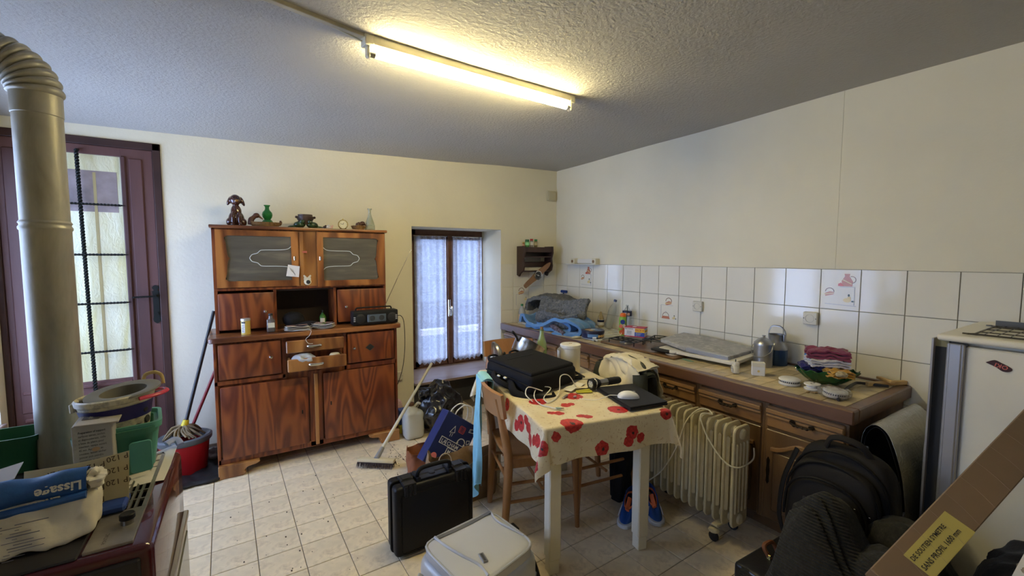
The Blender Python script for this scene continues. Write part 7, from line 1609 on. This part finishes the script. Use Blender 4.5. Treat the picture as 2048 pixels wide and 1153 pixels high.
# ------------------------------------------------------------------ foil insulation between worktop and fridge
FOIL, nt, bb = newmat('foil'); bb.inputs['Metallic'].default_value = .8; bb.inputs['Base Color'].default_value = (.45, .45, .42, 1); bb.inputs['Roughness'].default_value = .32
br_ = nt.nodes.new('ShaderNodeTexBrick'); br_.inputs['Scale'].default_value = 9; br_.inputs['Mortar Size'].default_value = .03; br_.inputs['Color1'].default_value = (.6, .6, .6, 1); br_.inputs['Color2'].default_value = (.5, .5, .5, 1); br_.inputs['Mortar'].default_value = (0, 0, 0, 1)
nt.links.new(nt.nodes.new('ShaderNodeTexCoord').outputs['UV'], br_.inputs['Vector']); n_ = noise_n(nt, coords(nt), 35, 4, .6); bump(nt, bb, math_n(nt, 'ADD', br_.outputs['Color'], math_n(nt, 'MULTIPLY', n_, 1.2)), .8, .01)
fi = thing('foil_insulation', 'silver foil-faced insulation sheet arched in the gap between worktop and fridge', 'insulation', (2.7, .68, 0))
AP = spline([(0, .768, 0), (0, .770, .30), (0, .768, .60), (0, .757, .70), (0, .725, .742), (0, .685, .715), (0, .645, .63), (0, .615, .50), (0, .605, .35), (0, .635, .15), (0, .655, .02)], 6)
def ar(off):
    def f(u, v):
        i = min(int(u*(len(AP)-1)), len(AP)-2); t = u*(len(AP)-1)-i; p = AP[i].lerp(AP[i+1], t); d = (AP[i+1]-AP[i]).normalized(); n = V((0, -d.z, d.y))*(-1)
        x = 2.40+.52*v-.05*max(0, u-.5)*2*(1-v); q = .006*noise.noise(V((x*9, u*9, off*50)))
        return V((x, p.y+n.y*(off+q), max(.002, p.z+n.z*(off+q))))
    return f
b = B(); surf(b, ar(.007), 60, 16, .001, uvf=lambda u, v: (v*.5, u*1.5)); obj('foil_face', b, FOIL, fi, 60)
b = B(); surf(b, ar(-.004), 60, 16, .001); obj('dark_face', b, mat('foil_back', (.012, .012, .014), .6), fi, 60)
b = B(); box(b, 2.395, 2.40, .742, .775, .02, .64); 
obj('taped_edge', b, FOIL, fi, 0)
for k in range(7): b = B(); box(b, 2.391, 2.3955, .740, .777, .10+.085*k, .112+.085*k); obj('tape_rib', b, mat('foil_bright', (.7, .7, .66), .2, .9), fi, 0)
b = B(); surf(b, lambda u, v: V((2.52+.35*v, .588+.01*math.sin(v*8), .60*u+.08)), 10, 10, .003, uvf=lambda u, v: (v*.4, u*.6)); solo('foil_sheet', b, FOIL, 'second foil sheet standing behind the arched one, next to the fridge', 'insulation', smooth=60)
b = B(); box(b, 2.34, 2.40, .60, .62, .0, .40, .002, Fm((0, 0, 0))); solo('pale_offcut', b, mat('offcut_pale', (.40, .42, .48), .6), 'pale blue-grey board offcut low between insulation and fridge', 'offcut', smooth=0)

# ------------------------------------------------------------------ bottom right: case, rucksack, sweater, long carton, bin bag
lc = thing('black_leather_case', 'flat black leather case with a brown handle, under the dark sweater', 'case', (2.02, .66, 0)); LEA = mat('leather_black', (.012, .012, .013), .32, bs=.35, bscale=60, bd=.002, coat=.2)
MLC = frame((1.75, .98, 0), (.97, -.06, 0), (.06, .97, 0))
b = B(); box(b, 0, .56, -.62, 0, .002, .195, .018, Fm((1.755, .985, 0), R(-2)), 3); obj('case_body', b, LEA, lc, 60)
b = B(); tube(b, [(1.90, .905, .196), (1.895, .93, .235), (1.925, .93, .245), (1.96, .925, .235), (1.965, .905, .196)], .009, 8, 6); obj('handle', b, mat('leather_brown', (.20, .07, .025), .5), lc)
b = B(); box(b, 1.89, 1.90, .90, .915, .194, .215, .001); box(b, 1.96, 1.97, .90, .915, .194, .215, .001); obj('brass_ring', b, GOLD, lc)
RK = mat('rucksack_charcoal', (.018, .016, .0145), .75, bs=.25, bscale=140, bd=.002); RKD = mat('rucksack_black', (.008, .008, .009), .6)
rs = thing('rucksack', 'charcoal rucksack with zipped pockets and a top handle, standing before the worktop end', 'rucksack', (2.2, .77, .2))
def rsf(p):
    k = max(0, p.z+.235)/.47; p = V((p.x*(1-.30*k), p.y*(1-.16*k*k), p.z)); return p
b = B(); soft(b, Fm((2.235, .765, .198), R(-4)), .19, .40, .47, 4, 6, .004, 9, fn=rsf); obj('main_body', b, RK, rs, 60)
b = B(); soft(b, Fm((2.135, .775, .200), R(-4)), .11, .36, .41, 4, 5, .004, 9, fn=rsf); obj('front_compartment', b, RK, rs, 60)
b = B(); soft(b, Fm((2.085, .785, .205), R(-4)), .06, .31, .33, 4.5, 5, .004, 9, fn=rsf); obj('front_pocket', b, RK, rs, 60)
def arcz(x, y0, y1, z0, z1, r, n_=14):
    P = []
    for i in range(n_+1):
        t = i/n_; a = math.pi*t; P.append(V((x, (y0+y1)/2+(y1-y0)/2*math.cos(a)*(1 if abs(math.cos(a)) < .99 else 1), z0+(z1-z0)*math.sin(a)**.55)))
    return P
for x, ya, yb, z0, z1 in ((2.075, .625, .935, .34, .555), (2.120, .60, .95, .34, .615), (2.175, .585, .955, .36, .655)):
    b = B(); tube(b, arcz(x-.012, ya, yb, z0, z1, 0), .0055, 6, 2); obj('zip', b, RKD, rs)
b = B(); tube(b, [(2.20, .835, .655), (2.19, .81, .705), (2.19, .755, .715), (2.195, .70, .70), (2.21, .665, .645)], .014, 8, 6, flat=.5); obj('top_handle', b, RK, rs)
for k in range(4): b = B(); box(b, 2.047, 2.054, .66+.055*k, .69+.055*k, .43-.01*k*0, .46, .002); obj('webbing_patch', b, mat('webbing', (.035, .033, .035), .8), rs)
b = B(); box(b, 2.05, 2.056, .665, .672, .485, .493, .001); box(b, 2.08, 2.086, .625, .632, .46, .468, .001); obj('zip_puller', b, CHROME, rs)
b = B(); tube(b, [(2.20, .95, .60), (2.16, .985, .45), (2.13, .985, .30), (2.12, .96, .215)], .018, 8, 6, flat=.4); obj('side_strap', b, RKD, rs)
# sweater
KN, nt, bb = newmat('knit'); v_ = coords(nt); n_ = noise_n(nt, v_, 60, 5, .7); nt.links.new(ramp(nt, [(.3, (.038, .035, .026)), (.6, (.068, .064, .046)), (.78, (.14, .125, .09))], n_), bb.inputs['Base Color']); bb.inputs['Roughness'].default_value = .95; bb.inputs['Sheen Weight'].default_value = .15; bb.inputs['Sheen Roughness'].default_value = .4
uv_ = nt.nodes.new('ShaderNodeTexCoord').outputs['UV']; sp2 = nt.nodes.new('ShaderNodeSeparateXYZ'); nt.links.new(uv_, sp2.inputs[0])
rib = math_n(nt, 'SINE', math_n(nt, 'MULTIPLY', sp2.outputs[0], 600)); msk = sp2.outputs[1]
bump(nt, bb, math_n(nt, 'ADD', math_n(nt, 'MULTIPLY', rib, msk), math_n(nt, 'MULTIPLY', n_, .8)), .9, .006)
def gau(x, y, cx, cy, sx_, sy_, rz=0):
    dx, dy = x-cx, y-cy; c, s = math.cos(rz), math.sin(rz); a, e = (dx*c+dy*s)/sx_, (-dx*s+dy*c)/sy_; return math.exp(-(abs(a)**3+abs(e)**3))
def swz(x, y):
    z = .275*gau(x, y, 1.97, .745, .20, .16, -.5)+.17*gau(x, y, 1.79, .60, .19, .22, -.3)
    z = max(z, .285*gau(x, y, 2.12, .54, .16, .17, .2)); z = max(z, .25*gau(x, y, 1.93, .50, .20, .18))
    z *= max(0, min(1, (.895-.10*(2.1-x)-y)/.04))
    f = math.exp(-((x-2.03-(y-.6)*.35)/.022)**2); z *= 1-.40*f
    f2 = math.exp(-((x-1.86-(y-.75)*.5)/.012)**2)*.10; z *= 1-f2
    f3 = math.exp(-((x-1.90-(y-.75)*.55)/.010)**2)*.10; z *= 1-f3
    z += .010*noise.noise(V((x*14, y*14, 0)))+.004*noise.noise(V((x*45, y*45, 3)))
    return .199+max(0, z)
b = B(); t = bmesh.new(); uvl = t.loops.layers.uv.new('UVMap'); N1, N2 = 150, 130; G = {}
X0, X1, Y0_, Y1_ = 1.55, 2.34, .30, .95
for i in range(N1+1):
    for j in range(N2+1):
        x = X0+(X1-X0)*i/N1; y = Y0_+(Y1_-Y0_)*j/N2; z = swz(x, y)
        if x < 1.77: z = max(.01, z-(1.77-x)*1.3)
        G[i, j] = t.verts.new((x, y, z))
for i in range(N1):
    for j in range(N2):
        q = [(i, j), (i+1, j), (i+1, j+1), (i, j+1)]; zz = [G[k].co.z for k in q]
        if all(z < .206 for z in zz) and G[i, j].co.x > 1.76: continue
        fc = t.faces.new([G[k] for k in q])
        for lp, k in zip(fc.loops, q):
            c_ = G[k].co; m_ = max(0, min(1, (1.93-(c_.x-(c_.y-.7)*.2))/.06)); d_ = c_.z*.9+(c_.x)*.35; lp[uvl].uv = (d_, m_)
for v in [v for v in t.verts if not v.link_faces]: t.verts.remove(v)
bmesh.ops.solidify(t, geom=list(t.faces), thickness=.012); merge(b, t)
solo('dark_sweater', b, KN, 'dark olive-grey ribbed knit sweater heaped on the black leather case', 'sweater', smooth=60)
# long carton
Dv = V((.881, -.188, .433)).normalized(); Wv = V((.016, -.905, -.425)).normalized(); Nv = Wv.cross(Dv).normalized()
A_ = V((1.75, .42, .67)); MLB = Matrix(((Dv.x, Wv.x, -Nv.x, A_.x), (Dv.y, Wv.y, -Nv.y, A_.y), (Dv.z, Wv.z, -Nv.z, A_.z), (0, 0, 0, 1)))
if (Matrix(MLB).to_3x3()).determinant() < 0: MLB = Matrix(((Dv.x, Wv.x, Nv.x, A_.x), (Dv.y, Wv.y, Nv.y, A_.y), (Dv.z, Wv.z, Nv.z, A_.z), (0, 0, 0, 1)))
sgn = 1 if (MLB.to_3x3() @ V((0, 0, 1))).dot(V((0, 0, 1.5))-A_) > 0 else -1
bx = thing('long_carton', 'long brown cardboard carton wrapped in film, leaning against the fridge', 'box', tuple(A_))
b = B(); z0_, z1_ = (-.055, 0) if sgn > 0 else (0, .055)
CB = mat('cardboard', (.22, .145, .085), .55, bs=.1, bscale=30, var=.08, coat=.35)
box(b, -.22, .725, 0, .105, z0_, z1_, .003, MLB); obj('carton', b, CB, bx)
zf = .0012*sgn
b = B(); box(b, -.11, .11, .030, .1055, min(zf, 0), max(zf, 0), 0, MLB); box(b, -.11, .10, .105, .1063, min(-.03*sgn, 0), max(-.03*sgn, 0), 0, MLB); obj('yellow_label', b, mat('label_yellow_pale', (.55, .46, .13), .6), bx, 0)
MLt = MLB @ Matrix.Translation((0, 0, zf*1.3)) 
xa = V((1, 0, 0)); MT1 = MLB @ frame((0, 0, zf*1.4), (1, 0, 0), (0, -sgn*1.0 if sgn > 0 else -1, 0)) 
def lt(s, txt, x, w_):
    # baseline runs along the box, letter tops toward edge A
    z = MLB.to_3x3() @ V((0, 0, sgn)); xd = MLB.to_3x3() @ V((1, 0, 0)); yd = z.cross(xd); o = MLB @ V((x, w_, zf*1.4)); return text(txt, s, Matrix(((xd.x, yd.x, z.x, o.x), (xd.y, yd.y, z.y, o.y), (xd.z, yd.z, z.z, o.z), (0, 0, 0, 1))), INK, bx, bold=.015)
lt(.030, 'DE SOUTIEN SYMETRE', .015, .050) if False else lt(.0170, 'DE SOUTIEN SYMETRE', -.106, .055)
lt(.0190, 'SANS PROFIL 1600 mm', -.106, .084)
b = B()
for k in range(9): b = B(); x = -.1+.09*k; tube(b, [MLB @ V((x, .001, zf)), MLB @ V((x-.01, .05, zf)), MLB @ V((x-.03, .104, zf))], .00035, 4, 3); obj('film_crease', b, mat('film_white', (.33, .25, .18), .3), bx)
# heap of black bin liner with crumpled clear film and a label
b = B(); soft(b, Fm((1.98, .12, 0), R(10)), .62, .40, .60, 3, 6, .03, 5, .02, 9, seed=6); bl = solo('black_heap_bag', b, mat('liner_black', (.006, .006, .007), .5, bs=.4, bscale=22, bd=.01), 'large black bag filling the dark corner below the long carton', 'bag', smooth=60)
b = B(); soft(b, Fm((1.85, .165, .53), R(-20), R(25)), .24, .12, .17, 2.4, 6, .02, 14, .03, 22, seed=2, flatbase=False); cfb = solo('film_bundle', b, mat('film_beige', (.30, .24, .16), .25, coat=.6, var=.6, vs=14), 'crumpled shiny beige film bundle at the bottom right edge', 'film', smooth=40)
lb2 = thing('paper_label', 'white printed paper label on the film bundle, bottom right corner', 'label', (1.66, .16, .68))
zc = (V((0, 0, 1.5))-V((1.66, .185, .70))).normalized(); xd = V((.55, -.10, .45)); MLb = frame((1.735, .150, .60), xd, zc.cross(xd)); b = B(); surf(b, lambda u, v: MLb @ V((.16*u, .070*v, .004*math.sin(u*6))), 8, 4, .001); obj('sheet', b, PAPER, lb2, 60)
text('PAS', .022, MLb @ Matrix.Translation((.06, .02, .006)), INK, lb2)
b = B()
for k in range(5): tube(b, [(1.93+.012*k, .40+.01*k, .43), (1.90+.02*k, .43, .465+.006*k), (1.865+.02*k, .45+.006*k, .485-.008*k)], .0016, 5, 3)
solo('straw_twigs', b, mat('straw', (.55, .38, .16), .8), 'few broken straw twigs on the dark sweater near the bottom edge', 'straw', kind='stuff')

for n_ in ('hard_black', 'bag_black', 'laptop_black', 'black_plastic', 'rucksack_charcoal', 'rucksack_black', 'liner_black', 'trousers_black', 'latch_black', 'jacket_olive', 'leather_black'):
    if n_ in MATS: MATS[n_].node_tree.nodes['Principled BSDF'].inputs['Specular IOR Level'].default_value = .22
